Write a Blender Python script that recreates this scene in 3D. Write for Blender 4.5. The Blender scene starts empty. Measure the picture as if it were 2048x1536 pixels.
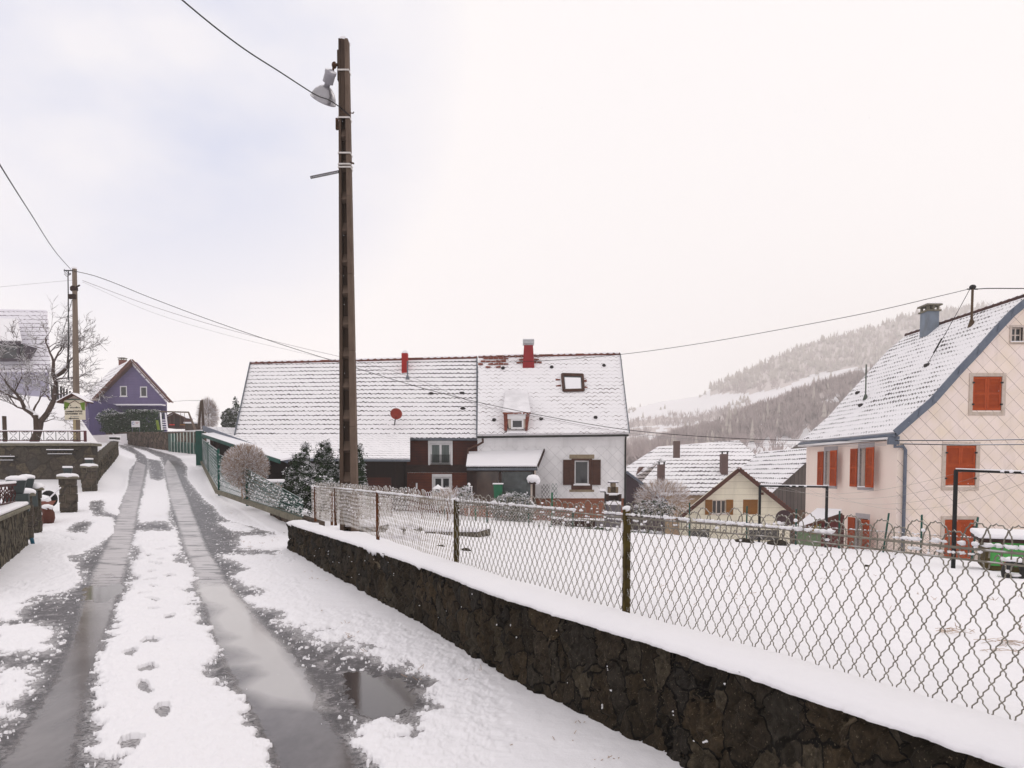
import bpy, math, random
import numpy as np
from mathutils import Vector, Matrix, noise as mnoise

# ---------------------------------------------------------------- camera
F = 1365.0; PX0 = 1024.0; PY0 = 1007.0; TH = math.radians(2.6); EYE = 1.6
CT, ST = math.cos(TH), math.sin(TH)
sc = bpy.context.scene
col = sc.collection
cam = bpy.data.objects.new('camera', bpy.data.cameras.new('camera')); col.objects.link(cam)
cam.location = (0, 0, EYE); cam.rotation_euler = (math.radians(90) - TH, 0, 0)
cam.data.sensor_width = 36.0; cam.data.lens = 36.0 * F / 2048.0
cam.data.shift_y = (PY0 - 768) / 2048.0; cam.data.clip_start = .05; cam.data.clip_end = 6000
sc.camera = cam
sc.render.resolution_x = 1024; sc.render.resolution_y = 768
sc.view_settings.view_transform = 'Standard'; sc.view_settings.look = 'None'
sc.view_settings.exposure = 0.07; sc.view_settings.gamma = 1.0
sc.view_settings.use_curve_mapping = False
SUN_EL, SUN_AZ = math.radians(32), math.radians(50)      # az clockwise from +Y

# ---------------------------------------------------------------- world : overcast deck over a thin blue sky
w = bpy.data.worlds.new('World'); sc.world = w; w.use_nodes = True
nt = w.node_tree; nt.nodes.clear()
def nd(nt, t, **kw):
    n = nt.nodes.new(t)
    for k, v in kw.items():
        if k[0] == '_': n.inputs[k[1:]].default_value = v
        else: setattr(n, k, v)
    return n
out = nd(nt, 'ShaderNodeOutputWorld'); bg = nd(nt, 'ShaderNodeBackground')
sky = nd(nt, 'ShaderNodeTexSky', sky_type='NISHITA', sun_disc=False, sun_elevation=SUN_EL, sun_rotation=SUN_AZ)
sk = nd(nt, 'ShaderNodeVectorMath', operation='SCALE'); sk.inputs['Scale'].default_value = 0.10
nt.links.new(sky.outputs[0], sk.inputs[0])
tc = nd(nt, 'ShaderNodeTexCoord')
mp = nd(nt, 'ShaderNodeMapping'); mp.inputs['Scale'].default_value = (1.6, 1.6, 3.0); mp.inputs['Location'].default_value = (.35, .1, .2)
nt.links.new(tc.outputs['Generated'], mp.inputs[0])
nz = nd(nt, 'ShaderNodeTexNoise', _Scale=1.3, _Detail=5.0, _Roughness=.5); nt.links.new(mp.outputs[0], nz.inputs[0])
# thin place in the cloud deck, upper left
dt = nd(nt, 'ShaderNodeVectorMath', operation='DOT_PRODUCT'); dt.inputs[1].default_value = Vector((-.42, .76, .48)).normalized()
nrmv = nd(nt, 'ShaderNodeVectorMath', operation='NORMALIZE')
nt.links.new(tc.outputs['Generated'], nrmv.inputs[0]); nt.links.new(nrmv.outputs[0], dt.inputs[0])
mr = nd(nt, 'ShaderNodeMapRange'); nt.links.new(dt.outputs['Value'], mr.inputs[0])
mr.inputs[1].default_value = .925; mr.inputs[2].default_value = 1.0; mr.inputs[3].default_value = 0; mr.inputs[4].default_value = 1.0
mr2 = nd(nt, 'ShaderNodeMapRange'); nt.links.new(nz.outputs[0], mr2.inputs[0])
mr2.inputs[1].default_value = .36; mr2.inputs[2].default_value = .56; mr2.inputs[3].default_value = .25; mr2.inputs[4].default_value = 1.0
mu = nd(nt, 'ShaderNodeMath', operation='MULTIPLY'); nt.links.new(mr.outputs[0], mu.inputs[0]); nt.links.new(mr2.outputs[0], mu.inputs[1])
mu2 = nd(nt, 'ShaderNodeMath', operation='MULTIPLY'); nt.links.new(mu.outputs[0], mu2.inputs[0]); mu2.inputs[1].default_value = 1.0
mx = nd(nt, 'ShaderNodeMix', data_type='RGBA')
cl = nd(nt, 'ShaderNodeMix', data_type='RGBA')
cl.inputs[6].default_value = (.985, .94, .93, 1); cl.inputs[7].default_value = (.955, .915, .925, 1)
nt.links.new(nz.outputs[0], cl.inputs[0])
nt.links.new(mu2.outputs[0], mx.inputs[0]); nt.links.new(cl.outputs[2], mx.inputs[6])
thin = nd(nt, 'ShaderNodeMix', data_type='RGBA', _Factor=.12); thin.inputs[6].default_value = (.56, .63, .86, 1)
nt.links.new(sk.outputs[0], thin.inputs[7]); nt.links.new(thin.outputs[2], mx.inputs[7])
nt.links.new(mx.outputs[2], bg.inputs[0]); bg.inputs[1].default_value = 1.0
nt.links.new(bg.outputs[0], out.inputs[0])
sd = bpy.data.lights.new('sun', 'SUN'); sd.energy = .6; sd.angle = math.radians(25); sd.color = (1, .93, .84)
so = bpy.data.objects.new('sun', sd); col.objects.link(so)
sv = Vector((math.sin(SUN_AZ) * math.cos(SUN_EL), math.cos(SUN_AZ) * math.cos(SUN_EL), math.sin(SUN_EL)))
so.rotation_euler = sv.to_track_quat('Z', 'Y').to_euler(); so.location = (0, 0, 30)

# ---------------------------------------------------------------- helpers
def P(px, py, Y):
    if py == 0: py = 945.0
    a = (px - PX0) / F; b = (PY0 - py) / F
    dy = CT + b * ST; dz = -ST + b * CT
    t = Y / dy
    return Vector((a * t, Y, EYE + dz * t))
def proj(X, Y, Z):
    d = Y * CT - (Z - EYE) * ST; u = Y * ST + (Z - EYE) * CT
    return PX0 + F * X / d, PY0 - F * u / d
def tag(o, label=None, cat=None, group=None, kind=None):
    if label: o['label'] = label
    if cat: o['category'] = cat
    if group: o['group'] = group
    if kind: o['kind'] = kind
    return o
def thing(name, loc, label, cat, group=None):
    o = bpy.data.objects.new(name, None); col.objects.link(o); o.location = loc; o.empty_display_size = .2
    o['wl'] = tuple(loc)
    return tag(o, label, cat, group)
def wloc(o):
    return Vector(o['wl']) if o is not None and 'wl' in o.keys() else Vector((0, 0, 0))
class MB:
    def __init__(s): s.v = []; s.f = []; s.m = []; s.cur = 0
    def add(s, vs, fs):
        b = len(s.v); s.v += [tuple(p) for p in vs]
        for f in fs: s.f.append([b + i for i in f]); s.m.append(s.cur)
        return s
    def hexa(s, p):   # 4 bottom (ccw from above) + 4 top
        return s.add(p, [(3, 2, 1, 0), (4, 5, 6, 7), (0, 1, 5, 4), (1, 2, 6, 5), (2, 3, 7, 6), (3, 0, 4, 7)])
    def box(s, x0, x1, y0, y1, z0, z1):
        return s.hexa([(x0, y0, z0), (x1, y0, z0), (x1, y1, z0), (x0, y1, z0), (x0, y0, z1), (x1, y0, z1), (x1, y1, z1), (x0, y1, z1)])
    def prism(s, pts, d):   # planar polygon extruded by vector d
        n = len(pts); d = Vector(d); a = [Vector(p) for p in pts]
        return s.add(a + [p + d for p in a], [tuple(range(n))[::-1], tuple(range(n, 2 * n))] + [(i, (i + 1) % n, n + (i + 1) % n, n + i) for i in range(n)])
    def slab(s, a, b, c, d, t):   # quad a b c d (ccw seen from outside) thickened inward by t
        a, b, c, d = map(Vector, (a, b, c, d)); n = (c - a).cross(d - b).normalized() * -t
        return s.hexa([a + n, b + n, c + n, d + n, a, b, c, d])
    def tube(s, pts, r, k=6, cap=True):
        pts = [Vector(p) for p in pts]; n = len(pts)
        rs = r if hasattr(r, '__len__') else [r] * n
        vs = []; fs = []
        t = (pts[1] - pts[0]).normalized(); u = t.orthogonal().normalized()
        for i in range(n):
            t = (pts[min(i + 1, n - 1)] - pts[max(i - 1, 0)])
            t = t.normalized() if t.length > 1e-9 else Vector((0, 0, 1))
            u = (u - t * u.dot(t)); u = u.normalized() if u.length > 1e-6 else t.orthogonal().normalized()
            v = t.cross(u)
            for j in range(k):
                a = 2 * math.pi * j / k
                vs.append(pts[i] + (u * math.cos(a) + v * math.sin(a)) * rs[i])
        for i in range(n - 1):
            for j in range(k):
                j2 = (j + 1) % k
                fs.append((i * k + j, i * k + j2, (i + 1) * k + j2, (i + 1) * k + j))
        if cap: fs.append(tuple(range(k))[::-1]); fs.append(tuple(range((n - 1) * k, n * k)))
        return s.add(vs, fs)
    def bar(s, p, q, wd, ht=None):   # rectangular bar between two points
        p, q = Vector(p), Vector(q); ht = ht or wd; t = (q - p).normalized()
        up = Vector((0, 0, 1)) if abs(t.z) < .95 else Vector((0, 1, 0))
        sdv = t.cross(up).normalized() * wd / 2; u = sdv.cross(t).normalized() * ht / 2
        return s.hexa([p - sdv - u, p + sdv - u, q + sdv - u, q - sdv - u, p - sdv + u, p + sdv + u, q + sdv + u, q - sdv + u])
    def lathe(s, c, prof, k=16, axis=None):   # prof [(r,h)] along axis
        c = Vector(c); t = Vector(axis).normalized() if axis else Vector((0, 0, 1))
        u = t.orthogonal().normalized(); v = t.cross(u); vs = []; fs = []
        for r, h in prof:
            for j in range(k):
                a = 2 * math.pi * j / k; vs.append(c + t * h + (u * math.cos(a) + v * math.sin(a)) * r)
        for i in range(len(prof) - 1):
            for j in range(k):
                fs.append((i * k + j, i * k + (j + 1) % k, (i + 1) * k + (j + 1) % k, (i + 1) * k + j))
        fs.append(tuple(range(k))[::-1]); fs.append(tuple(range((len(prof) - 1) * k, len(prof) * k)))
        return s.add(vs, fs)
    def blob(s, c, rx, ry=None, rz=None, nz_=.25, k=8, h=5, seed=0):
        ry = ry or rx; rz = rz or rx; c = Vector(c); vs = []; fs = []
        for i in range(h + 1):
            ph = math.pi * i / h
            for j in range(k):
                a = 2 * math.pi * j / k
                d = Vector((math.sin(ph) * math.cos(a), math.sin(ph) * math.sin(a), math.cos(ph)))
                q = 1 + nz_ * mnoise.noise(d * 1.7 + Vector((seed, c.x * 9, c.y * 7)))
                vs.append(c + Vector((d.x * rx, d.y * ry, d.z * rz)) * q)
        for i in range(h):
            for j in range(k):
                fs.append((i * k + j, (i + 1) * k + j, (i + 1) * k + (j + 1) % k, i * k + (j + 1) % k))
        return s.add(vs, fs)
    def build(s, name, mats, parent=None, smooth=False, bevel=0, label=None):
        me = bpy.data.meshes.new(name); o = bpy.data.objects.new(name, me); col.objects.link(o)
        base = Vector((0, 0, 0))
        if parent is not None: base = wloc(parent); o.parent = parent
        elif s.v:
            a = np.array(s.v); base = Vector(((a[:, 0].min() + a[:, 0].max()) / 2, (a[:, 1].min() + a[:, 1].max()) / 2, a[:, 2].min())); o.location = base
        o['wl'] = tuple(base)
        if parent is not None and parent.parent is None and parent.type == 'MESH': pass
        me.from_pydata([(p[0] - base.x, p[1] - base.y, p[2] - base.z) for p in s.v], [], s.f)
        mats = mats if isinstance(mats, (list, tuple)) else [mats]
        for m in mats: me.materials.append(m)
        if len(mats) > 1: me.polygons.foreach_set('material_index', s.m)
        if smooth: me.polygons.foreach_set('use_smooth', [True] * len(me.polygons))
        if bevel:
            md = o.modifiers.new('bevel', 'BEVEL'); md.width = bevel; md.segments = 2; md.limit_method = 'ANGLE'
        if label: o['label'] = label
        me.update()
        return o
def grid_obj(name, X, Y, Z, mats, parent=None, smooth=True, attrs=None, keep=None, mi=None):
    n, m = X.shape; me = bpy.data.meshes.new(name)
    co = np.stack([X, Y, Z], -1).reshape(-1, 3).astype(np.float32)
    i, j = np.meshgrid(np.arange(n - 1), np.arange(m - 1), indexing='ij'); a = (i * m + j)
    q = np.stack([a, a + 1, a + m + 1, a + m], -1).reshape(-1, 4)
    if keep is not None: q = q[keep.reshape(-1)]
    me.vertices.add(len(co)); me.vertices.foreach_set('co', co.reshape(-1))
    me.loops.add(len(q) * 4); me.loops.foreach_set('vertex_index', q.reshape(-1).astype(np.int32))
    me.polygons.add(len(q)); me.polygons.foreach_set('loop_start', (np.arange(len(q)) * 4).astype(np.int32))
    me.polygons.foreach_set('use_smooth', np.full(len(q), smooth))
    for k, v in (attrs or {}).items():
        at = me.attributes.new(k, 'FLOAT', 'POINT'); at.data.foreach_set('value', v.reshape(-1).astype(np.float32))
    for mt in (mats if isinstance(mats, (list, tuple)) else [mats]): me.materials.append(mt)
    if mi is not None: me.polygons.foreach_set('material_index', mi.reshape(-1).astype(np.int32))
    me.update(calc_edges=True); me.validate()
    o = bpy.data.objects.new(name, me); col.objects.link(o)
    if parent is not None:
        o.parent = parent; o.matrix_parent_inverse = Matrix.Translation(-wloc(parent))
    return o
# numpy value noise
_rs = np.random.RandomState(7); _tab = _rs.rand(256, 256)
def vn(x, y, seed=0):
    x = x + seed * 17.31; y = y + seed * 9.17
    xi = np.floor(x).astype(int); yi = np.floor(y).astype(int); fx = x - xi; fy = y - yi
    fx = fx * fx * (3 - 2 * fx); fy = fy * fy * (3 - 2 * fy)
    a = _tab[xi & 255, yi & 255]; b = _tab[(xi + 1) & 255, yi & 255]; c = _tab[xi & 255, (yi + 1) & 255]; d = _tab[(xi + 1) & 255, (yi + 1) & 255]
    return (a * (1 - fx) + b * fx) * (1 - fy) + (c * (1 - fx) + d * fx) * fy
def fbm(x, y, o=4, seed=0, g=.5):
    s = 0; am = 1; t = 0
    for i in range(o):
        s = s + am * vn(x * 2 ** i, y * 2 ** i, seed + i); t += am; am *= g
    return s / t - .5      # about -.5 .. .5
def sst(t):
    t = np.clip(t, 0, 1); return t * t * (3 - 2 * t)

# ---------------------------------------------------------------- materials
def newmat(name):
    m = bpy.data.materials.new(name); m.use_nodes = True; nt = m.node_tree
    b = nt.nodes['Principled BSDF']; return m, nt, b
def rgba(c): return (c[0], c[1], c[2], 1)
def coords(nt, scale=(1, 1, 1), rot=(0, 0, 0)):
    t = nd(nt, 'ShaderNodeTexCoord'); mpn = nd(nt, 'ShaderNodeMapping'); mpn.inputs['Scale'].default_value = scale; mpn.inputs['Rotation'].default_value = rot
    nt.links.new(t.outputs['Object'], mpn.inputs[0]); return mpn.outputs[0]
def math_(nt, op, a, b=None, c=None):
    n = nd(nt, 'ShaderNodeMath', operation=op)
    for i, x in enumerate((a, b, c)):
        if x is None: continue
        if isinstance(x, (int, float)): n.inputs[i].default_value = x
        else: nt.links.new(x, n.inputs[i])
    return n.outputs[0]
def mixc(nt, f, a, b):
    n = nd(nt, 'ShaderNodeMix', data_type='RGBA')
    for i, x in ((0, f), (6, a), (7, b)):
        if isinstance(x, (int, float)): n.inputs[i].default_value = x
        elif isinstance(x, tuple): n.inputs[i].default_value = rgba(x)
        else: nt.links.new(x, n.inputs[i])
    return n.outputs[2]
def mrange(nt, x, a, b, c=0., d=1.):
    n = nd(nt, 'ShaderNodeMapRange'); nt.links.new(x, n.inputs[0])
    for i, v in enumerate((a, b, c, d)): n.inputs[i + 1].default_value = v
    return n.outputs[0]
def noise(nt, vec, scale, detail=4, rough=.55, dist=0):
    n = nd(nt, 'ShaderNodeTexNoise', _Scale=scale, _Detail=float(detail), _Roughness=rough, _Distortion=float(dist)); nt.links.new(vec, n.inputs[0]); return n.outputs[0]
def bump(nt, h, strength, dist, b):
    n = nd(nt, 'ShaderNodeBump', _Strength=strength, _Distance=dist); nt.links.new(h, n.inputs['Height']); nt.links.new(n.outputs[0], b.inputs['Normal']); return n
SNOWC = (.86, .845, .87)
def top_snow(nt, colsock, amount, scale=9., thr=.35):
    g = nd(nt, 'ShaderNodeNewGeometry'); sp = nd(nt, 'ShaderNodeSeparateXYZ'); nt.links.new(g.outputs['True Normal'], sp.inputs[0])
    c = coords(nt); n = noise(nt, c, scale, 3)
    s = math_(nt, 'ADD', sp.outputs[2], math_(nt, 'MULTIPLY', math_(nt, 'SUBTRACT', n, .5), 1.2))
    f = math_(nt, 'MULTIPLY', mrange(nt, s, thr, thr + .12), amount)
    return mixc(nt, f, colsock, SNOWC)
def pm(name, c1, c2=None, scale=6., rough=.8, bmp=.3, bd=.01, bscale=None, snow=0, stretch=(1, 1, 1), metal=0., detail=5, sscale=9., sthr=.35, spec=None):
    m, nt, b = newmat(name); c2 = c2 or tuple(x * .75 for x in c1); v = coords(nt, stretch)
    n = noise(nt, v, scale, detail); n2 = noise(nt, v, scale * .23, 3)
    f = mrange(nt, math_(nt, 'ADD', math_(nt, 'MULTIPLY', n, .6), math_(nt, 'MULTIPLY', n2, .4)), .35, .65)
    c = mixc(nt, f, c1, c2)
    if snow: c = top_snow(nt, c, snow, sscale, sthr)
    nt.links.new(c, b.inputs['Base Color']); b.inputs['Roughness'].default_value = rough; b.inputs['Metallic'].default_value = metal
    b.inputs['Specular IOR Level'].default_value = spec if spec is not None else (.5 if rough < .45 else .18)
    if bmp: bump(nt, noise(nt, v, bscale or scale * 2.5, 4), bmp, bd, b)
    return m
def stone(name, cols, mortar, scale=3., mw=.06, stretch=(1, 1, 1), rough=.9, bd=.03, snow=0, rnd=1., dist=.3, patch=None, wet=None, sthr=.35):
    m, nt, b = newmat(name); v0 = coords(nt, stretch)
    nv = nd(nt, 'ShaderNodeTexNoise', _Scale=scale * 1.3, _Detail=3.0); nt.links.new(v0, nv.inputs[0])
    av = nd(nt, 'ShaderNodeVectorMath', operation='SCALE'); av.inputs['Scale'].default_value = dist / scale
    nt.links.new(nv.outputs['Color'], av.inputs[0])
    ad = nd(nt, 'ShaderNodeVectorMath', operation='ADD'); nt.links.new(v0, ad.inputs[0]); nt.links.new(av.outputs[0], ad.inputs[1]); v = ad.outputs[0]
    vo = nd(nt, 'ShaderNodeTexVoronoi', _Scale=scale, _Randomness=rnd); nt.links.new(v, vo.inputs['Vector'])
    ve = nd(nt, 'ShaderNodeTexVoronoi', feature='DISTANCE_TO_EDGE', _Scale=scale, _Randomness=rnd); nt.links.new(v, ve.inputs['Vector'])
    sp = nd(nt, 'ShaderNodeSeparateColor'); nt.links.new(vo.outputs['Color'], sp.inputs[0])
    cr = nd(nt, 'ShaderNodeValToRGB'); nt.links.new(sp.outputs[0], cr.inputs[0])
    els = cr.color_ramp.elements; els[0].color = rgba(cols[0]); els[1].color = rgba(cols[-1])
    for i, c in enumerate(cols[1:-1]): e = els.new((i + 1) / (len(cols) - 1)); e.color = rgba(c)
    fine = noise(nt, v0, scale * 6, 6, .65)
    c = mixc(nt, mrange(nt, fine, .3, .75), cr.outputs[0], tuple(x * .45 for x in cols[0]))
    edge = mrange(nt, math_(nt, 'ADD', ve.outputs[0], math_(nt, 'MULTIPLY', math_(nt, 'SUBTRACT', fine, .5), mw * .8)), mw * .5, mw * 1.2)
    c = mixc(nt, edge, mortar, c)
    spk = noise(nt, v0, scale * 17, 3, .6); c = mixc(nt, mrange(nt, spk, .62, .70, 0, .45), c, tuple(min(1, x * 2.2 + .02) for x in cols[-1]))
    lg = noise(nt, v0, scale * .45, 3, .6); c = mixc(nt, mrange(nt, lg, .45, .7, 0, .55), c, tuple(x * .6 for x in cols[0]))
    if patch:
        pn = noise(nt, v0, scale * .9, 5, .6, .5); c = mixc(nt, mrange(nt, pn, .66, .74, 0, .8), c, patch)
    if snow: c = top_snow(nt, c, snow, 6, sthr)
    nt.links.new(c, b.inputs['Base Color']); b.inputs['Roughness'].default_value = rough; b.inputs['Specular IOR Level'].default_value = .15
    h = math_(nt, 'ADD', math_(nt, 'MULTIPLY', edge, .5), math_(nt, 'MULTIPLY', fine, .9)); bump(nt, h, .9, bd, b)
    return m
def roofm(name, tile, dz, z0=0., ax='X', per=.22, wd=.22, cover=.5, amp=.06, snowc=SNOWC, big=.5, seed=0., fade=None, patchy=0.):
    """snow lying on tile courses: the lower edge of each course (line of equal height) shows bare tile"""
    m, nt, b = newmat(name); t = nd(nt, 'ShaderNodeTexCoord'); sp = nd(nt, 'ShaderNodeSeparateXYZ'); nt.links.new(t.outputs['Object'], sp.inputs[0])
    u = sp.outputs['XYZ'.index(ax)]; z = sp.outputs[2]
    vec = coords(nt, (1, 1, 1)); n1 = noise(nt, vec, 3.1, 4, .6); nb = noise(nt, vec, big, 3)
    sc1 = math_(nt, 'ABSOLUTE', math_(nt, 'SINE', math_(nt, 'MULTIPLY', u, math.pi / per)))
    zz = math_(nt, 'SUBTRACT', math_(nt, 'ADD', z, math_(nt, 'MULTIPLY', math_(nt, 'SUBTRACT', n1, .5), dz * .25)), math_(nt, 'MULTIPLY', sc1, dz * amp * 2))
    fr = math_(nt, 'FRACT', math_(nt, 'DIVIDE', math_(nt, 'ADD', zz, z0 + 100 * dz), dz))
    n2 = noise(nt, vec, 5.5, 3, .7)
    wv = math_(nt, 'MULTIPLY', math_(nt, 'ADD', math_(nt, 'SUBTRACT', n2, .5 - (1 - cover) * .25), math_(nt, 'MULTIPLY', math_(nt, 'SUBTRACT', nb, .5), 1.0)), 2.2)
    wv = math_(nt, 'MULTIPLY', mrange(nt, wv, -.25, .75), wd * 1.7)
    if fade: wv = math_(nt, 'MULTIPLY', wv, mrange(nt, z, fade[0], fade[1]))
    if patchy:
        pn = noise(nt, coords(nt, (1, 1, 1.6)), 1.1, 4, .65); wv = math_(nt, 'MULTIPLY', wv, mrange(nt, pn, .42, .42 + .3 / patchy, .12, 1.15))
    f = math_(nt, 'LESS_THAN', fr, wv)
    tc_ = mixc(nt, noise(nt, vec, 9, 3), tile, tuple(x * .4 for x in tile))
    c = mixc(nt, f, snowc, tc_)
    nt.links.new(c, b.inputs['Base Color']); b.inputs['Roughness'].default_value = .8; b.inputs['Specular IOR Level'].default_value = .2
    bump(nt, math_(nt, 'ADD', math_(nt, 'MULTIPLY', f, -1.), math_(nt, 'MULTIPLY', fr, .6)), .5, .03, b)
    return m
def linesm(name, base, line, kind='diamond', p=.4, wd=.03, rough=.6, dirt=None, ax='X', w2=None):
    """slate / board cladding; kind: diamond, boards (horizontal), planks (vertical), brick"""
    m, nt, b = newmat(name); t = nd(nt, 'ShaderNodeTexCoord'); sp = nd(nt, 'ShaderNodeSeparateXYZ'); nt.links.new(t.outputs['Object'], sp.inputs[0])
    u = sp.outputs['XYZ'.index(ax)]; z = sp.outputs[2]; vec = coords(nt)
    n = noise(nt, vec, 1.7, 5); n3 = noise(nt, vec, 14, 4)
    c = mixc(nt, mrange(nt, n, .35, .68), base, dirt or tuple(x * .86 for x in base))
    sn_ = noise(nt, coords(nt, (1.6, 1.6, .22)), 1.4, 6, .7); c = mixc(nt, mrange(nt, sn_, .52, .72, 0, .38), c, tuple(x * .62 for x in base))
    def fl(s, per, w):
        fr = math_(nt, 'FRACT', math_(nt, 'DIVIDE', math_(nt, 'ADD', s, 100.), per)); return fr, math_(nt, 'LESS_THAN', fr, w)
    if kind == 'diamond':
        f1r, f1 = fl(math_(nt, 'ADD', u, z), p, wd); f2r, f2 = fl(math_(nt, 'SUBTRACT', u, z), p, (w2 or wd))
        cell = math_(nt, 'FLOOR', math_(nt, 'DIVIDE', math_(nt, 'ADD', math_(nt, 'ADD', u, z), 100.), p)); cell2 = math_(nt, 'FLOOR', math_(nt, 'DIVIDE', math_(nt, 'ADD', math_(nt, 'SUBTRACT', u, z), 100.), p))
        wn = nd(nt, 'ShaderNodeTexWhiteNoise', noise_dimensions='2D'); cv = nd(nt, 'ShaderNodeCombineXYZ'); nt.links.new(cell, cv.inputs[0]); nt.links.new(cell2, cv.inputs[1]); nt.links.new(cv.outputs[0], wn.inputs['Vector'])
        c = mixc(nt, math_(nt, 'MULTIPLY', wn.outputs[0], .35), c, tuple(x * .82 for x in base))
        f = math_(nt, 'MAXIMUM', f1, math_(nt, 'MULTIPLY', f2, .6)); h = math_(nt, 'ADD', f1r, f2r)
    elif kind == 'boards': h, f = fl(z, p, wd)
    elif kind == 'planks':
        h, f = fl(u, p, wd); cell = math_(nt, 'FLOOR', math_(nt, 'DIVIDE', math_(nt, 'ADD', u, 100.), p))
        wn = nd(nt, 'ShaderNodeTexWhiteNoise', noise_dimensions='1D'); nt.links.new(cell, wn.inputs['W'])
        c = mixc(nt, math_(nt, 'MULTIPLY', wn.outputs[0], .6), c, tuple(x * .5 for x in base))
        gr = noise(nt, coords(nt, (9, 9, .5)), 3, 5); c = mixc(nt, mrange(nt, gr, .4, .7, 0, .5), c, tuple(x * .45 for x in base))
    else:
        cb = nd(nt, 'ShaderNodeCombineXYZ'); nt.links.new(u, cb.inputs[0]); nt.links.new(z, cb.inputs[1])
        br = nd(nt, 'ShaderNodeTexBrick', _Scale=1.0); nt.links.new(cb.outputs[0], br.inputs[0])
        br.inputs['Color1'].default_value = rgba(base); br.inputs['Color2'].default_value = rgba(dirt or tuple(x * .7 for x in base)); br.inputs['Mortar'].default_value = rgba(line)
        br.inputs['Mortar Size'].default_value = wd; br.inputs['Brick Width'].default_value = p * 2.4; br.inputs['Row Height'].default_value = p
        c = mixc(nt, math_(nt, 'MULTIPLY', n3, .35), br.outputs[0], tuple(x * .6 for x in base)); h = br.outputs[1]; f = 0.
    if kind != 'brick': c = mixc(nt, f, c, line)
    nt.links.new(c, b.inputs['Base Color']); b.inputs['Roughness'].default_value = rough; b.inputs['Specular IOR Level'].default_value = .18
    bump(nt, h, .35, .012, b)
    return m
M = {}
def snow_mat():
    m, nt, b = newmat('snow'); v = coords(nt)
    n = noise(nt, v, 1.3, 5); c = mixc(nt, n, (.87, .855, .88), (.82, .81, .845)); nt.links.new(c, b.inputs['Base Color'])
    b.inputs['Roughness'].default_value = .7; b.inputs['Specular IOR Level'].default_value = .2
    h = math_(nt, 'ADD', noise(nt, v, 22, 6, .7), math_(nt, 'MULTIPLY', noise(nt, v, 4, 3), 1.5)); bump(nt, h, .45, .012, b)
    return m
M['snow'] = snow_mat()
M['glass'] = pm('window_glass', (.02, .022, .024), (.045, .045, .05), 1.5, .06, 0)
M['glass_curtain'] = pm('window_glass_curtained', (.12, .15, .14), (.03, .045, .045), 14, .08, 0, stretch=(1, 1, .05))
M['white'] = pm('white_paint', (.78, .77, .78), (.7, .69, .7), 3, .5, .05)
M['black_metal'] = pm('black_metal', (.016, .017, .016), (.03, .03, .028), 12, .45, .1, snow=.8, sthr=.7)
M['rust'] = pm('rusty_iron', (.09, .035, .015), (.03, .018, .012), 22, .85, .5, .004, snow=.6, sthr=.6)
M['wire'] = pm('galvanised_wire', (.27, .25, .21), (.15, .135, .11), 30, .5, .2, .001, snow=.5, sthr=.55, metal=.3)
M['cable'] = pm('black_cable', (.012, .011, .012), (.02, .018, .018), 20, .6, 0)
M['cable_grey'] = pm('grey_cable', (.30, .28, .29), (.4, .38, .39), 20, .6, 0)
M['zinc'] = pm('zinc', (.10, .115, .14), (.15, .165, .19), 8, .45, .1, metal=.4)
M['green_metal'] = pm('green_metal', (.012, .085, .065), (.008, .05, .04), 8, .5, .1, snow=.5, sthr=.6)
M['dark_wood'] = pm('dark_brown_wood', (.045, .02, .014), (.02, .011, .009), 6, .7, .3, stretch=(1, 1, 6))
M['concrete_cap'] = pm('concrete_cap', (.22, .2, .15), (.12, .11, .085), 9, .9, .5, .006)
# ---------------------------------------------------------------- terrain
_hy = [-30, 9, 11, 14, 18, 23, 29, 36, 44, 50, 60, 70, 85, 120, 200]
_hz = [0, 0, .07, .16, .33, .66, 1.03, 1.5, 2.08, 2.62, 3.6, 4.7, 6.3, 8.5, 9]
_yy = np.linspace(-30, 200, 2301); _zz = np.interp(_yy, _hy, _hz); _k = np.ones(41) / 41; _zz = np.convolve(np.pad(_zz, 20, 'edge'), _k, 'valid')
def hroad(Y): return np.interp(Y, _yy, _zz)
_by = [-30, 0, 2.22, 3.71, 5.24, 7.32, 8.98, 12.95, 14.5, 24, 42, 48, 60, 85, 120, 300]
_bx = [18.5, 2.85, 1.66, .87, -.05, -1.08, -2.0, -4.27, -4.9, -10.3, -18.5, -22.0, -28.5, -37, -44, -60]
def xb(Y): return np.interp(Y, _by, _bx)
def xw(Y): return np.interp(Y, [20, 26, 50, 70, 120], [-13, -16.1, -29, -46, -70])
def H(X, Y):
    X = np.asarray(X, float); Y = np.asarray(Y, float)
    hr = hroad(Y)
    g = .91 - .067 * X - .05 * Y; g = np.maximum(g, -2.2); g = np.minimum(g, .555)
    ye = np.interp(X, [4.4, 5.0, 8, 11.5, 14, 20, 30, 60], [60, 27, 23.5, 22, 20, 18, 16, 14])
    zv = -4.2 - 3.5 * sst((Y - 45) / 60)
    g = g + (zv - g) * sst((Y - ye) / 13)
    g = g + (-6 - g) * sst((Y - 60) / 60)
    wdt = np.interp(Y, [13.1, 14.5, 25, 60], [.22, 1.6, 3.0, 8.0]); off = np.interp(Y, [12.9, 14.5], [.08, .25])
    t = sst((X - xb(Y) - off) / wdt)
    # left bank and upper terrace
    d = xw(Y) - X
    bank = .35 * sst((d + 1.2) / 1.2) * sst((Y - 24) / 6)
    ter = 2.82 + sst((Y - 30) / 11) * (.55 + .40 * np.clip(-25.5 - X, 0, 8)) + .05 * np.clip(Y - 41, 0, 40)
    tt = sst((Y - 28.9) / .5) * sst(d / 3.5) * sst((-17.0 - X) / 1.0)
    l = hr + bank; l = l + (np.maximum(ter, l) - l) * tt
    return l * (1 - t) + g * t
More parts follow.
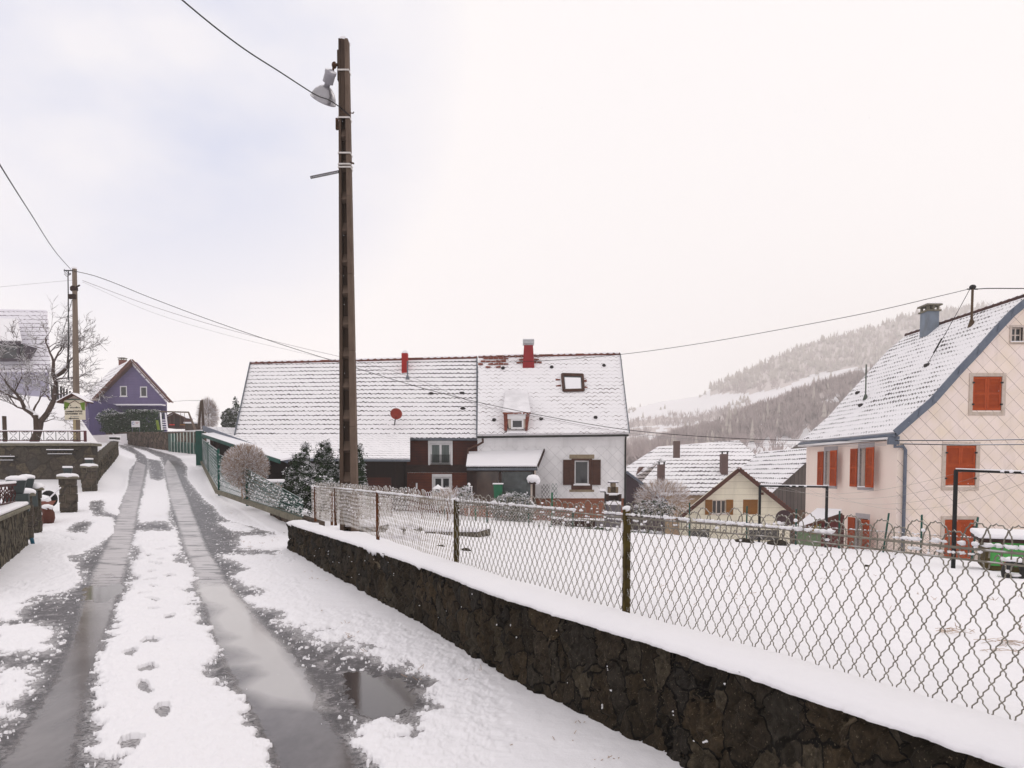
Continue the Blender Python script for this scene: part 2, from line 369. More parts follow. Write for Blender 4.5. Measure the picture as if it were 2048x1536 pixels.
# photo-fitted outlines of thawed asphalt, unprojected on to the ground they lie on
POLY_L = [(0,1244),(31,1234),(38,1209),(87,1190),(140,1178),(155,1160),(157,1140),(148,1128),(131,1113),(160,1108),(185,1096),(223,1070),(228,1050),(222,1035),(241,1008),(248,990),(255,971),(258,941),(272,922),(268,908),(240,895),(236,888),(262,893),(290,910),(298,922),(298,934),(291,962),(287,990),(281,1004),(279,1044),(300,1042),(337,1043),(351,1060),(338,1066),(300,1062),(275,1063),(262,1098),(260,1117),(258,1135),(281,1156),(258,1170),(255,1184),(244,1200),(241,1216),(230,1262),(209,1307),(195,1349),(181,1401),(174,1443),(209,1454),(188,1481),(174,1502),(209,1523),(251,1516),(244,1600),(-200,1700),(-300,1300)]
POLY_R = [(236,884),(285,893),(347,910),(361,917),(375,934),(375,957),(394,981),(410,1000),(429,1013),(440,1031),(460,1042),(516,1058),(576,1070),(482,1073),(481,1094),(555,1101),(551,1108),(447,1112),(495,1136),(471,1153),(495,1174),(548,1181),(481,1195),(502,1209),(558,1223),(565,1244),(580,1251),(636,1258),(678,1265),(730,1279),(779,1298),(730,1300),(803,1330),(817,1321),(845,1338),(884,1384),(873,1394),(887,1419),(850,1429),(856,1450),(877,1471),(821,1483),(803,1481),(735,1478),(727,1492),(758,1536),(800,1640),(560,1640),(544,1536),(513,1471),(467,1450),(488,1419),(478,1401),(454,1370),(429,1359),(401,1335),(419,1314),(433,1290),(415,1258),(387,1244),(384,1223),(398,1195),(389,1188),(351,1181),(384,1173),(387,1156),(384,1135),(373,1121),(363,1105),(361,1084),(351,1063),(337,1039),(339,1016),(337,990),(333,971),(328,952),(328,934),(318,915),(295,903),(250,890)]
POLYS_BARE = [POLY_L, POLY_R,
  [(178,1002),(203,999),(212,1007),(208,1019),(236,1028),(236,1037),(206,1034),(186,1031),(176,1016)],
  [(145,1046),(169,1041),(190,1044),(173,1067),(150,1067),(127,1061)],
  [(294,916),(322,922),(329,940),(331,956),(318,962),(300,958),(296,940)], [(262,1098),(275,1092),(282,1104),(272,1120),(258,1120)], [(372,1110),(352,1112),(345,1122),(372,1128)], [(400,1196),(375,1196),(372,1210),(392,1216)],
  [(94,1065),(124,1071),(148,1079),(127,1076),(110,1070)]]
POLYS_SNOW = [[(-20,1258),(60,1252),(105,1258),(85,1300),(-20,1302)], [(-20,1356),(20,1340),(70,1336),(45,1377),(21,1403),(-20,1404)],
  [(-20,1420),(10,1418),(16,1430),(-20,1440)],
  [(440,1046),(470,1044),(505,1056),(515,1062),(470,1062)], [(211,1009),(238,1020),(234,1030),(209,1022)],
  [(725,1450),(770,1442),(805,1468),(800,1478),(760,1482),(728,1494),(715,1470)], [(640,1268),(660,1270),(672,1277),(650,1280)],
  [(700,1288),(716,1292),(712,1296)], [(610,1253),(628,1259),(615,1263)]]
RUT_L = [(150,1536),(195,1331),(244,1174),(265,1087),(279,1000),(287,960),(292,930),(272,922),(258,966),(244,1000),(237,1028),(216,1084),(188,1140),(160,1209),(147,1258),(129,1307),(105,1359),(70,1412),(24,1488),(-20,1540),(-60,1640),(120,1640)]
RUT_R = [(560,1640),(544,1536),(525,1480),(502,1436),(464,1363),(436,1307),(419,1265),(405,1209),(391,1174),(384,1130),(370,1098),(352,1035),(340,1000),(328,934),(335,917),(350,935),(361,962),(377,1000),(384,1021),(398,1056),(415,1098),(443,1140),(454,1167),(509,1227),(572,1297),(611,1349),(642,1415),(700,1488),(740,1560),(780,1640)]
PUDS = [[(395,1165),(455,1167),(475,1190),(500,1215),(515,1240),(572,1297),(611,1349),(648,1418),(600,1410),(540,1402),(500,1385),(490,1375),(520,1350),(500,1335),(455,1330),(505,1312),(480,1300),(440,1290),(470,1275),(440,1262),(425,1240),(440,1215),(410,1205),(390,1180)],
  [(690,1345),(740,1345),(800,1355),(840,1390),(835,1415),(800,1428),(740,1440),(700,1420),(684,1390)],
  [(165,1175),(245,1168),(250,1180),(215,1205),(170,1200)]]
PRINTS = [(265,1307,0),(296,1338,1),(290,1377,0),(327,1424,1),(266,1490,0),(300,1283,1),(306,1219,0),(306,1201,1),(339,1235,1),(310,1174,0),(338,1153,1),(303,1145,0),(289,1188,0),(312,1128,1),(296,1111,0),(322,1120,1),(320,1083,1),(303,1083,0),(318,1033,1),(322,985,0),(320,1005,1),(300,1160,0),(320,1100,0),(345,1095,1)]
def polysd(px, py, poly):   # signed distance in px, + inside
    p = np.array(poly, float); n = len(p); d = np.full(px.shape, 1e9); ins = np.zeros(px.shape, bool)
    for i in range(n):
        x0, y0 = p[i]; x1, y1 = p[(i + 1) % n]; ex, ey = x1 - x0, y1 - y0; L = ex * ex + ey * ey + 1e-9
        t = np.clip(((px - x0) * ex + (py - y0) * ey) / L, 0, 1)
        # vertical foreshortening: ground distances count more in y
        d = np.minimum(d, (px - x0 - t * ex) ** 2 + ((py - y0 - t * ey) * 2.2) ** 2)
        c = (y0 > py) != (y1 > py)
        with np.errstate(divide='ignore', invalid='ignore'): xi = ex * (py - y0) / (ey if ey != 0 else 1e-9) + x0
        ins ^= c & (px < xi)
    return np.where(ins, 1, -1) * np.sqrt(d)
def surf_fields(X, Y, Z):
    px, py = proj(X, Y, Z); s = F / np.maximum(Y, .5)    # px per metre
    bare = np.full(X.shape, -9.); inb = np.zeros(X.shape, bool)
    reg = (py > 878) & (px < 1500) & (px > -400)
    x, y, ss = px[reg], py[reg], s[reg]
    b = np.full(x.shape, -1e4)
    for p in POLYS_BARE: b = np.maximum(b, polysd(x, y, p))
    for p in POLYS_SNOW: b = np.minimum(b, -polysd(x, y, p))
    b = b / ss
    wx, wy = X[reg], Y[reg]
    far = np.clip(1 - (wy - 8) / 40, .35, 1)
    rut = np.maximum(polysd(x, y, RUT_L), polysd(x, y, RUT_R)) / ss
    nf = fbm(wx * 5, wy * 4, 5, 1, .62)
    nf2 = fbm(wx * 16, wy * 11, 4, 2, .7)
    b2 = b + nf * .30 * far + nf2 * .22 * far + fbm(wx * 1.3, wy * .9, 2, 5) * .12 * far - .01
    fle = fbm(wx * 24, wy * 15, 3, 71, .6); b2 = np.where((b2 > 0) & (b2 < .5) & (rut < -.03) & (fle > .15 + .25 * np.clip(b2, 0, 1)), -.015, b2)
    b2 = np.where((rut + nf * .14 + nf2 * .06 > .03), np.maximum(b2, .15), b2)
    for (fx, fy, sd_) in PRINTS:
        gy = np.median(Y[reg][np.argsort((x - fx) ** 2 + (y - fy) ** 2)[:5]]); sc_ = F / gy
        du = (x - fx) / sc_; dv = (y - fy) / (max(fy - 925, 40) / gy)
        hs = math.sin(fx * 12.9 + fy * 7.1) ; h2_ = math.sin(fx * 3.7 + fy * 2.3); ca, sa = math.cos(.5 * hs), math.sin(.5 * hs); du, dv = du * ca - dv * sa, du * sa + dv * ca; du = du / (1 + .3 * h2_) + .02 * np.sin(dv * 18 + fx); dv = dv / (1 + .25 * hs)
        q = 1 - np.sqrt(((du - dv * .25 * (sd_ - .5)) / (.052 + .012 * sd_)) ** 2 + (dv / .125) ** 2) + nf * 1.1 + nf2 * 1.0
        b2 = np.maximum(b2, np.where(q > 0, np.minimum(q * .05, .05), b2))
    bare[reg] = b2
    r = np.full(X.shape, -9.); r[reg] = rut
    pud = np.full(x.shape, -1e4)
    for p in PUDS: pud = np.maximum(pud, polysd(x, y, p))
    pd = np.full(X.shape, -9.); pd[reg] = pud / ss + fbm(wx * 7, wy * 5, 6, 9, .75) * .34
    bare[reg] = np.where(pud / ss > -.02, np.maximum(bare[reg], .1), bare[reg])
    return bare, r, pd
ratio = 1.0042; nrow = int(math.log(135 / 1.9) / math.log(ratio)); rows = 1.9 * ratio ** np.arange(nrow + 1)
uc = np.concatenate([np.arange(-1.35, -.79, .01), np.arange(-.79, -.03, .00165), np.arange(-.03, .16, .003), np.arange(.16, 1.35, .0065)])
# ground directly right of the wall keeps fine columns too
U, R = np.meshgrid(uc, rows); GX = U * R; GY = R; GZ = H(GX, GY)
bare, rut, pud = surf_fields(GX, GY, GZ)
inroad = GX < xb(GY) + .05
n_hi = fbm(GX * 9, GY * 9, 4, 3); n_lo = fbm(GX * .8, GY * .8, 4, 11)
depth = .022 + .016 * n_lo + .010 * n_hi
middle = np.exp(-((bare + .0) / .35) ** 2)
lump = np.where((bare > -.5) & inroad, fbm(GX * 16, GY * 12, 4, 21, .65) * .034 * np.where(np.abs(bare) < .6, 1, .25), fbm(GX * 2.2, GY * 2.2, 4, 22) * .02)
edge = np.clip(-bare / .10, 0, 1) ** .6
SZ = GZ + np.where(bare > 0, -.03, (depth + lump) * edge + .002)
SZ = np.where(inroad, SZ, GZ + .05 + .06 * fbm(GX * .9, GY * .9, 4, 31) + .045 * fbm(GX * 2.6, GY * 2.2, 4, 33) * sst((GX - xb(GY) - .6) / .5) + .016 * n_hi)
keep = ~((bare[:-1, :-1] > .04) & (bare[1:, 1:] > .04) & (bare[1:, :-1] > .04) & (bare[:-1, 1:] > .04))
keep &= (GY[:-1, :-1] < 130)
o = grid_obj('snow_ground', GX, GY, SZ, M['snow'], keep=keep); tag(o, kind='structure')
# asphalt sheet with wetness attributes
st = 2
u2 = uc[(uc > -1.0) & (uc < .75)][::st]; U2, R2 = np.meshgrid(u2, rows[::2]); AX = U2 * R2; AY = R2; AZ = H(AX, AY)
AX_in = AX < xb(AY) + .12 + 1.8 * sst((AY - 30) / 10)
b2_, r2_, p2_ = surf_fields(AX, AY, AZ)
slush = np.clip(.5 - r2_ * 12, 0, 1)
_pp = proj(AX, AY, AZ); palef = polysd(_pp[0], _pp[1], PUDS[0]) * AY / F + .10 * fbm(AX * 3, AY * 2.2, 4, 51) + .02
rip = np.where(r2_ > 0, .0020 * np.sin(AY * (2 * math.pi / .42) + 2.2 * fbm(AX * 1.5, AY * .8, 3, 41) * 6), 0) * sst((AY - 9) / 6)
AZ2 = AZ - .004 + .016 * fbm(AX * 14, AY * 11, 4, 42, .65) * slush * sst(-p2_ / .15 + .2) + rip
def asphalt():
    m, nt, b = newmat('wet_asphalt'); v = coords(nt)
    a1 = nd(nt, 'ShaderNodeAttribute', attribute_name='rut'); a2 = nd(nt, 'ShaderNodeAttribute', attribute_name='pud')
    n1 = noise(nt, v, 38, 5, .7); n2 = noise(nt, coords(nt, (1, .5, 1)), 2.2, 5, .6); n3 = noise(nt, v, 9, 6, .7)
    ru = mrange(nt, math_(nt, 'ADD', a1.outputs['Fac'], math_(nt, 'MULTIPLY', math_(nt, 'SUBTRACT', n3, .5), .22)), -.03, .05)
    pu = mrange(nt, math_(nt, 'ADD', a2.outputs['Fac'], math_(nt, 'MULTIPLY', math_(nt, 'SUBTRACT', n3, .5), .05)), 0., .015)
    dry = mixc(nt, mrange(nt, n1, .35, .7), (.050, .043, .045), (.12, .105, .11))
    sl = mixc(nt, mrange(nt, math_(nt, 'ADD', math_(nt, 'MULTIPLY', n1, .5), math_(nt, 'MULTIPLY', n3, .5)), .53, .62), (.052, .045, .047), (.36, .34, .35))
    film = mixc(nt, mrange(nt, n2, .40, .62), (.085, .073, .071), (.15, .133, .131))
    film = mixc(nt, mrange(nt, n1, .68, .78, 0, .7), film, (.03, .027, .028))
    a3 = nd(nt, 'ShaderNodeAttribute', attribute_name='bare'); a4 = nd(nt, 'ShaderNodeAttribute', attribute_name='ice_reflect')
    # slush with sky reflection painted in: pale, dark cross streaks further up the lane
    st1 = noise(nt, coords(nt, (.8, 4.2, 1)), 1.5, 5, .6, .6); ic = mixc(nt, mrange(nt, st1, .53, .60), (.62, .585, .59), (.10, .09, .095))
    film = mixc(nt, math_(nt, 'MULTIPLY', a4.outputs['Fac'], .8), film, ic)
    # grey slush left along every snow edge and scattered grains elsewhere
    ed_ = mrange(nt, math_(nt, 'ADD', a3.outputs['Fac'], math_(nt, 'MULTIPLY', math_(nt, 'SUBTRACT', n3, .5), .30)), .16, .03)
    gr2 = noise(nt, v, 60, 3, .6); sl = mixc(nt, math_(nt, 'MULTIPLY', ed_, mrange(nt, gr2, .35, .6)), sl, (.50, .48, .49))
    sl = mixc(nt, mrange(nt, noise(nt, coords(nt, (1, .55, 1)), 6.5, 6, .75), .54, .62, 0, .6), sl, (.36, .335, .34))
    c = mixc(nt, ru, sl, film); c = mixc(nt, mrange(nt, gr2, .70, .74, 0, .7), c, (.03, .027, .027)); eb = math_(nt, 'MULTIPLY', mrange(nt, a1.outputs['Fac'], .10, .0), mrange(nt, a1.outputs['Fac'], -.10, -.02)); c = mixc(nt, math_(nt, 'MULTIPLY', eb, mrange(nt, noise(nt, v, 26, 4, .6), .52, .58)), c, (.032, .028, .028))
    a5 = nd(nt, 'ShaderNodeAttribute', attribute_name='pale'); pl5 = mrange(nt, a5.outputs['Fac'], -.07, .12); c = mixc(nt, pu, c, mixc(nt, n2, (.05, .042, .042), (.09, .08, .08))); c = mixc(nt, math_(nt, 'MULTIPLY', pl5, .92), c, mixc(nt, n2, (.50, .475, .46), (.40, .375, .37)))  # pale puddle tone: sky reflection painted into the slushy water colour
    nt.links.new(c, b.inputs['Base Color'])
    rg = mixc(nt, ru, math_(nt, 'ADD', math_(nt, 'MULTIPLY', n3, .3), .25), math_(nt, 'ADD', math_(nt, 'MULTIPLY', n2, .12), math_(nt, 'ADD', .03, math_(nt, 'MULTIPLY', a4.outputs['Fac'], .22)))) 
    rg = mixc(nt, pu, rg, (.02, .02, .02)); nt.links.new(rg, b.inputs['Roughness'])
    h = math_(nt, 'MULTIPLY', math_(nt, 'ADD', math_(nt, 'MULTIPLY', n1, .5), n3), math_(nt, 'SUBTRACT', 1.04, math_(nt, 'MAXIMUM', math_(nt, 'MULTIPLY', ru, .975), pu)))
    bump(nt, h, .8, .012, b); b.inputs['IOR'].default_value = 1.5
    return m
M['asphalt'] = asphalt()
kp = AX_in[:-1, :-1] & (AY[:-1, :-1] < 90)
o = grid_obj('road', AX, AY, AZ2, M['asphalt'], attrs={'rut': r2_, 'pud': p2_, 'bare': b2_, 'ice_reflect': sst((AY - 6.5) / 5), 'pale': palef}, keep=kp); tag(o, kind='structure')
# wide coarse ground under and beyond
cx = np.concatenate([np.linspace(-900, -140, 24), np.linspace(-136, 136, 137), np.linspace(140, 900, 24)]); cy = np.concatenate([np.linspace(-40, 140, 121), np.linspace(145, 190, 10)])
CX, CY = np.meshgrid(cx, cy); CZ = H(np.clip(CX, -140, 140), CY) - .25
CZ = CZ - .8 * ((CY > 0) & (np.abs(CX) < 1.3 * CY + 1) & (CY < 125))
o = grid_obj('ground', CX, CY, CZ, M['snow']); tag(o, kind='structure')
# ---- far hills
def hill(name, sky_pts, py_base, Y0, Y1, Y2, px0, px1, mat, nz_=1.):
    pxs = np.linspace(px0, px1, 220); vs = np.linspace(0, 1, 70)
    skyl = np.interp(pxs, [p[0] for p in sky_pts], [p[1] for p in sky_pts])
    X = np.zeros((95, 220)); Yg = np.zeros_like(X); Z = np.zeros_like(X)
    for i, v in enumerate(vs):
        Y = Y0 + (Y1 - Y0) * v; a = sst(v) * .55 + v * .45
        py = py_base + (skyl - py_base) * a
        for j in range(220):
            q = P(pxs[j], py[j], Y); X[i, j], Yg[i, j], Z[i, j] = q
    for k in range(25):
        f = (k + 1) / 25; i = 70 + k
        Yg[i] = Y1 + (Y2 - Y1) * f; X[i] = X[69] * (1 + .0 * f); Z[i] = Z[69] - (Z[69] + 10) * f ** 1.6
    Z += nz_ * fbm(X * .02, Yg * .02, 3, 77) * 6
    return X, Yg, Z
SKY1 = [(900,905),(1150,860),(1255,818),(1340,798),(1400,790),(1440,768),(1500,742),(1550,722),(1600,700),(1650,682),(1700,668),(1750,655),(1800,640),(1870,620),(1960,614),(2048,622),(2400,640)]
SKY2 = [(900,940),(1180,912),(1255,900),(1300,888),(1350,876),(1420,856),(1500,826),(1580,800),(1650,775),(1700,760),(1800,735),(2048,700),(2400,690)]
h1 = hill('a', SKY1, 905, 430, 800, 1150, 900, 2600, None); h2 = hill('b', SKY2, 935, 190, 360, 420, 900, 2600, None, .4)
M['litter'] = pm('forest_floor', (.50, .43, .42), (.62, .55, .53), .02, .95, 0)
def woodface(g, fn):
    px, py = proj(*g); px = px[:-1, :-1]; py = py[:-1, :-1]; n_ = fbm(g[0][:-1, :-1] * .03, g[1][:-1, :-1] * .03, 4, 62); return fn(px, py, n_).astype(np.int32)
def fn1(px, py, n_):
    t = np.interp(px, [1240, 1330, 1400, 1450, 1500, 1560, 1620, 1700, 1760], [835, 815, 795, 788, 790, 778, 752, 738, 735]); b = np.interp(px, [1240, 1330, 1400, 1450, 1500, 1560, 1620, 1700, 1760], [850, 832, 830, 822, 810, 800, 775, 762, 750])
    return (py < t - 6 * n_) & (px > 1420) | (py > b) & (n_ > -.02)
def fn2(px, py, n_): return ~((px > 1480) & (py > np.interp(px, [1480, 1620, 1700], [885, 868, 895]))) & (n_ > -.12)
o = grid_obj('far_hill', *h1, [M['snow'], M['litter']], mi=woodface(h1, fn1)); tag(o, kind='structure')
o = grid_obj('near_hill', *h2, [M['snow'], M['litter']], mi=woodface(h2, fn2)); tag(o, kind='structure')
vx = np.linspace(-300, 900, 60); vy = np.linspace(120, 460, 40); VX, VY = np.meshgrid(vx, vy)
o = grid_obj('valley_floor', VX, VY, -6.5 + 0 * VX + fbm(VX * .03, VY * .03, 3, 5) * 3 + 6 * sst((VY - 150) / 250), M['snow']); tag(o, kind='structure')
def hz(g, X, Y):
    d = (g[0] - X) ** 2 + (g[1] - Y) ** 2; i = np.unravel_index(np.argmin(d), d.shape); return g[2][i]
# woods: one mass of trees each, every tree a fan of spiky strokes
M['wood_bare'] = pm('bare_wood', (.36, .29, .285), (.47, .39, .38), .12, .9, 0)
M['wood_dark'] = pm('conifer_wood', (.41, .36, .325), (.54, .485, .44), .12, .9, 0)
rnd = random.Random(3)
def spikes(mb, c, hgt, wid, n, up=.9):
    for i in range(n):
        a = rnd.uniform(0, 6.283); r = rnd.uniform(0, .15) * wid; b0 = Vector(c) + Vector((math.cos(a) * r, math.sin(a) * r, hgt * rnd.uniform(.05, .45)))
        tip = Vector(c) + Vector((math.cos(a) * wid * rnd.uniform(.2, 1) * .5, math.sin(a) * wid * rnd.uniform(.2, 1) * .5, hgt * rnd.uniform(.6, 1.0)))
        w_ = Vector((rnd.uniform(-1, 1), rnd.uniform(-.4, .4), 0)).normalized() * wid * .03
        mid = (b0 + tip) / 2 + Vector((math.cos(a), math.sin(a), 0)) * wid * .08
        mb.add([b0 - w_, b0 + w_, mid + w_ * .8, tip, mid - w_ * .8], [(0, 1, 2, 3, 4)])
def conif(mb, c, hgt, wid):
    c = Vector(c); k = 5
    for l in range(4):
        z0 = hgt * (.12 + .22 * l); z1 = z0 + hgt * .34; r = wid * .5 * (1 - l * .22); a0 = rnd.uniform(0, 3)
        ring = [c + Vector((math.cos(a0 + 6.283 * j / k) * r * rnd.uniform(.7, 1.1), math.sin(a0 + 6.283 * j / k) * r * rnd.uniform(.7, 1.1), z0)) for j in range(k)]
        mb.add(ring + [c + Vector((0, 0, z1))], [(j, (j + 1) % k, k) for j in range(k)])
mb1, mb2, mb3 = MB(), MB(), MB()
def clearing(px, py):
    t = np.interp(px, [1240, 1330, 1400, 1450, 1500, 1560, 1620, 1700, 1760], [818, 800, 790, 788, 790, 778, 752, 738, 735])
    b = np.interp(px, [1240, 1330, 1400, 1450, 1500, 1560, 1620, 1700, 1760], [850, 832, 830, 822, 810, 800, 775, 762, 750])
    return t < py < b
X1, Y1g, Z1 = h1
for k in range(15000):
    i = rnd.randrange(4, 78); j = rnd.randrange(40, 219)
    if i > 72: continue
    i0 = rnd.random(); x = X1[i, j] + rnd.uniform(-6, 6); y = Y1g[i, j] + rnd.uniform(-5, 5); z = Z1[i, j]
    px, py = proj(x, y, z)
    if px < 1180 or px > 1990: continue
    dens = fbm(np.array([x * .035]), np.array([y * .035]), 2, 60)[0]
    if clearing(px, py):
        if dens < .10 or rnd.random() < .6: continue
        conif(mb2, (x, y, z - 1), rnd.uniform(3, 6), rnd.uniform(3, 5)); continue
    if py > 800 and dens < -.02: continue
    if px < 1420 and py < 830 and rnd.random() < .82: continue
    if py < np.interp(px, [1400, 1750], [790, 738]) and rnd.random() < .55: conif(mb2, (x, y, z - 1), rnd.uniform(4.5, 8.5), rnd.uniform(3.5, 6))
    elif rnd.random() < .4: spikes(mb1, (x, y, z - 1), rnd.uniform(6, 10), rnd.uniform(6, 9), 11)
X2, Y2g, Z2 = h2
for k in range(3200):
    i = rnd.randrange(2, 71); j = rnd.randrange(40, 200)
    x = X2[i, j] + rnd.uniform(-2, 2); y = Y2g[i, j] + rnd.uniform(-2, 2); z = Z2[i, j]; px, py = proj(x, y, z)
    if px < 1180 or px > 1960: continue
    if px > 1480 and py > np.interp(px, [1480, 1620, 1700], [890, 872, 900]) and rnd.random() < .93: continue
    if px < 1330 and fbm(np.array([x * .06]), np.array([y * .06]), 2, 61)[0] < .0: continue
    if rnd.random() < .06: conif(mb2, (x, y, z - .5), rnd.uniform(6, 9), rnd.uniform(3, 4))
    else: spikes(mb3, (x, y, z - .5), rnd.uniform(4, 8), rnd.uniform(5, 8), 26)
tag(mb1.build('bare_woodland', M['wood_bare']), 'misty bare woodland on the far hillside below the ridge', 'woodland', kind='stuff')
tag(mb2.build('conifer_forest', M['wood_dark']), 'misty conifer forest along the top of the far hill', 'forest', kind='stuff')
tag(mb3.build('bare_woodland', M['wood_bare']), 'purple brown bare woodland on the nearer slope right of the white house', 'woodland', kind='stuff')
# ---------------------------------------------------------------- stone garden wall in front, snow cap, wire fence
def wall_mesh(name, pts, thick, z0f, z1f, mat, parent=None, res=.03, amp=.03, seed=0, cell=.28, side=1, zres=None):
    """rubble wall along a polyline: front and back face, rounded ends, real relief"""
    pts = [Vector((p[0], p[1], 0)) for p in pts]; L = [0]
    for a, b in zip(pts, pts[1:]): L.append(L[-1] + (b - a).length)
    n = max(4, int(L[-1] / res)); prof = []
    S = np.linspace(0, L[-1], n); cx = np.interp(S, L, [p.x for p in pts]); cy = np.interp(S, L, [p.y for p in pts])
    tx = np.gradient(cx); ty = np.gradient(cy); q = np.hypot(tx, ty); nx, ny = ty / q, -tx / q     # right-hand normal
    nz = 26 if zres is None else zres; nt_ = 6
    loop = [(0., v) for v in np.linspace(0, 1, nz)] + [(v, 1.) for v in np.linspace(0, 1, nt_)[1:-1]] + [(1., v) for v in np.linspace(1, 0, nz)]
    X = np.zeros((n, len(loop))); Y = X.copy(); Z = X.copy()
    z0 = z0f(cx, cy); z1 = z1f(cx, cy, S)
    pr = np.random.RandomState(seed + 5)
    ns = 6000; hh = 1.6; qs = pr.rand(int(L[-1] * hh / cell / cell) + 8, 2) * [L[-1], hh]; off = pr.rand(len(qs)) - .5
    for j, (t, v) in enumerate(loop):
        zz = z0 - .3 + (z1 - z0 + .3) * v
        sgn = -1 if t < .5 else 1
        d2 = []; u_ = S / 1.; 
        dd = ((S[:, None] + .15 * fbm(S * 2.2, zz * 2.2, 3, seed)[:, None] - qs[None, :, 0])) ** 2 + (1.25 * (zz - z0)[:, None] + .1 * fbm(S * 3, zz * 3, 2, seed + 3)[:, None] - qs[None, :, 1]) ** 2
        o_ = np.argsort(dd, 1)[:, :2]; a = np.take_along_axis(np.sqrt(dd), o_, 1); e = np.clip((a[:, 1] - a[:, 0]) / .05, 0, 1) ** .5
        rel = amp * (e - .7 + .9 * off[o_[:, 0]]) + amp * .8 * fbm(S * 18, zz * 18, 4, seed + 1)
        if 0 < t < 1: rel = rel * 0
        k = (t * thick) * side
        X[:, j] = cx + nx * (k + sgn * side * rel); Y[:, j] = cy + ny * (k + sgn * side * rel); Z[:, j] = zz + (.02 * fbm(S * 9, S * 0, 3, seed) if v == 1 else 0)
    if side < 0: X, Y, Z = X[::-1], Y[::-1], Z[::-1]
    X, Y, Z = X[:, ::-1], Y[:, ::-1], Z[:, ::-1]
    # close both ends
    def capd(Xa): return Xa
    o = grid_obj(name, X, Y, Z, mat, parent)
    me = o.data
    mb = MB(); m_ = len(loop)
    for i in (0, n - 1):
        ring = [(X[i, j], Y[i, j], Z[i, j]) for j in range(m_)]
        c0 = tuple(np.mean(ring, 0)); mb.add(ring + [c0], [(j, (j + 1) % m_, m_) if i else ((j + 1) % m_, j, m_) for j in range(m_)])
    e = mb.build(name + '_end', mat, parent if parent else None)
    # join the ends into the wall mesh
    import bmesh
    bm = bmesh.new(); bm.from_mesh(me)
    T = o.matrix_parent_inverse if parent else Matrix.Identity(4)
    off = (wloc(parent) if parent else Vector(e.location))
    vs = [bm.verts.new(Vector(v.co) + off) for v in e.data.vertices]
    for p in e.data.polygons:
        try: bm.faces.new([vs[i] for i in p.vertices])
        except Exception: pass
    bm.normal_update(); bm.to_mesh(me); bm.free(); bpy.data.objects.remove(e)
    return o
M['wall_dark'] = stone('dark_rubble_stone', [(.030, .024, .017), (.055, .041, .027), (.085, .060, .035), (.040, .038, .036), (.12, .095, .062)], (.007, .006, .005), 5.0, .03, (1, 1, .8), dist=.8, bd=.05, patch=(.24, .19, .13))
WZ = .64
def wf(Y): return float(np.interp(Y, [0, 2.22, 3.71, 5.24, 7.32, 8.98, 12.95], [2.85, 1.66, .87, -.05, -1.08, -2.0, -4.27]))
wall = thing('stone_wall', (wf(8), 8, 0), 'long dark rubble wall rising from the road edge, thick snow along its top', 'wall')
wp = [(wf(y), y) for y in (.9, 2.22, 3.71, 5.24, 7.32, 8.98, 12.95)]
wall_mesh('stonework', wp, .36, lambda x, y: np.zeros_like(x), lambda x, y, s: WZ + .02 * fbm(s * 2, s * 0, 3, 4), M['wall_dark'], wall, res=.02, amp=.045, seed=2, cell=.17, zres=40)
# snow cap
def snowcap(name, pts, thick, z, hgt, parent, over=.03, seed=0, res=.02, drips=.06, side=1, back=0.):
    pts = [Vector((p[0], p[1], 0)) for p in pts]; L = [0]
    for a, b in zip(pts, pts[1:]): L.append(L[-1] + (b - a).length)
    n = max(6, int(L[-1] / res)); S = np.linspace(0, L[-1], n); cx = np.interp(S, L, [p.x for p in pts]); cy = np.interp(S, L, [p.y for p in pts])
    tx = np.gradient(cx); ty = np.gradient(cy); q = np.hypot(tx, ty); nx, ny = ty / q * side, -tx / q * side
    zb = z if hasattr(z, '__call__') else (lambda s: z + 0 * s)
    prof = [(-.2, 0.), (-1, -1.), (-1.3, -.2), (-1.05, .35), (-.6, .72), (-.1, .92), (.15, 1.), (.28, 1.02), (.42, 1.), (.52, .85), (.60, .55), (.68, .1), (.80, -.7), (1.04, -1.6)]
    X = np.zeros((n, len(prof))); Y = X.copy(); Z = X.copy()
    o_ = over + .02 * fbm(S * 1.7, S * 0 + 3, 3, seed) + .022 * fbm(S * 5, S * 0, 3, seed + 2, .5) + .030 * fbm(S * 19, S * 0, 4, seed + 3, .7)
    dr = np.clip(fbm(S * 1.1, S * 0 + 8, 2, seed + 4) * 3 - .05, 0, 1) * np.clip(fbm(S * 7, S * 0, 3, seed + 6) * 4, 0, 1) * drips * 2.2 + .012 + .012 * fbm(S * 16, S * 0, 3, seed + 8)
    hh = hgt * (1 + .35 * fbm(S * .8, S * 0, 3, seed + 1))
    for j, (a, b) in enumerate(prof):
        if j <= 5 and a < -.05 and j > 0: k = a * o_ + (.06 * (j - 3) if j >= 4 else 0)
        else: k = a * (thick + back) if a > 0 else a * .1
        if j == 4: k = .015 + 0 * S
        if j == 5: k = .07 + 0 * S
        zz = zb(S) + (b * hh if b >= 0 else (b * dr if j == 1 else b * .05))
        w_ = .017 * fbm(S * 6, S * 0 + j * .6, 4, seed + 11)
        X[:, j] = cx + nx * (k + 0); Y[:, j] = cy + ny * k; Z[:, j] = zz + (w_ if b > .3 else 0)
    taper = np.clip(np.minimum(S, L[-1] - S) / .06, .05, 1) ** .5
    Z = zb(S)[:, None] + (Z - zb(S)[:, None]) * taper[:, None]
    if side > 0: X, Y, Z = X[:, ::-1], Y[:, ::-1], Z[:, ::-1]
    return grid_obj(name, X, Y, Z, M['snow'], parent)
snowcap('snow_cap', [(wf(y), y) for y in (.9, 2.22, 3.71, 5.24, 7.32, 8.98, 12.97)], .36, WZ, .05, wall, over=.032, seed=5, drips=.055, back=.20, res=.015)
mb = MB(); rr = random.Random(44)
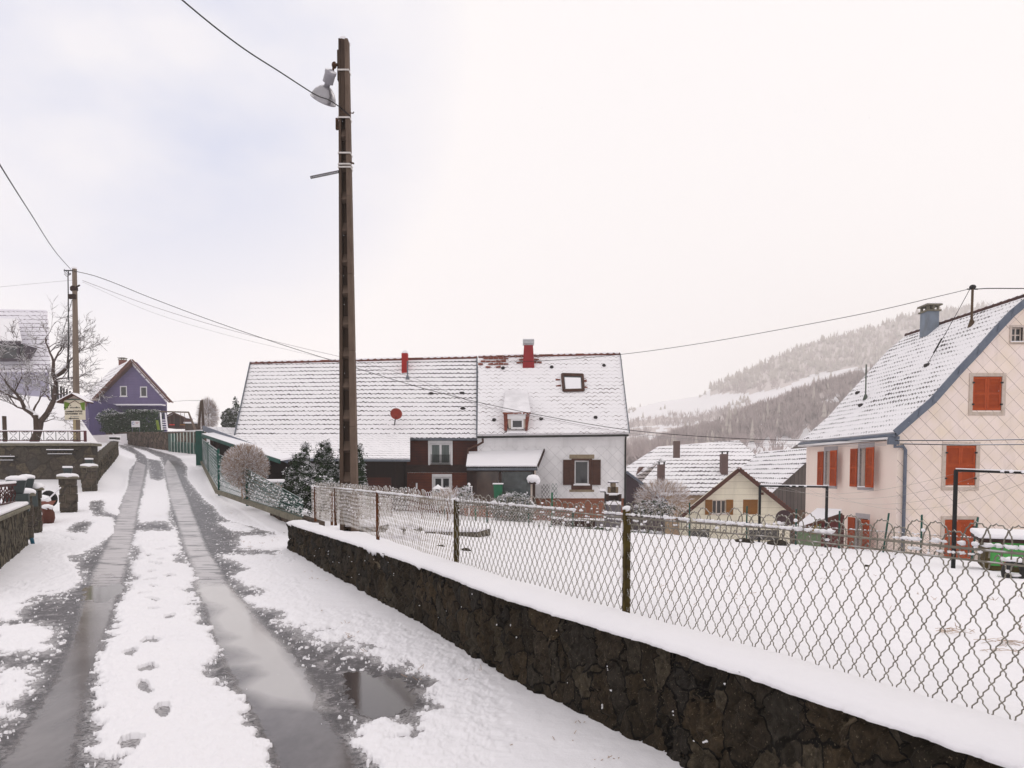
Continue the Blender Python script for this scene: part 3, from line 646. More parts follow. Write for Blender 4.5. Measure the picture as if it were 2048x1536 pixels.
for i in range(46):
    y = 1.6 + 11 * rr.random() ** 1.3; z = rr.uniform(.12, .6); a = rr.uniform(.002, .007)
    for k in range(rr.choice([1, 1, 3])): mb.blob((wf(y) - .04, y + rr.uniform(-.02, .02), z + rr.uniform(-.012, .012)), a, a * rr.uniform(.8, 2.5), a * rr.uniform(.5, 1.3), .9, 6, 4, i)
mb.build('snow_fleck', M['snow'], wall, True)
# fence path
def fx(Y): return float(np.interp(Y, [1.0, 2.2, 4.63, 7.0, 9.9, 12.6, 13.7], [2.72, 2.10, .78, -.57, -1.95, -3.26, -3.95]))
FZ = .69; FH = .63
fence = thing('wire_fence', (fx(7), 7, FZ), 'woven wire fence with looped top and rusty posts standing on the dark stone wall', 'fence')
class Path:
    def __init__(s, pts):
        s.p = [Vector(p) for p in pts]; s.L = [0]
        for a, b in zip(s.p, s.p[1:]): s.L.append(s.L[-1] + (b - a).length)
        s.len = s.L[-1]
    def __call__(s, d):
        d = max(0, min(s.len - 1e-6, d))
        for i in range(len(s.p) - 1):
            if d <= s.L[i + 1]: f = (d - s.L[i]) / (s.L[i + 1] - s.L[i]); return s.p[i].lerp(s.p[i + 1], f)
        return s.p[-1]
def woven(path, h, cw, rows, r, mb, k=4, sub=4, arch=.10, wav=.006, zadd=0, lean=None):
    n = int(path.len / cw); hh = h / rows
    def pt(s, z):
        p = path(s); b = .012 * math.sin(s * 2.1) + .012 * math.sin(s * .9 + z * 3)
        q = path(s + .05) - path(s - .05); q = q.normalized() if q.length > 0 else Vector((1, 0, 0))
        nn = Vector((-q.y, q.x, 0)); o_ = nn * (b + (lean(s, z) if lean else 0))
        return Vector((p.x + o_.x, p.y + o_.y, p.z + z + .006 * math.sin(s * 5)))
    for i in range(-rows, n + rows):
        for sg in (1, -1):
            ps = []
            for a in range(2 * rows * sub // 2 * 1 + 1):
                f = a / sub            # node index (half cells)
                if f > 2 * rows: break
            tot = 2 * rows
            for a in range(tot * sub + 1):
                f = a / sub; s_ = (i + .5) * cw + sg * f * cw / 2 + wav * math.sin(f * 4 * math.pi) * sg * 1.3; z = f * hh / 2
                if s_ < 0 or s_ > path.len: 
                    if len(ps) > 1: break
                    ps = []; continue
                ps.append(pt(s_, z + wav * .5 * math.sin(f * 4 * math.pi)))
            if len(ps) > 2: mb.tube(ps, r, k, False)
    if arch:
        for i in range(n):
            ps = []; x0 = i * cw - .1 * cw; ww = cw * 1.45; am = arch * rnd.uniform(.8, 1.1); sk_ = rnd.uniform(-.012, .012)
            if x0 < 0 or x0 + ww > path.len: continue
            for a in range(sub * 3 + 1):
                t = math.pi * a / (sub * 3)
                ps.append(pt(x0 + ww / 2 - math.cos(t) * ww / 2 * (1 + .12 * math.sin(2 * t)), h - .015 + am * max(0, math.sin(t)) ** .6 + .004 * math.sin(a * 2.2)) + Vector((sk_ * math.sin(t), sk_ * math.sin(t), 0)))
            mb.tube(ps, r, k, False)
rnd = random.Random(11)
pA = Path([(fx(y), y, FZ - .04) for y in (1.0, 2.2, 3.4, 4.63, 5.8, 7.0)])
pB = Path([(fx(y), y, FZ - .02) for y in (7.0, 8.4, 9.9, 11.3, 12.6, 13.7)])
mb = MB(); woven(pA, FH, .078, 5, .0030, mb, 5, 8, .125, .0036)
mb.build('wire_mesh', M['wire'], fence, True)
M['wire_snowy'] = pm('snow_caked_wire', (.42, .375, .32), (.27, .235, .19), 30, .7, .2, .001, snow=.9, sthr=.1)
mb = MB(); woven(pB, FH, .078, 5, .0038, mb, 3, 3, .12, .002)
mb.build('wire_mesh', M['wire_snowy'], fence, True)
def rail(path, z, r, mb, k=5, sag=.015, posts=()):
    n = int(path.len / .15); ps = []
    for i in range(n + 1):
        s_ = path.len * i / n; p = path(s_); ps.append(Vector((p.x, p.y, p.z + z - sag * abs(math.sin(s_ * 1.1)))))
    mb.tube(ps, r, k)
pF = Path([(fx(y), y, FZ - .02) for y in (1.0, 2.2, 3.4, 4.63, 5.8, 7.0, 8.4, 9.9, 11.3, 12.6, 13.7)])
for z, r in ((FH + .01, .006), (FH - .035, .0045)):
    mb = MB(); rail(pF, z, r, mb); mb.build('rail', M['wire'], fence, True)
def clumps(path, z, mb, dens=26, r=(.008, .024), off=.012, seed=0, pat=.0):
    rr = random.Random(seed); n = int(path.len * dens)
    for i in range(n):
        s_ = rr.uniform(0, path.len)
        if mnoise.noise(Vector((s_ * 2.3, seed, 0))) < pat: continue
        p = path(s_); a = rr.uniform(*r); q = path(min(path.len, s_ + .05)) - path(max(0, s_ - .05)); q.normalize()
        e = rr.uniform(.2, 1.5); mb.blob((p.x, p.y, p.z + z + off * .4 + a * .25), a * .8 + abs(q.x) * a * e, a * .8 + abs(q.y) * a * e, a * .75, .9, 7, 5, i)
mb = MB(); clumps(pF, FH + .01, mb, 60, (.004, .014), seed=3, pat=-.3); clumps(pF, FH - .03, mb, 16, (.004, .010), seed=5)
far_ = Path([(fx(y), y, FZ - .02) for y in (6, 7.0, 8.4, 9.9, 11.3, 12.6, 13.7)]); clumps(far_, FH + .01, mb, 28, (.010, .022), seed=8, pat=-.35)
# lumps caught in the loops and in the weave
rr = random.Random(5)
for i in range(420):
    s_ = pF.len * (1 - rr.random() ** 1.7 * .75) if i % 2 else rr.uniform(0, pF.len)
    p = pF(s_); z = rr.uniform(.2, FH + .08) if s_ > 7 else rr.choice([rr.uniform(FH, FH + .06), rr.uniform(FH - .1, FH)])
    a = rr.uniform(.004, .009); mb.blob((p.x, p.y, p.z + z), a * 1.3, a * 1.3, a, .5, 6, 4, i)
mb.build('snow', M['snow'], fence, True)
M['post_rust'] = pm('rusted_lichen_post', (.035, .022, .012), (.10, .075, .02), 14, .9, .6, .006, snow=0)
def fpost(y, r=.022, top=.0, mat='post_rust'):
    mb = MB(); x = fx(y); mb.box(x - r, x + r, y - r * .35, y + r * .35, .62, FZ + FH + top); mb.box(x - r, x - r * .55, y - r * 1.4, y + r * .35, .62, FZ + FH + top)
    o = mb.build('post', M[mat], fence)
    sm = MB(); rq = random.Random(int(y * 10))
    for k in range(7): sm.blob((x - r - .006, y - .012, rq.uniform(.75, 1.3)), .012, .012, rq.uniform(.012, .05), .6, 6, 5, k)
    sm.blob((x, y, FZ + FH + top + .005), .03, .03, .02, .5, 8, 5, 3)
    s = sm.build('snow', M['snow'], fence, True)
M['post_orange'] = pm('orange_rust', (.16, .055, .02), (.08, .035, .018), 18, .9, .4, .004)
for y, m_ in ((2.35, 'post_rust'), (4.63, 'post_rust'), (7.0, 'post_rust'), (9.9, 'post_orange'), (12.6, 'post_orange'), (13.7, 'post_orange')): fpost(y, .026 if y < 8 else .022, .03 if y == 4.63 else 0, m_)
# side and back run of the garden fence
def gz(x, y): return float(H(np.array([x]), np.array([y]))[0])
bf = thing('wire_fence', (-4.2, 19, gz(-4.2, 19)), 'older wire fence running back behind the concrete pole along the far garden edge', 'fence')
bp = [(-4.05, 13.8), (-4.15, 17), (-4.2, 20.5), (-4.25, 24)]
pC = Path([(x, y, gz(x + .5, y) + .08) for x, y in bp]); pC.p[0].z = FZ
mb = MB(); woven(pC, .62, .09, 5, .0045, mb, 3, 3, .08)
bp2 = [(-4.25, 24), (-2.6, 24.3), (-1, 24.5), (1, 24.6), (2.2, 24.6)]
pD = Path([(x, y, gz(x, y) + .06) for x, y in bp2]); woven(pD, .68, .10, 5, .0055, mb, 3, 2, .0)
mb.build('wire_mesh', M['wire_snowy'], bf, False)
mb = MB(); rail(pC, .62, .007, mb); rail(pD, .70, .008, mb); mb.build('rail', M['wire'], bf)
mb = MB(); clumps(pC, .62, mb, 20, (.012, .03), seed=13, pat=-.5); clumps(pD, .70, mb, 16, (.015, .032), seed=14, pat=-.4)
rr = random.Random(15)
for i in range(900):
    q = pC if i % 2 else pD; p = q(rr.uniform(0, q.len)); a = rr.uniform(.006, .014); mb.blob((p.x, p.y, p.z + rr.uniform(.05, .75)), a, a, a, .5, 5, 3, i)
mb.build('snow', M['snow'], bf, True)
for i, (x, y) in enumerate([(-4.1, 15.5), (-4.2, 19), (-4.25, 24), (-3.2, 24.2), (-2.3, 24.35), (-.9, 24.5), (.6, 24.6), (2.2, 24.6)]):
    mb = MB(); z = gz(x, y); mb.box(x - .025, x + .025, y - .02, y + .02, z - .2, z + .82); mb.build('post', M['post_orange'] if i < 5 else M['green_metal'], bf)

# ---------------------------------------------------------------- concrete pole with lamp
YP = 12.5; zp0 = .2
M['pole'] = pm('weathered_concrete', (.085, .056, .040), (.045, .030, .023), 5, .9, .5, .01, stretch=(1, 1, .35), bscale=40)
M['pole_side'] = pm('weathered_concrete_light', (.15, .108, .083), (.09, .062, .048), 7, .9, .5, .01, stretch=(1, 1, .4), bscale=40)
top = P(689, 85, YP).z
pole = thing('utility_pole', (-2.98, YP, zp0), 'tall tapering brown concrete utility pole with recessed panels, behind the fence', 'utility pole')
def pxx(px, py): return P(px, py, YP).x
def pedge(f, z):   # f 0..1 across front
    t = (z - zp0) / (top - zp0); zz = z
    xl = np.interp(t, [0, 1], [pxx(681.5, 975), pxx(680, 90)]); xr = np.interp(t, [0, 1], [pxx(718, 975), pxx(699, 90)])
    return xl + (xr - xl) * f
def strip(f0, f1, y0, y1, z0, z1, mb, ev=1.2):
    n = max(1, int((z1 - z0) / ev))
    for i in range(n):
        a = z0 + (z1 - z0) * i / n; b = z0 + (z1 - z0) * (i + 1) / n
        mb.hexa([(pedge(f0, a), y0, a), (pedge(f1, a), y0, a), (pedge(f1, a), y1, a), (pedge(f0, a), y1, a), (pedge(f0, b), y0, b), (pedge(f1, b), y0, b), (pedge(f1, b), y1, b), (pedge(f0, b), y1, b)])
mb = MB(); strip(0, .22, YP - .13, YP + .02, zp0 - .5, top, mb); strip(.22, .62, YP - .0, YP + .02, zp0 - .5, top - .9, mb)
strip(.22, .62, YP - .127, YP + .018, top - 1.35, top, mb)
mb.build('shaft', M['pole'], pole, bevel=.012)
mb = MB(); strip(.62, 1., YP - .13, YP + .02, zp0 - .5, top, mb); mb.build('flange', M['pole_side'], pole, bevel=.012)
for k in range(15):
    zc = P(697, 968 - 62.2 * k, YP).z
    if zc > top - 1.5: break
    f0, f1 = .22, .62; z0, z1 = zc + .0, zc + .17; mb = MB()
    mb.hexa([(pedge(f0, z0), YP - .02, z0), (pedge(f1, z0), YP - .02, z0), (pedge(f1, z0), YP - .003, z0), (pedge(f0, z0), YP - .003, z0), (pedge(f0, z0 + .05), YP - .115, z0 + .05), (pedge(f1, z0 + .05), YP - .115, z0 + .05), (pedge(f1, z1), YP - .003, z1 + .05), (pedge(f0, z1), YP - .003, z1 + .05)]); mb.build('step', M['pole_side'], pole)
M['band'] = pm('steel_band', (.62, .58, .57), (.45, .42, .4), 12, .4, .1, metal=.5)
for py in (149, 243, 313, 335, 341):
    z = P(690, py, YP).z; x0, x1 = pedge(0, z) - .008, pedge(1, z) + .012; mb = MB(); mb.box(x0, x1, YP - .15, YP - .138, z - .012, z + .014); mb.box(x0, x0 + .006, YP - .137, YP + .03, z - .012, z + .014); mb.box(x1 - .006, x1, YP - .137, YP + .03, z - .012, z + .014)
    mb.build('band', M['band'], pole)
a = P(621, 355, YP - .16); b = P(679, 343, YP - .16); mb = MB(); n = 18
for i in range(n):   # perforated angle
    p, q = a.lerp(b, i / n), a.lerp(b, (i + .62) / n); mb.bar(p, q, .02, .045)
    q2 = a.lerp(b, (i + 1) / n)
    for s_ in (-.018, .018): mb.bar(q + Vector((0, 0, s_)), q2 + Vector((0, 0, s_)), .02, .010)
mb.build('bracket', pm('dark_steel', (.05, .042, .042), None, 8, .6, .1), pole)
mb = MB(); zt = P(690, 338, YP).z; mb.bar((pedge(1, zt), YP - .15, zt + .05), (pedge(1, zt) + .07, YP - .15, zt + .03), .03, .02); mb.bar((pedge(0, P(0, 262, YP).z) - .04, YP - .05, P(0, 262, YP).z), (pedge(0, P(0, 242, YP).z) - .04, YP - .05, P(0, 240, YP).z), .05, .05)
zt = P(0, 232, YP).z; mb.bar((pedge(1, zt), YP - .1, zt), (pedge(1, zt) + .07, YP - .1, zt), .012); mb.bar((pedge(1, zt) + .06, YP - .12, zt - .02), (pedge(1, zt) + .07, YP - .08, zt + .03), .012)
mb.build('fixing', M['rust'], pole)
mb = MB(); mb.blob((pedge(.5, top), YP + .01, top + .01), .095, .15, .04, .4, 10, 6, 3); mb.build('snow', M['snow'], pole, True)
# lamp
M['lamp_body'] = pm('grey_enamel', (.33, .32, .35), (.24, .23, .26), 6, .35, .1, snow=.8, sthr=.55)
c0 = P(662, 142, YP - .15); c1 = P(645, 205, YP + .14); ax = (c1 - c0).normalized(); Lm = (c1 - c0).length
lamp = MB().lathe(c0, [(.01, -.03), (.07, -.01), (.10, .0), (.10, .05), (.093, .055), (.093, .2), (.05, .205), (.05, .28)], 20, ax)
lo = lamp.build('lamp', M['lamp_body'], pole, True)
sh = MB().lathe(c0 + ax * .25, [(.05, 0), (.10, .03), (.165, .09), (.205, .16), (.22, .22), (.235, .235), (.235, .25), (.21, .25), (.20, .16), (.08, .06)], 26, ax)
sh.build('lamp_shade', pm('aluminium_shade', (.36, .35, .37), (.24, .23, .25), 6, .28, .1, metal=.5, snow=.85, sthr=.5), lo, True)
mb = MB(); mb.tube([c0 + Vector((.02, .05, .0)), c0 + Vector((.03, .05, .10)), c0 + Vector((.08, .08, .16)), (pedge(0, c0.z + .14), YP, c0.z + .14)], .02, 8)
mb.blob(c0 + Vector((.045, .05, .13)), .05, .05, .06, .2); mb.box(pedge(0, c0.z) - .035, pedge(0, c0.z) - .003, YP - .06, YP + .06, c0.z - .1, c0.z + .42)
mb.build('lamp_bracket', M['rust'], pole)
# ---------------------------------------------------------------- building kit
class Face:
    """a wall plane: a = along, d = depth inward, z"""
    def __init__(s, kind, c): s.k = kind; s.c = c
    def pt(s, a, d, z): return (a, s.c + d, z) if s.k == 'y' else (s.c + d, -a, z)     # kind x: faces -X, a = -y
    def box(s, mb, a0, a1, d0, d1, z0, z1):
        q = [(a0, d0), (a1, d0), (a1, d1), (a0, d1)]
        return mb.hexa([s.pt(a, d, z0) for a, d in q] + [s.pt(a, d, z1) for a, d in q])
    def wall(s, mb, prof, z0, th, ops=()):
        """prof [(a,ztop)...]; ops [(a0,a1,z0,z1)]"""
        br = sorted(set([p[0] for p in prof] + [o[0] for o in ops] + [o[1] for o in ops]))
        zt = lambda a: float(np.interp(a, [p[0] for p in prof], [p[1] for p in prof]))
        for a0, a1 in zip(br, br[1:]):
            if a1 - a0 < 1e-4: continue
            cuts = sorted([(o[2], o[3]) for o in ops if o[0] <= a0 + 1e-5 and o[1] >= a1 - 1e-5]); z = z0
            for c0, c1 in cuts:
                if c0 > z + 1e-4: s.box(mb, a0, a1, 0, th, z, c0)
                z = c1
            q = [(a0, 0), (a1, 0), (a1, th), (a0, th)]
            mb.hexa([s.pt(a, d, z) for a, d in q] + [s.pt(a, d, zt(a)) for a, d in q])
        return mb
def frame(fc, parent, a0, a1, z0, z1, t=.06, d=.10, mull=1, cross=(), mat='white', glass='glass', name='window', sill=True, proud=0., sillmat=None):
    """window frame with pane (recessed in the opening)"""
    mb = MB(); d0, d1 = d - proud, d + .05
    fc.box(mb, a0, a0 + t, d0, d1, z0, z1); fc.box(mb, a1 - t, a1, d0, d1, z0, z1)
    fc.box(mb, a0 + t, a1 - t, d0, d1, z0, z0 + t); fc.box(mb, a0 + t, a1 - t, d0, d1, z1 - t, z1)
    for k in range(1, mull + 1):
        if mull: m = a0 + (a1 - a0) * k / (mull + 1); fc.box(mb, m - t * .6, m + t * .6, d0 + .004, d1, z0 + t, z1 - t)
    for f in cross: m = z0 + (z1 - z0) * f; fc.box(mb, a0 + t, a1 - t, d0 + .008, d1, m - .02, m + .02)
    w_ = mb.build(name, M[mat], parent)
    g = MB(); fc.box(g, a0 + .01, a1 - .01, d + .03, d + .045, z0 + .01, z1 - .01); g.build('pane', M[glass], w_)
    if sill:
        s_ = MB(); fc.box(s_, a0 - .06, a1 + .06, -.06, d, z0 - .05, z0 - .004); s_.build('sill', M[sillmat or mat], w_)
        s_ = MB(); fc.box(s_, a0 - .05, a1 + .05, -.055, d - .01, z0 - .004, z0 + .03); s_.build('sill_snow', M['snow'], w_, bevel=.01)
    return w_
def louver(fc, parent, a0, a1, z0, z1, mat, d0=-.05, d1=-.01, slats=True, label=None, split=0):
    mb = MB(); t = .07
    def leaf(a0, a1):
        fc.box(mb, a0, a0 + t, d0, d1, z0, z1); fc.box(mb, a1 - t, a1, d0, d1, z0, z1)
        for z in (z0, (z0 + z1) / 2 - .04, z1 - .08): fc.box(mb, a0 + t, a1 - t, d0 + .002, d1, z, z + .08)
        fc.box(mb, a0 + t, a1 - t, d1 - .012, d1 - .002, z0 + .08, z1 - .08)
        if slats:
            n = int((z1 - z0) / .055)
            for i in range(n):
                z = z0 + .08 + (z1 - z0 - .16) * i / n
                if abs(z - (z0 + z1) / 2) < .06: continue
                q = [(a0 + t, d0 + .006), (a1 - t, d0 + .006), (a1 - t, d1 - .012), (a0 + t, d1 - .012)]
                mb.hexa([fc.pt(a, d, z + (0 if k < 2 else .03)) for k, (a, d) in enumerate(q)] + [fc.pt(a, d, z + (.012 if k < 2 else .042)) for k, (a, d) in enumerate(q)])
    if split: m = (a0 + a1) / 2; leaf(a0, m - .004); leaf(m + .004, a1)
    else: leaf(a0, a1)
    return mb.build('shutter', M[mat], parent, label=label)
def surround(fc, parent, a0, a1, z0, z1, t, mat, d=-.02, top=None, bot=None, name='surround'):
    mb = MB(); tp = top or t; bt = bot or t
    fc.box(mb, a0 - t, a0, d, .08, z0 - bt, z1 + tp); fc.box(mb, a1, a1 + t, d, .08, z0 - bt, z1 + tp)
    fc.box(mb, a0, a1, d + .002, .08, z1, z1 + tp); fc.box(mb, a0, a1, d + .002, .08, z0 - bt, z0 - .055)
    return mb.build(name, M[mat], parent, bevel=.006)
def gutter(parent, a, b, r=.07, mat='zinc', name='gutter', drop=None):
    mb = MB(); mb.tube([a, b], r, 8); g = mb.build(name, M[mat], parent, True)
    if drop: m2 = MB(); m2.tube(drop, r * .72, 8); m2.build('downpipe', M[mat], parent, True)
    return g
def roofquad(parent, pts, t, mat, name='roof', label=None, back=None):
    mb = MB(); mb.slab(*pts, t)
    if back: mb.slab(*back, t)
    return mb.build(name, mat, parent, label=label)
def chimney(parent, x0, x1, y0, y1, z0, z1, mat, cap='slab', name='chimney', snow=True):
    mb = MB(); mb.box(x0, x1, y0, y1, z0, z1); c = mb.build(name, mat, parent)
    if cap == 'slab':
        k = MB(); k.box(x0 - .06, x1 + .06, y0 - .06, y1 + .06, z1, z1 + .06)
        for px_ in (x0, (x0 + x1) / 2 - .04, x1 - .08):
            for py_ in (y0, y1 - .08): k.box(px_, px_ + .08, py_, py_ + .08, z1 + .06, z1 + .24)
        k.box(x0 - .09, x1 + .09, y0 - .09, y1 + .09, z1 + .24, z1 + .30); k.build('chimney_cap', M['concrete_cap'], c)
        if snow: k = MB(); k.box(x0 - .08, x1 + .08, y0 - .08, y1 + .08, z1 + .30, z1 + .34); k.build('snow', M['snow'], c, bevel=.02)
    return c
def ridge_tiles(parent, a, b, mat, r=.09, step=.35, snow=.6, seed=0):
    a, b = Vector(a), Vector(b); n = int((b - a).length / step); mb = MB(); sm = MB(); rr = random.Random(seed)
    for i in range(n):
        p, q = a.lerp(b, i / n), a.lerp(b, (i + .97) / n); mb.tube([p, p.lerp(q, .85), q], [r, r * .92, r * 1.15], 8)
        if mnoise.noise(Vector((i * .23, seed, 0))) < snow - .5: 
            e = (q - p) * .44; c = (p + q) / 2; c.z += r * .62; sm.blob(c - (q - p) * .05, abs(e.x) * 1.05 + .04, .09, .07, .3, 8, 5, i)
    o = mb.build('ridge', mat, parent)
    if sm.v: sm.build('snow', M['snow'], o, True)
    return o
def wire(name, pts, r, mat, label, cat='cable', group=None):
    if 3 < len(pts) < 20:      # smooth hang through the given points
        V = [Vector(p) for p in pts]; V = [V[0] * 2 - V[1]] + V + [V[-1] * 2 - V[-2]]; o_ = []
        for i in range(1, len(V) - 2):
            L1 = max((V[i] - V[i - 1]).length, .01); L2 = (V[i + 1] - V[i]).length; L3 = max((V[i + 2] - V[i + 1]).length, .01)
            m1 = ((V[i] - V[i - 1]) / L1 + (V[i + 1] - V[i]) / L2) * .5 * L2; m2 = ((V[i + 1] - V[i]) / L2 + (V[i + 2] - V[i + 1]) / L3) * .5 * L2
            for k in range(8):
                t = k / 8; o_.append(V[i] * (2 * t ** 3 - 3 * t * t + 1) + m1 * (t ** 3 - 2 * t * t + t) + V[i + 1] * (3 * t * t - 2 * t ** 3) + m2 * (t ** 3 - t * t))
        pts = o_ + [V[-2]]
    mb = MB(); mb.tube(pts, r, 5); return tag(mb.build(name, M[mat], None, True), label, cat, group)
def cat_(p, q, sag, n=24):
    p, q = Vector(p), Vector(q); return [p.lerp(q, i / n) - Vector((0, 0, sag * 4 * (i / n) * (1 - i / n))) for i in range(n + 1)]

# ================================================================ pink gable house, right
YG = 25.0; YF = 32.2
xc, xr_ = P(1795, 900, YG).x, P(1795, 900, YG).x + 9.4; zb = -4.2
z_e = P(1785, 866, YG).z; xa = (xc + xr_) / 2; z_a = P(2050, 588, YG).z + .0
xl_far = P(1613, 900, YF).x
pink = thing('house', (xa, 28.6, -3), 'pink gabled house with red shutters and snowy roof at the right edge of the garden', 'house')
M['pink_plain'] = pm('pink_render', (.84, .70, .63), (.86, .75, .67), 1.2, .9, .15, .004)
M['pink_slate'] = linesm('pink_diamond_slate', (.86, .74, .69), (.27, .20, .18), 'diamond', .58, .035, .75, dirt=(.80, .68, .56), w2=.020)
M['grey_trim'] = pm('grey_trim', (.46, .43, .44), (.38, .35, .36), 5, .8, .2)
M['cream_trim'] = pm('worn_cream_trim', (.58, .50, .46), (.44, .36, .29), 9, .8, .3)
M['red_shutter'] = pm('red_shutter_paint', (.42, .068, .010), (.32, .046, .008), 5, .6, .2)
M['zinc_blue'] = pm('blue_grey_zinc', (.10, .12, .165), (.15, .17, .21), 6, .45, .15, metal=.3)
gf = Face('y', YG)
def rake(px, py): q = P(px, py, YG); return (q.x, q.z)
rk = [rake(1785, 864), rake(1830.5, 824), rake(1858.6, 800), rake(1910, 742), rake(1947.7, 702), rake(1987.5, 657), rake(2015.6, 627), (xa, z_a)]
prof = [(x, z - .12) for x, z in rk if x > xc - .01]; prof = [(xc, float(np.interp(xc, [r[0] for r in rk], [r[1] for r in rk])) - .12)] + [p for p in prof if p[0] > xc + .01]
prof = prof + [(2 * xa - x, z) for x, z in prof[::-1][1:]]
wx = [(rake(1945, 787)[0], rake(2003, 787)[0], P(0, 821, YG).z, P(0, 753, YG).z), (rake(1891, 931)[0], rake(1951, 931)[0], P(0, 971, YG).z, P(0, 891, YG).z), (rake(1888, 1080)[0], rake(1947, 1080)[0], P(0, 1120, YG).z, P(0, 1039, YG).z)]
small = (rake(2023, 670)[0], rake(2045, 670)[0], P(0, 684, YG).z, P(0, 655, YG).z)
w2 = [(2 * xa - b, 2 * xa - a, c, d) for a, b, c, d in wx[1:]]
mb = MB(); gf.wall(mb, prof, zb, .3, wx + [small] + w2); mb.build('gable_wall', M['pink_slate'], pink)
for k, (a, b, c, d) in enumerate(wx + w2):
    louver(gf, pink, a + .01, b - .01, c + .01, d - .01, 'red_shutter', .0, .04, True, split=1)
    surround(gf, pink, a, b, c, d, .14, 'cream_trim', -.03, top=.12, bot=.18)
    for zz in (c + (d - c) * .18, c + (d - c) * .82):
        for aa in (a - .03, b - .05): m2 = MB(); gf.box(m2, aa, aa + .08, -.05, .0, zz - .03, zz + .03); m2.build('hinge', M['black_metal'], pink)
frame(gf, pink, *small, t=.04, d=.08, cross=(.5,), mat='cream_trim'); surround(gf, pink, *small, .08, 'cream_trim', -.03)
# side wall (leaning a little away): real wall facing -X
sf = Face('x', xc)
class SFace(Face):      # wall from near corner (xc,YG) to far corner, facing left
    def __init__(s, p, q): s.p = Vector((p[0], p[1], 0)); s.t = (Vector((q[0], q[1], 0)) - s.p).normalized(); s.n = Vector((-s.t.y, s.t.x, 0)); s.k = 's'
    def pt(s, a, d, z): v = s.p - s.t * a - s.n * d; return (v.x, v.y, z)      # a negative going away
sf = SFace((xc, YG + .0), (xl_far, YF))
def along(px, py=930):   # distance along side wall for a pixel column
    lo, hi = 0., 7.6
    for _ in range(40):
        m = (lo + hi) / 2; v = sf.p + sf.t * m
        if proj(v.x, v.y, 1.6)[0] > px: lo = m
        else: hi = m
    return -(lo + hi) / 2
def zat(a, py): v = sf.p - sf.t * a; return P(0, py, v.y).z
sw = []
for (l, r, t, b) in ((1650.5, 1671.5, 902, 971), (1719, 1744, 896, 974), (1717, 1738, 1037, 1112)):
    a0, a1 = along(l), along(r); m = (a0 + a1) / 2; sw.append((a0, a1, zat(m, b), zat(m, t)))
# openings are wider than what shows (right shutter folded on to the wall hides part of it)
sw = [(a0, a1 + .02, z0, z1) for a0, a1, z0, z1 in sw]
Ls = (Vector((xl_far, YF, 0)) - sf.p).length
ze = z_e - .25
mb = MB(); sf.wall(mb, [(-Ls, ze), (0 - .003, ze)], zb, .3, sw); mb.build('side_wall', M['pink_plain'], pink)
M['dark_glass'] = M['glass']
M['brown_paint'] = pm('brown_window_paint', (.10, .045, .03), (.06, .03, .02), 6, .6, .1)
for k, (a0, a1, z0, z1) in enumerate(sw):
    frame(sf, pink, a0, a1, z0, z1, t=.06, d=.22, mull=1, mat='brown_paint', sillmat='grey_trim')
    surround(sf, pink, a0, a1, z0, z1, .13, 'grey_trim', -.015, top=.2)
    # inner reveal in grey stone
    for s_ in (-1, 1):
        aw = .62
        if s_ < 0: louver(sf, pink, a0 - .12 - .5, a0 - .12, z0, z1, 'red_shutter', -.07, -.03, True)
        else: louver(sf, pink, a1 + .04, a1 + .56, z0, z1, 'red_shutter', -.30, -.26, True)
# letting notice taped inside the nearer upper window
a0, a1, z0, z1 = sw[1]; 
post = MB(); zp1 = zat(a0, 917); zp2 = zat(a0, 955); am = a0 + (a1 - a0) * .42
sf.box(post, am, am + .42, .19, .20, zp2, zp1); po = post.build('notice', pm('notice_paper', (.78, .78, .76), (.74, .74, .74), 3, .6, 0), pink)
for (f0, f1, g0, g1, c) in ((.05, .9, .06, .14, (.05, .42, .25)), (.1, .95, .42, .72, (.05, .13, .42)), (.05, .95, .86, .94, (.6, .08, .08))):
    q = MB(); hh = zp1 - zp2; sf.box(q, am + .42 * f0, am + .42 * f1, .186, .189, zp1 - hh * g1, zp1 - hh * g0); q.build('notice_band', pm('notice_ink', c, c, 3, .6, 0), po)
def text(name, s, size, loc, rot, mat, parent, extr=.003, bold=0.):
    cu = bpy.data.curves.new(name, 'FONT'); cu.body = s; cu.size = size; cu.extrude = extr; cu.align_x = 'CENTER'; cu.align_y = 'CENTER'; cu.offset = bold; cu.resolution_u = 2
    t = bpy.data.objects.new('tmp', cu); col.objects.link(t); dg = bpy.context.evaluated_depsgraph_get(); me = bpy.data.meshes.new_from_object(t.evaluated_get(dg))
    bpy.data.objects.remove(t); o = bpy.data.objects.new(name, me); col.objects.link(o); me.materials.clear(); me.materials.append(mat)
    me.transform(Matrix.Rotation(rot[2], 4, 'Z') @ Matrix.Rotation(rot[1], 4, 'Y') @ Matrix.Rotation(rot[0], 4, 'X')); b = wloc(parent); me.transform(Matrix.Translation(Vector(loc) - b)); o.parent = parent; return o
M['ink_red'] = pm('red_ink', (.65, .05, .04), None, 3, .6, 0); M['ink_blue'] = pm('pale_ink', (.75, .8, .85), None, 3, .6, 0); M['ink'] = pm('black_ink', (.02, .02, .02), (.03, .03, .03), 3, .6, 0)
ang = math.atan2(-sf.t.y, -sf.t.x)
v = Vector(sf.pt(am + .2, .185, zp1 - (zp1 - zp2) * .28)); text('lettering', 'À LOUER', .12, v, (math.pi / 2, 0, ang), M['ink_red'], po)
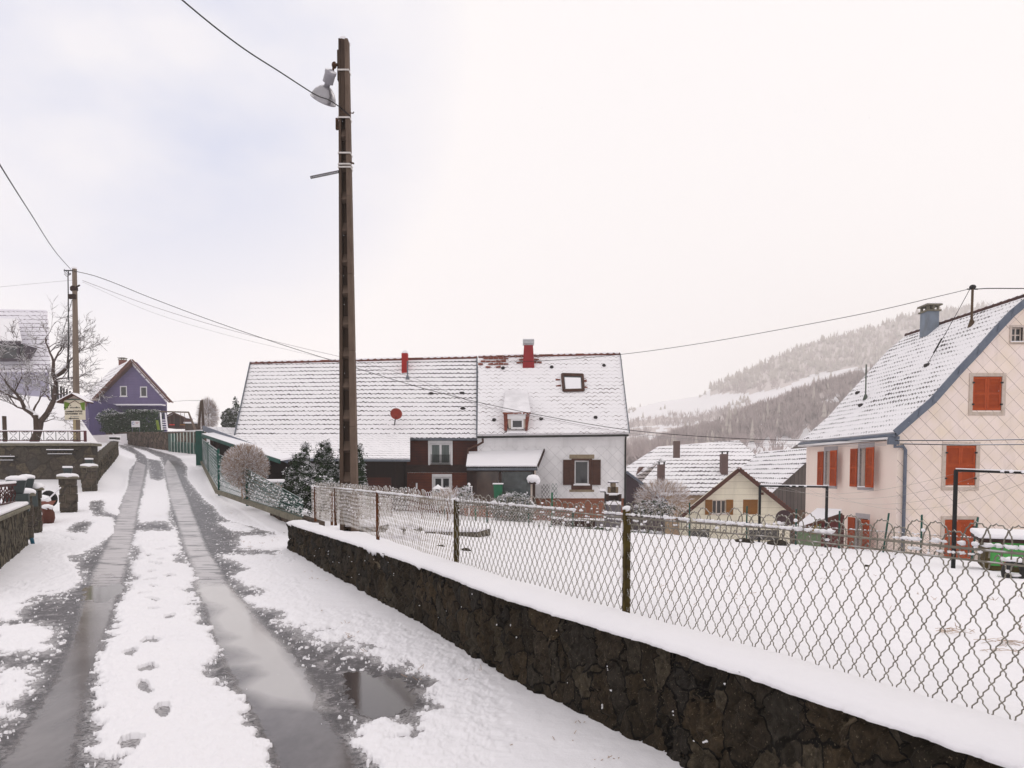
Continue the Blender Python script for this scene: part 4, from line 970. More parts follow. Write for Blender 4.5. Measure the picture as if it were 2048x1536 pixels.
# roof: curved (bell-cast) snow slope, both sides
M['roof_pink'] = roofm('snow_on_old_tiles', (.05, .04, .04), .205, .02, 'Y', .19, .24, .5, .16, big=.5, fade=(1.2, 5.4), patchy=1.4)
nR = len(rk); farscale = []
y0r, y1r = YG - .18, P(1613, 900, YF).y + .25
sh_x = xl_far - xc
mb = MB(); rows_ = []
for side in (0, 1):
    for i in range(nR - 1):
        (xa0, za0), (xa1, za1) = rk[i], rk[i + 1]
        if side: xa0, xa1 = 2 * xa - xa0, 2 * xa - xa1
        A, B = Vector((xa0, y0r, za0)), Vector((xa1, y0r, za1)); f = (y1r - y0r) / (YF - YG)
        C, D = Vector((xa1 + sh_x * f, y1r, za1)), Vector((xa0 + sh_x * f, y1r, za0))
        if side: mb.slab(B, A, D, C, .16)
        else: mb.slab(A, B, C, D, .16)
mb.build('roof', M['roof_pink'], pink)
# zinc verge along the gable rake
mb = MB()
for side in (0, 1):
    for i in range(nR - 1):
        (a, z), (b, z2) = rk[i], rk[i + 1]
        if side: a, b = 2 * xa - a, 2 * xa - b
        mb.bar((a, y0r - .02, z - .05), (b, y0r - .02, z2 - .05), .06, .26)
        if i: mb.bar((a - .03, y0r - .05, z - .18), (a + .03, y0r - .05, z + .1), .02, .04)
mb.build('verge_trim', M['zinc_blue'], pink)
ge0 = Vector((rk[0][0] - .02, y0r, rk[0][1] - .13)); ge1 = Vector((rk[0][0] + sh_x * 1.02 - .02, y1r, rk[0][1] - .13))
gutter(pink, ge0, ge1, .075, 'zinc_blue')
mb = MB(); sf.box(mb, -Ls, .02, -.42, .0, ze + .02, ze + .10); mb.build('soffit', M['white'], pink)
mb = MB(); gf.box(mb, xc - .38, xc + .0, -.12, .02, z_e - .42, z_e - .12); mb.build('eave_box', M['zinc_blue'], pink)
dp = [ge0 + Vector((.08, .1, 0)), ge0 + Vector((.08, .1, -.42)), P(1806, 892, YG - .08), P(1811, 900, YG - .1), Vector((P(1811, 900, YG - .1).x, YG - .1, zb))]
mb = MB(); mb.tube(dp, .06, 10); mb.build('downpipe', M['zinc_blue'], pink, True)
ridge_tiles(pink, (xa, y0r + .05, z_a + .0), (xa + sh_x, y1r, z_a + .0), pm('old_ridge_tile', (.09, .04, .035), (.05, .03, .03), 8, .9, .3), .09, .38, .75, 2)
mb = MB(); gf2 = Face('y', YF - .3); mb.prism([(xl_far, YF - .02, zb), (xl_far + 9.4, YF - .02, zb), (xl_far + 9.4, YF - .02, ze), (xa + sh_x, YF - .02, z_a - .2), (xl_far, YF - .02, ze)], (0, -.25, 0)); mb.build('back_wall', M['pink_plain'], pink)
mb = MB(); mb.box(xr_ - .3, xr_, YG + .3, YF - .3, zb, ze); mb.build('side_wall', M['pink_plain'], pink)
# chimney, vent pipe, hatch on the slope
def on_pink(px, py):   # march to roof slope
    best = None
    for k in range(400):
        Y = YG + 7.5 * k / 400; q = P(px, py, Y); f = (Y - YG) / (YF - YG); zz = float(np.interp(q.x - sh_x * f, [r[0] for r in rk], [r[1] for r in rk]))
        if q.z <= zz: return Vector((q.x, Y, zz))
    return q
M['chimney_blue'] = pm('painted_zinc_chimney', (.22, .27, .34), (.15, .17, .20), 3, .6, .3, stretch=(1, 1, .5))
b_ = on_pink(1866, 662); hp = F / b_.y; chimney(pink, b_.x - .25, b_.x + .25, b_.y, b_.y + .55, b_.z - .5, P(0, 622, b_.y).z, M['chimney_blue'])
b_ = on_pink(1731, 798); mb = MB(); mb.tube([b_, (b_.x, b_.y, P(0, 729, b_.y).z)], .03, 8); mb.lathe(b_ - Vector((0, 0, .05)), [(.12, 0), (.05, .25)], 10); mb.build('vent_pipe', pm('green_grey_pipe', (.10, .12, .10), None, 4, .6, 0), pink)
for px, py in ((1716, 786), (1722, 811), (1854, 731)):
    b_ = on_pink(px, py); mb = MB(); mb.blob(b_, .13, .16, .09, .3); mb.build('roof_vent', pm('dark_tile', (.04, .035, .035), None, 8, .8, .2), pink)
bm_ = on_pink(1943, 650); mtop = Vector((bm_.x, bm_.y, P(0, 572, bm_.y).z))
mb = MB(); mb.tube([bm_ - Vector((0, 0, .1)), mtop], .045, 8); mb.lathe(bm_ - Vector((0, 0, .1)), [(.14, 0), (.06, .3)], 10); mb.build('mast', pm('rusty_mast', (.10, .06, .03), (.06, .035, .02), 12, .7, .2), pink)
mb = MB(); mb.lathe(mtop - Vector((0, 0, .12)), [(.05, 0), (.11, .03), (.12, .10), (.08, .15), (.02, .17)], 10); mb.bar(mtop + Vector((-.22, 0, -.12)), mtop + Vector((.2, 0, -.12)), .04); mb.build('mast_head', M['cable'], pink)
gb = on_pink(1855, 728); mb = MB(); mb.tube(cat_(mtop - Vector((.12, 0, .15)), gb, .05, 8), .012, 5); mb.tube([(mtop - Vector((.12, 0, .15))).lerp(gb, .65), (mtop - Vector((.12, 0, .15))).lerp(gb, .85)], .03, 6); mb.build('stay', M['cable'], pink)

# ================================================================ white slate house, centre
YW = 37.0
def rr_(px, py, Y): q = P(px, py, Y); return q
white = thing('house', (2.2, 39.5, -1.5), 'white diamond slate house with brown shutters and tall red chimney, centre', 'house')
M['white_slate'] = linesm('white_diamond_slate', (.82, .81, .82), (.30, .28, .30), 'diamond', .62, .022, .7, w2=.028)
M['white_tiles'] = linesm('white_square_slate', (.80, .79, .80), (.33, .31, .33), 'boards', 9, .001, .7)
M['brick_red'] = linesm('sandstone_brick', (.34, .13, .075), (.24, .15, .12), 'brick', .13, .010, .9, dirt=(.24, .085, .05))
M['brown_shutter'] = pm('brown_shutter_wood', (.085, .035, .022), (.05, .022, .015), 5, .7, .3, stretch=(1, 1, 4))
M['sand_trim'] = pm('sandstone_trim', (.30, .25, .17), (.20, .15, .10), 7, .9, .3)
x0, x1 = P(955, 900, YW).x, P(1249, 900, YW).x; xe1 = P(1257, 868, YW).x
zl, zr2 = P(955, 873, YW).z, P(1257, 869, YW).z; zp = P(0, 998, YW).z; zs = P(0, 893, YW).z
wf_ = Face('y', YW); wo = [(P(1149, 0, YW).x, P(1178, 0, YW).x, P(0, 969, YW).z, P(0, 921, YW).z)]
mb = MB(); wf_.wall(mb, [(x0, zs), (x1, zs)], zp, .3, wo); mb.build('wall', M['white_slate'], white)
mb = MB(); wf_.wall(mb, [(x0, zl), (x1, zr2)], zs + .02, .3, []); wf_.box(mb, x0, x1, .02, .3, zs, zs + .02); mb.build('upper_wall', M['white_tiles'], white)
mb = MB(); wf_.box(mb, x0, x1 - .02, .06, .3, -5, zp - .004); wf_.box(mb, x0, x1, -.015, .28, zp - .003, zp + .04); mb.build('plinth', M['brick_red'], white)
a, b, c, d = wo[0]; frame(wf_, white, a, b, c, d, .07, .1, 0, mat='white')
mb = MB(); wf_.box(mb, a - .17, a, -.03, .1, c - .28, d + .1); wf_.box(mb, b, b + .17, -.03, .1, c - .28, d + .1); wf_.box(mb, a, b, -.028, .1, c - .28, c - .055); wf_.box(mb, a, b, -.028, .1, d, d + .1); mb.build('surround', M['brown_shutter'], white)
mb = MB(); wf_.box(mb, a - .28, b + .28, -.02, .08, d + .1, d + .32); mb.build('lintel', M['sand_trim'], white); mb = MB(); wf_.box(mb, a - .28, b + .28, -.02, .08, c - .40, c - .282); mb.build('sill_stone', M['sand_trim'], white)
for s_ in (0, 1):
    l, r = (P(1126, 0, YW).x, a - .17) if not s_ else (b + .17, P(1201, 0, YW).x)
    louver(wf_, white, l, r, P(0, 970, YW).z, P(0, 919.5, YW).z, 'brown_shutter', -.08, -.04, False)
# roof
Yr = 40.9
eA, eB = P(955, 868, YW - .35), P(1258, 865, YW - .35); rB, rA = P(1240, 709, Yr), P(957, 715, Yr)
M['roof_white'] = roofm('snow_on_plain_tiles', (.13, .075, .065), .235, 0, 'X', .33, .13, .45, .20, big=.35, fade=(1.5, 4.2), patchy=1.3)
bk = lambda e, r: Vector((e.x, 2 * r.y - e.y, e.z))
roofquad(white, (eA, eB, rB, rA), .14, M['roof_white'], back=(bk(eB, rB), bk(eA, rA), rA, rB))
mb = MB(); mb.prism([(x1, YW + .3, -5), (x1, Yr * 2 - YW, -5), (x1, Yr * 2 - YW, zr2), (rB.x + .12, Yr, rB.z - .3), (x1, YW + .3, zr2)], (-.25, 0, 0)); mb.build('gable_wall', M['white_slate'], white)
mb = MB(); mb.bar(eB + Vector((.02, 0, .0)), rB + Vector((.02, 0, .0)), .04, .16); mb.build('verge_trim', M['zinc'], white)
M['rt_red'] = pm('ridge_tile_red', (.20, .05, .03), (.08, .03, .025), 7, .9, .3)
ridge_tiles(white, rA + Vector((0, 0, .03)), rB + Vector((0, 0, .03)), M['rt_red'], .085, .36, .62, 4)
gutter(white, P(955, 874, YW - .42), P(1257, 870, YW - .42), .07, 'black_metal', drop=[P(1252, 872, YW - .3), P(1251, 880, YW - .1), Vector((P(1251.5, 880, YW - .1).x, YW - .1, -3))])
def on_roof(px, py, A, B, C):   # ray with plane
    n = (B - A).cross(C - A); p0 = Vector((0, 0, EYE)); d = P(px, py, 10) - p0; t = (A - p0).dot(n) / d.dot(n); return p0 + d * t
W = lambda px, py: on_roof(px, py, eA, eB, rB)
# bare thawed tiles patch below ridge
rb = W(830, 722)
M['bare_tile'] = roofm('thawed_tiles', (.30, .07, .03), .235, 0, 'X', .33, .95, .2, .30)
q = W(1057, 733); sw_ = .31
M['chimney_red'] = pm('oxblood_chimney', (.28, .018, .022), (.20, .014, .018), 4, .6, .2)
mb = MB(); zt = P(0, 690, q.y).z; mb.hexa([(q.x - .36, q.y - .05, q.z - .3), (q.x + .36, q.y - .05, q.z - .3), (q.x + .36, q.y + .7, q.z - .3), (q.x - .36, q.y + .7, q.z - .3), (q.x - .26, q.y, zt), (q.x + .26, q.y, zt), (q.x + .26, q.y + .6, zt), (q.x - .26, q.y + .6, zt)]); ch = mb.build('chimney', M['chimney_red'], white)
mb = MB(); mb.box(q.x - .22, q.x + .22, q.y + .05, q.y + .5, zt, zt + .08); mb.box(q.x - .33, q.x + .33, q.y - .06, q.y + .62, zt + .08, zt + .11)
for k in range(3): mb.box(q.x - .33, q.x + .33, q.y - .08 + .0 * k, q.y - .06, zt + .11 + .07 * k, zt + .16 + .07 * k)
mb.box(q.x - .33, q.x + .33, q.y - .06, q.y + .62, zt + .27, zt + .31); mb.build('chimney_cowl', pm('galvanised_cowl', (.5, .5, .52), None, 8, .4, .2, metal=.5), ch)
mb = MB(); mb.box(q.x - .33, q.x + .33, q.y - .06, q.y + .62, zt + .31, zt + .36); mb.build('snow', M['snow'], ch, bevel=.02)
# thawed tile clusters (thin courses of tiles standing clear of the snow)
def thaw(cx_, cy_, w_, h_, A, B, C, parent, mat, seed, n=26):
    rr = random.Random(seed); mb = MB()
    nrm = (B - A).cross(C - A).normalized(); ux = (B - A).normalized(); uy = nrm.cross(ux)
    c = on_roof(cx_, cy_, A, B, C)
    for r_ in range(int(h_ / .26)):
        for k in range(int(w_ / .3)):
            u = -w_ / 2 + k * .3 + (r_ % 2) * .15; v_ = -h_ / 2 + r_ * .26; 
            if (u / w_ * 2) ** 2 + (v_ / h_ * 2) ** 2 > 1 + rr.uniform(-.5, .4): continue
            p = c + ux * u + uy * v_ + nrm * .012
            mb.slab(p - ux * .14, p + ux * .14, p + ux * .14 + uy * rr.uniform(.08, .2), p - ux * .14 + uy * rr.uniform(.08, .2), .02)
    if mb.v: return mb.build('bare_tiles', mat, parent)
M['tile_red'] = pm('wet_red_tile', (.24, .055, .03), (.12, .035, .025), 9, .5, .3)
thaw(990, 723, 2.0, 1.1, eA, eB, rB, white, M['tile_red'], 1); thaw(1058, 722, 1.5, .9, eA, eB, rB, white, M['tile_red'], 2)
for px, py in ((1006, 736), (1103, 734), (1208, 731), (988, 840), (1082, 838), (1191, 835)):
    b_ = W(px, py); mb = MB(); mb.blob(b_, .12, .14, .10, .3); mb.build('roof_vent', pm('dark_vent', (.03, .025, .025), None, 5, .8, .1), white)
# roof window
s0, s1, s2, s3 = W(1127, 783), W(1167, 782), W(1165, 752), W(1124, 751)
nrm = (eB - eA).cross(rB - eA).normalized()
mb = MB(); up_ = nrm * .16
def rbar(p, q, wd): mb.bar(p + up_ * .5, q + up_ * .5, wd, .16)
rbar(s0, s1, .12); rbar(s1, s2, .12); rbar(s2, s3, .14); rbar(s3, s0, .12); sky_ = mb.build('skylight', M['brown_shutter'], white)
mb = MB(); mb.slab(s0 + up_ * .4, s1 + up_ * .4, s2 + up_ * .4, s3 + up_ * .4, .04); mb.build('pane', M['glass'], sky_)
cc = (s0 + s1 + s2 + s3) / 4; ins = [cc + (p - cc) * .80 + up_ * .75 - (s2 - s1) * .10 for p in (s0, s1, s2, s3)]; mb = MB(); mb.slab(*ins, .08); mb.build('snow', M['snow'], sky_, bevel=.05)
thaw(1120, 765, .5, 1.2, eA, eB, rB, white, M['tile_red'], 7); thaw(1171, 768, .4, 1.2, eA, eB, rB, white, M['tile_red'], 8)
# dormer
ym = W(1034, 864).y - .03; d0, d1 = P(1014, 866, ym), P(1054, 866, ym); dt0 = P(1010, 824, ym); dt1 = P(1057, 824, ym)
df = Face('y', ym); mb = MB(); mb.prism([(d0.x + .1, ym, d0.z + .25), (d1.x - .1, ym, d0.z + .25), (dt1.x - .05, ym, dt1.z), (dt0.x + .05, ym, dt0.z)], (0, 1.8, 0)); dm = mb.build('dormer', pm('dormer_front', (.52, .46, .40), (.42, .36, .30), 5, .7, .2), white)
df = Face('y', ym - .04); frame(df, dm, P(1022, 0, ym).x, P(1047, 0, ym).x, P(0, 858, ym).z, P(0, 838, ym).z, .09, .0, 0, mat='white', sill=False)
mb = MB(); df.box(mb, P(1015, 0, ym).x, P(1051, 0, ym).x, -.05, .03, P(0, 838, ym).z, P(0, 827, ym).z); mb.build('roller_box', M['white'], dm)
mb = MB()
for s_ in (0, 1):
    a, b = (dt0.x - .02, d0.x + .08) if not s_ else (dt1.x + .02, d1.x - .08)
    mb = MB(); mb.hexa([(min(a, b) - .02, ym - .03, dt0.z - 1.0), (max(a, b) + .02 - .1, ym - .03, dt0.z - 1.0), (max(a, b) - .1, ym + 1.6, dt0.z - 1.0), (min(a, b), ym + 1.6, dt0.z - 1.0), (min(a, b) - .06 + .06 * s_, ym - .03, dt0.z), (max(a, b) + .06 * s_, ym - .03, dt0.z), (max(a, b), ym + 1.6, dt0.z), (min(a, b), ym + 1.6, dt0.z)]); mb.build('dormer_cheek', M['tile_red'], dm)
ra, rb_, rc, rd = dt0 + Vector((-.12, -.15, -.02)), dt1 + Vector((.12, -.15, -.02)), W(1054, 781) + nrm * .05, W(1011, 781) + nrm * .05
roofquad(dm, (ra, rb_, rc, rd), .1, pm('smooth_snow', (.87, .855, .885), None, 2, .7, .1), 'dormer_roof')
mb = MB(); mb.bar(ra - Vector((0, .01, .06)), rb_ - Vector((0, .01, .06)), .03, .08); mb.build('fascia', M['bare_tile'], dm)
mb = MB(); df.box(mb, P(1014, 0, ym).x, P(1052, 0, ym).x, -.15, 0, P(0, 867, ym).z, P(0, 863, ym).z); mb.build('snow', M['snow'], dm, bevel=.02)
# porch roof, porch
yp = YW - 1.9
pa, pb, pc_, pd_ = P(932, 931, yp), P(1074, 931, yp), P(1087, 899, YW - .02), P(936, 903, YW - .02)
pr_ = roofquad(white, (pa, pb, pc_, pd_), .10, M['snow'], 'porch_roof')
mb = MB(); n = 40
for i in range(n):
    p = pa.lerp(pb, (i + .5) / n) - Vector((0, .02, .10)); mb.tube([p - Vector((0, .05, 0)), p + Vector((0, .3, .08))], .05, 6)
mb.build('corrugation', M['black_metal'], pr_)
gutter(white, pa + Vector((.05, -.08, -.2)), pb + Vector((.02, -.08, -.2)), .06, 'zinc', 'porch_gutter')
mb = MB(); mb.bar(pb + Vector((.05, 0, -.03)), pc_ + Vector((.05, 0, -.03)), .05, .16); mb.build('porch_verge', M['dark_wood'], white)
zf = P(0, 1003, yp + .2).z; gr_ = -1.2
mb = MB(); x_l, x_r = P(951, 0, yp + .1).x, P(1068, 0, yp + .1).x
for x in (x_l, P(1000, 0, yp).x, x_r): mb.box(x - .07, x + .07, yp + .1, yp + .24, gr_ - 1, pa.z - .2)
mb.box(x_l, x_r, yp + .1, yp + .2, pa.z - .32, pa.z - .14); mb.build('porch_frame', M['dark_wood'], white)
mb = MB(); mb.box(x_l + .07, P(999, 0, yp).x - .07, yp + .2, yp + .23, gr_, pa.z - .32); mb.build('porch_window', pm('porch_glass', (.09, .055, .04), (.035, .022, .018), 2.2, .08, 0, stretch=(1, 1, .7)), white)
mb = MB(); mb.box(P(1001, 0, yp).x + .07, x_r - .07, yp + .5, yp + .53, gr_, pa.z - .32); mb.build('porch_door', pm('porch_dark_glass', (.03, .035, .038), (.09, .11, .11), 3.2, .08, 0), white)
mb = MB(); mb.box(x_l - .5, x_l - .08, yp + .9, yp + 1.9, gr_, pa.z - .1); mb.build('porch_side', M['dark_wood'], white); mb = MB(); mb.box(x_r + .0, x_r + .06, yp + .24, YW - .01, gr_, pa.z - .2); mb.build('porch_side', M['dark_wood'], white)
mb = MB(); mb.box(x_l - .6, x_r + .3, yp, YW, gr_ - 2, P(0, 1012, yp).z); mb.build('porch_base', M['brick_red'], white)
mb = MB(); mb.tube([pb + Vector((-.1, -.1, -.25)), pb + Vector((-.1, .1, -.6)), pb + Vector((-.35, .6, -.9)), pb + Vector((-.38, .6, -3))], .04, 8); mb.build('porch_downpipe', M['cream_trim'], white, True)

# ================================================================ long brown house
brown = thing('house', (-6, 40, -1), 'long brown boarded house with striped snowy roof, joined left of the white house', 'house')
M['brown_board'] = linesm('red_brown_boards', (.075, .014, .005), (.02, .007, .005), 'boards', .14, .10, .6, dirt=(.045, .010, .006))
M['dark_board'] = linesm('blackened_boards', (.028, .015, .012), (.010, .007, .006), 'planks', .16, .06, .8)
YB = 37.25
bx0, bx1 = P(812, 0, YB).x, x0 - .004
zt_ = P(0, 880, YB).z; z1a, z1b = P(0, 945, YB).z, P(0, 930, YB).z
bf_ = Face('y', YB)
ow = [(P(860, 0, YB).x, P(902, 0, YB).x, P(0, 929, YB).z, P(0, 886, YB).z), (P(867, 0, YB).x, P(901, 0, YB).x, P(0, 994, YB).z, P(0, 954, YB).z)]
mb = MB(); bf_.wall(mb, [(bx0, zt_), (bx1, zt_)], z1b, .3, [ow[0]] if ow[0][2] > z1b else [(ow[0][0], ow[0][1], z1b, ow[0][3])]); mb.build('upper_wall', M['brown_board'], brown)
mb = MB(); bf_.box(mb, bx0, bx1, -.05, .3, z1a, z1b - .003); mb.build('band', M['dark_wood'], brown)
mb = MB(); bf_.wall(mb, [(bx0 - .3, z1a - .003), (bx1, z1a - .003)], -3, .3, [ow[1]]); M['brown_board2'] = linesm('warm_red_boards', (.15, .032, .010), (.03, .010, .006), 'boards', .14, .10, .6, dirt=(.09, .020, .009)); mb.build('lower_wall', M['brown_board2'], brown)
a, b, c, d = ow[0]; c = max(c, z1b); fw = frame(bf_, brown, a, b, c, d, .10, .05, 1, glass='glass_curtain', mat='white', sill=False)
surround(bf_, brown, a, b, c, d, .09, 'white', -.04, top=.14, bot=.1)
mb = MB()
for x in np.linspace(a + .08, b - .08, 22): bf_.box(mb, x - .008, x + .008, -.06, -.045, c + .02, c + .52)
for z in (c + .03, c + .18, c + .52): bf_.box(mb, a + .05, b - .05, -.064, -.04, z - .012, z + .012)
mb.build('balcony_rail', M['black_metal'], brown)
a, b, c, d = ow[1]; frame(bf_, brown, a, b, c, d, .09, .05, 1, glass='glass', mat='white', sill=False); surround(bf_, brown, a, b, c, d, .08, 'white', -.04, top=.16)
# main roof
Yr2 = 41.6; bA, bB = P(470, 872, YB - .2), P(955, 876, YB - .3); bC, bD = P(955, 716, Yr2 - .6), P(501, 727, Yr2 + .4)
M['roof_brown'] = roofm('snow_on_interlocking_tiles', (.055, .045, .045), .262, .05, 'X', .25, .17, .32, .08, big=.12)
roofquad(brown, (bA, bB, bC, bD), .14, M['roof_brown'], back=(bk(bB, bC), bk(bA, bD), bD, bC))
mb = MB(); mb.bar(bA + Vector((-.02, 0, 0)), bD + Vector((-.02, 0, 0)), .05, .2); mb.bar(bB + Vector((-.03, -.02, .06)), bC + Vector((-.03, 0, .06)), .08, .06); mb.build('verge_trim', M['zinc'], brown)
ridge_tiles(brown, bD + Vector((0, 0, .03)), bC + Vector((-.03, 0, .03)), M['rt_red'], .085, .40, .80, 9)
gutter(brown, P(820, 879, YB - .4), P(954, 879, YB - .4), .06, 'zinc')
mb = MB(); mb.tube([P(965, 877, YW - .3), P(966, 884, YW - .25), P(956, 890, YW - .25), P(942, 896, YW - .3), P(936, 899, YW - .3), P(935, 912, YW - .3)], .06, 8); mb.tube([P(936, 895, YB - .2), P(936, 912, YB - .2)], .05, 8); mb.build('downpipe', M['brown_shutter'], brown, True)
mb = MB(); mb.prism([(bA.x + .35, YB, -4), (bA.x + .25, 2 * Yr2 - YB, -4), (bA.x + .25, 2 * Yr2 - YB, bA.z - .1), (bD.x + .6, Yr2, bD.z - .7), (bA.x + .35, YB, bA.z - .3)], (.25, 0, 0)); mb.box(bA.x + .5, bx0 - .3, YB + .02, YB + .3, -4, bA.z - .1); mb.build('gable_wall', M['dark_board'], brown)
Wb = lambda px, py: on_roof(px, py, bA, bB, bC)
q = Wb(809, 740); zt = P(0, 706, q.y).z; mb = MB(); mb.box(q.x - .17, q.x + .17, q.y, q.y + .4, q.z - .2, zt); ch = mb.build('chimney', pm('red_chimney', (.36, .015, .012), (.27, .012, .01), 4, .6, .1), brown)
mb = MB(); mb.lathe((q.x, q.y + .2, zt), [(.20, 0), (.20, .04), (.14, .05), (.15, .12), (.06, .2)], 12); mb.build('snow', M['snow'], ch, True)
q2 = Wb(815, 757); mb = MB(); mast = Vector((q2.x, q2.y, P(0, 722, q2.y).z)); mb.tube([q2, mast], .035, 8); mb.lathe(q2 - Vector((0, 0, .05)), [(.13, 0), (.05, .25)], 8); mb.build('mast', M['zinc'], brown)
for px, py in ((862, 787), (924, 786), (926, 817)):
    b_ = Wb(px, py); mb = MB(); mb.blob(b_, .16, .14, .08, .3); mb.build('roof_vent', pm('dark_vent', (.03, .025, .025), None, 5, .8, .1), brown)
# satellite dish
def dish(name, c, r, nrm_, mat, parent=None, mast_to=None):
    mb = MB(); mb.lathe(c, [(.02, 0), (r * .5, .03 * r / .35), (r * .85, .09 * r / .35), (r, .13 * r / .35), (r * .98, .15 * r / .35), (r * .8, .1 * r / .35), (.02, .03)], 24, nrm_)
    o = mb.build(name, mat, parent, True); m2 = MB(); m2.bar(Vector(c) - Vector((0, 0, r * .4)), Vector(c) + Vector(nrm_) * r * 1.1 - Vector((0, 0, r * .7)), .03)
    if mast_to: m2.tube([c, Vector(c) - Vector(nrm_) * .12, mast_to], .03, 6)
    m2.build('dish_arm', M['black_metal'], o); return o
M['dish_red'] = pm('red_dish', (.27, .035, .02), (.20, .03, .02), 4, .6, .1)
q = Wb(789, 850); c = P(792, 829, q.y - .55); dish('satellite_dish', c, .32, Vector((.25, -.9, .25)).normalized(), M['dish_red'], brown, q)
# lean-to roof sweeping down in front (left part) and car shelter
lt = thing('car_shelter', (-10, 35, 0), 'low snow covered shelter roof with grey fascia, attached before the long brown house', 'shelter')
LA, LB, LC, LD = P(577, 915, 30.5), P(820, 917, 33.5), P(820, 868, 36.9), P(408, 853, 40.5)
mb = MB(); n = 12
for i in range(n):
    f0, f1 = i / n, (i + 1) / n; mb.slab(LA.lerp(LB, f0), LA.lerp(LB, f1), LD.lerp(LC, f1), LD.lerp(LC, f0), .12)
M['roof_leanto'] = roofm('deep_snow_on_tiles', (.30, .28, .30), .12, 0, 'X', .3, .10, .3, .1)
mb.build('roof', M['roof_leanto'], lt)
mb = MB(); mb.bar(LD + Vector((-.03, -.05, -.10)), LA + Vector((-.03, -.05, -.10)), .06, .30); mb.build('fascia', M['zinc_blue'], lt)
mb = MB(); mb.bar(LA + Vector((0, -.05, -.10)), LB + Vector((0, -.05, -.10)), .10, .10); mb.build('gutter', M['zinc'], lt)
l0, l1 = P(404, 867, 38.0), P(560, 918, 28.6); off = Vector((.35, .9, .12))
mb = MB(); mb.slab(l0, l1, l1 + off, l0 + off, .08); mb.build('lower_roof', M['snow'], lt)
mb = MB(); mb.bar(l0 + Vector((0, -.03, -.10)), l1 + Vector((0, -.03, -.10)), .06, .17); mb.build('lower_fascia', M['green_metal'], lt)
mb = MB(); mb.prism([(LD.x + .3, LD.y + .2, -2), (bx0 - .3, 36.7, -2), (bx0 - .3, 36.7, LC.z - .2), (LD.x + .3, LD.y + .2, LD.z - .25)], (0, .2, 0))
mb.build('back_wall', M['dark_board'], lt)
mb = MB(); mb.box(P(735, 0, 34.5).x - .5, bx0 - .3, 34.5, 34.7, -2, P(0, 921, 34.5).z)
mb.box(bx0 - .3, bx0 - .1, 34.5, 37.2, -2, P(0, 921, 34.5).z); mb.box(bx0 - .4, bx0 + .05, YB - .03, YB + .3, -2, zt_); mb.build('front_wall', M['dark_board'], lt)
mb = MB(); mb.box(P(735, 0, 34.45).x - .5, bx0 - .32, 34.42, 34.49, -2, P(0, 955, 34.5).z); mb.build('lower_boarding', M['brown_board'], lt)
mb = MB(); mb.box(P(833, 0, 36.5).x - .04, P(833, 0, 36.5).x + .04, 36.5, 36.55, P(0, 978, 36.5).z, P(0, 966, 36.5).z); mb.build('wall_lamp', M['white'], lt)
mb = MB()
for f in (.05, .35, .7, .98):
    p = LD.lerp(LA, f); mb.box(p.x + .1, p.x + .26, p.y + .1, p.y + .26, -2, p.z - .2)
for f in (.1, .4): p = LD.lerp(LA, f); mb.bar((p.x + .18, p.y + .1, p.z - 1.2), (p.x + .9, p.y - .5, p.z - .5), .1)
mb.build('shelter_post', M['dark_wood'], lt)

# ================================================================ dark gable right of the white house
dgy = 39.5; q0, q1, q2_ = P(1252, 944, dgy), P(1331, 1003, dgy), P(1252, 1040, dgy)
dg = thing('shed', (q0.x + 1.2, dgy + 2, -2), 'dark slate lean-to gable against the right side of the white house', 'shed')
mb = MB(); mb.prism([(q0.x - .02, dgy, -5), (q1.x, dgy, -5), (q1.x, dgy, q1.z - .08), (q0.x - .02, dgy, q0.z - .05)], (0, 4, 0)); mb.build('gable_wall', pm('dark_slate', (.045, .032, .040), (.07, .05, .06), 3, .8, .2), dg)
roofquad(dg, (q1 + Vector((.1, -.1, -.0)), Vector((q1.x + .1, dgy + 4.2, q1.z)), Vector((q0.x, dgy + 4.2, q0.z + .08)), q0 + Vector((0, -.1, .08))), .1, M['snow'])
mb = MB(); mb.bar(q0 + Vector((0, -.14, .02)), q1 + Vector((.1, -.14, -.02)), .05, .12); mb.build('verge_trim', M['zinc_blue'], dg)

# ================================================================ cream gable cottage
YC = 44.0
cot = thing('house', (P(1472, 0, YC).x, 47, -4), 'small cream boarded gable cottage with ochre shutters beyond the garden', 'house')
M['cream_board'] = linesm('cream_boards', (.78, .74, .60), (.42, .38, .27), 'boards', .42, .05, .7, dirt=(.72, .68, .56))
M['ochre'] = pm('ochre_shutter', (.26, .11, .02), (.20, .08, .015), 5, .6, .2, stretch=(1, 1, 4))
cf = Face('y', YC); ap = P(1473, 936, YC); el, er = P(1348, 1038, YC), P(1592, 1032, YC); xl_, xr2 = P(1362, 0, YC).x, P(1582, 0, YC).x
rz = lambda x: float(np.interp(x, [el.x, ap.x, er.x], [el.z, ap.z, er.z])) - .12
cw = [(P(1425, 0, YC).x, P(1453, 0, YC).x, P(0, 1028, YC).z, P(0, 1000, YC).z), (P(1487, 0, YC).x, P(1517, 0, YC).x, P(0, 1029, YC).z, P(0, 999, YC).z)]
mb = MB(); cf.wall(mb, [(xl_, rz(xl_)), (ap.x, rz(ap.x)), (xr2, rz(xr2))], -9, .3, cw); mb.build('gable_wall', M['cream_board'], cot)
a, b, c, d = cw[0]; frame(cf, cot, a, b, c, d, .06, .06, 2, mat='cream_trim'); louver(cf, cot, P(1411, 0, YC).x, a, c - .05, d + .02, 'ochre', -.05, -.01, False); louver(cf, cot, b, P(1467, 0, YC).x, c - .05, d + .02, 'ochre', -.05, -.01, False)
a, b, c, d = cw[1]; louver(cf, cot, a, b, c, d, 'ochre', .01, .05, False, split=1)
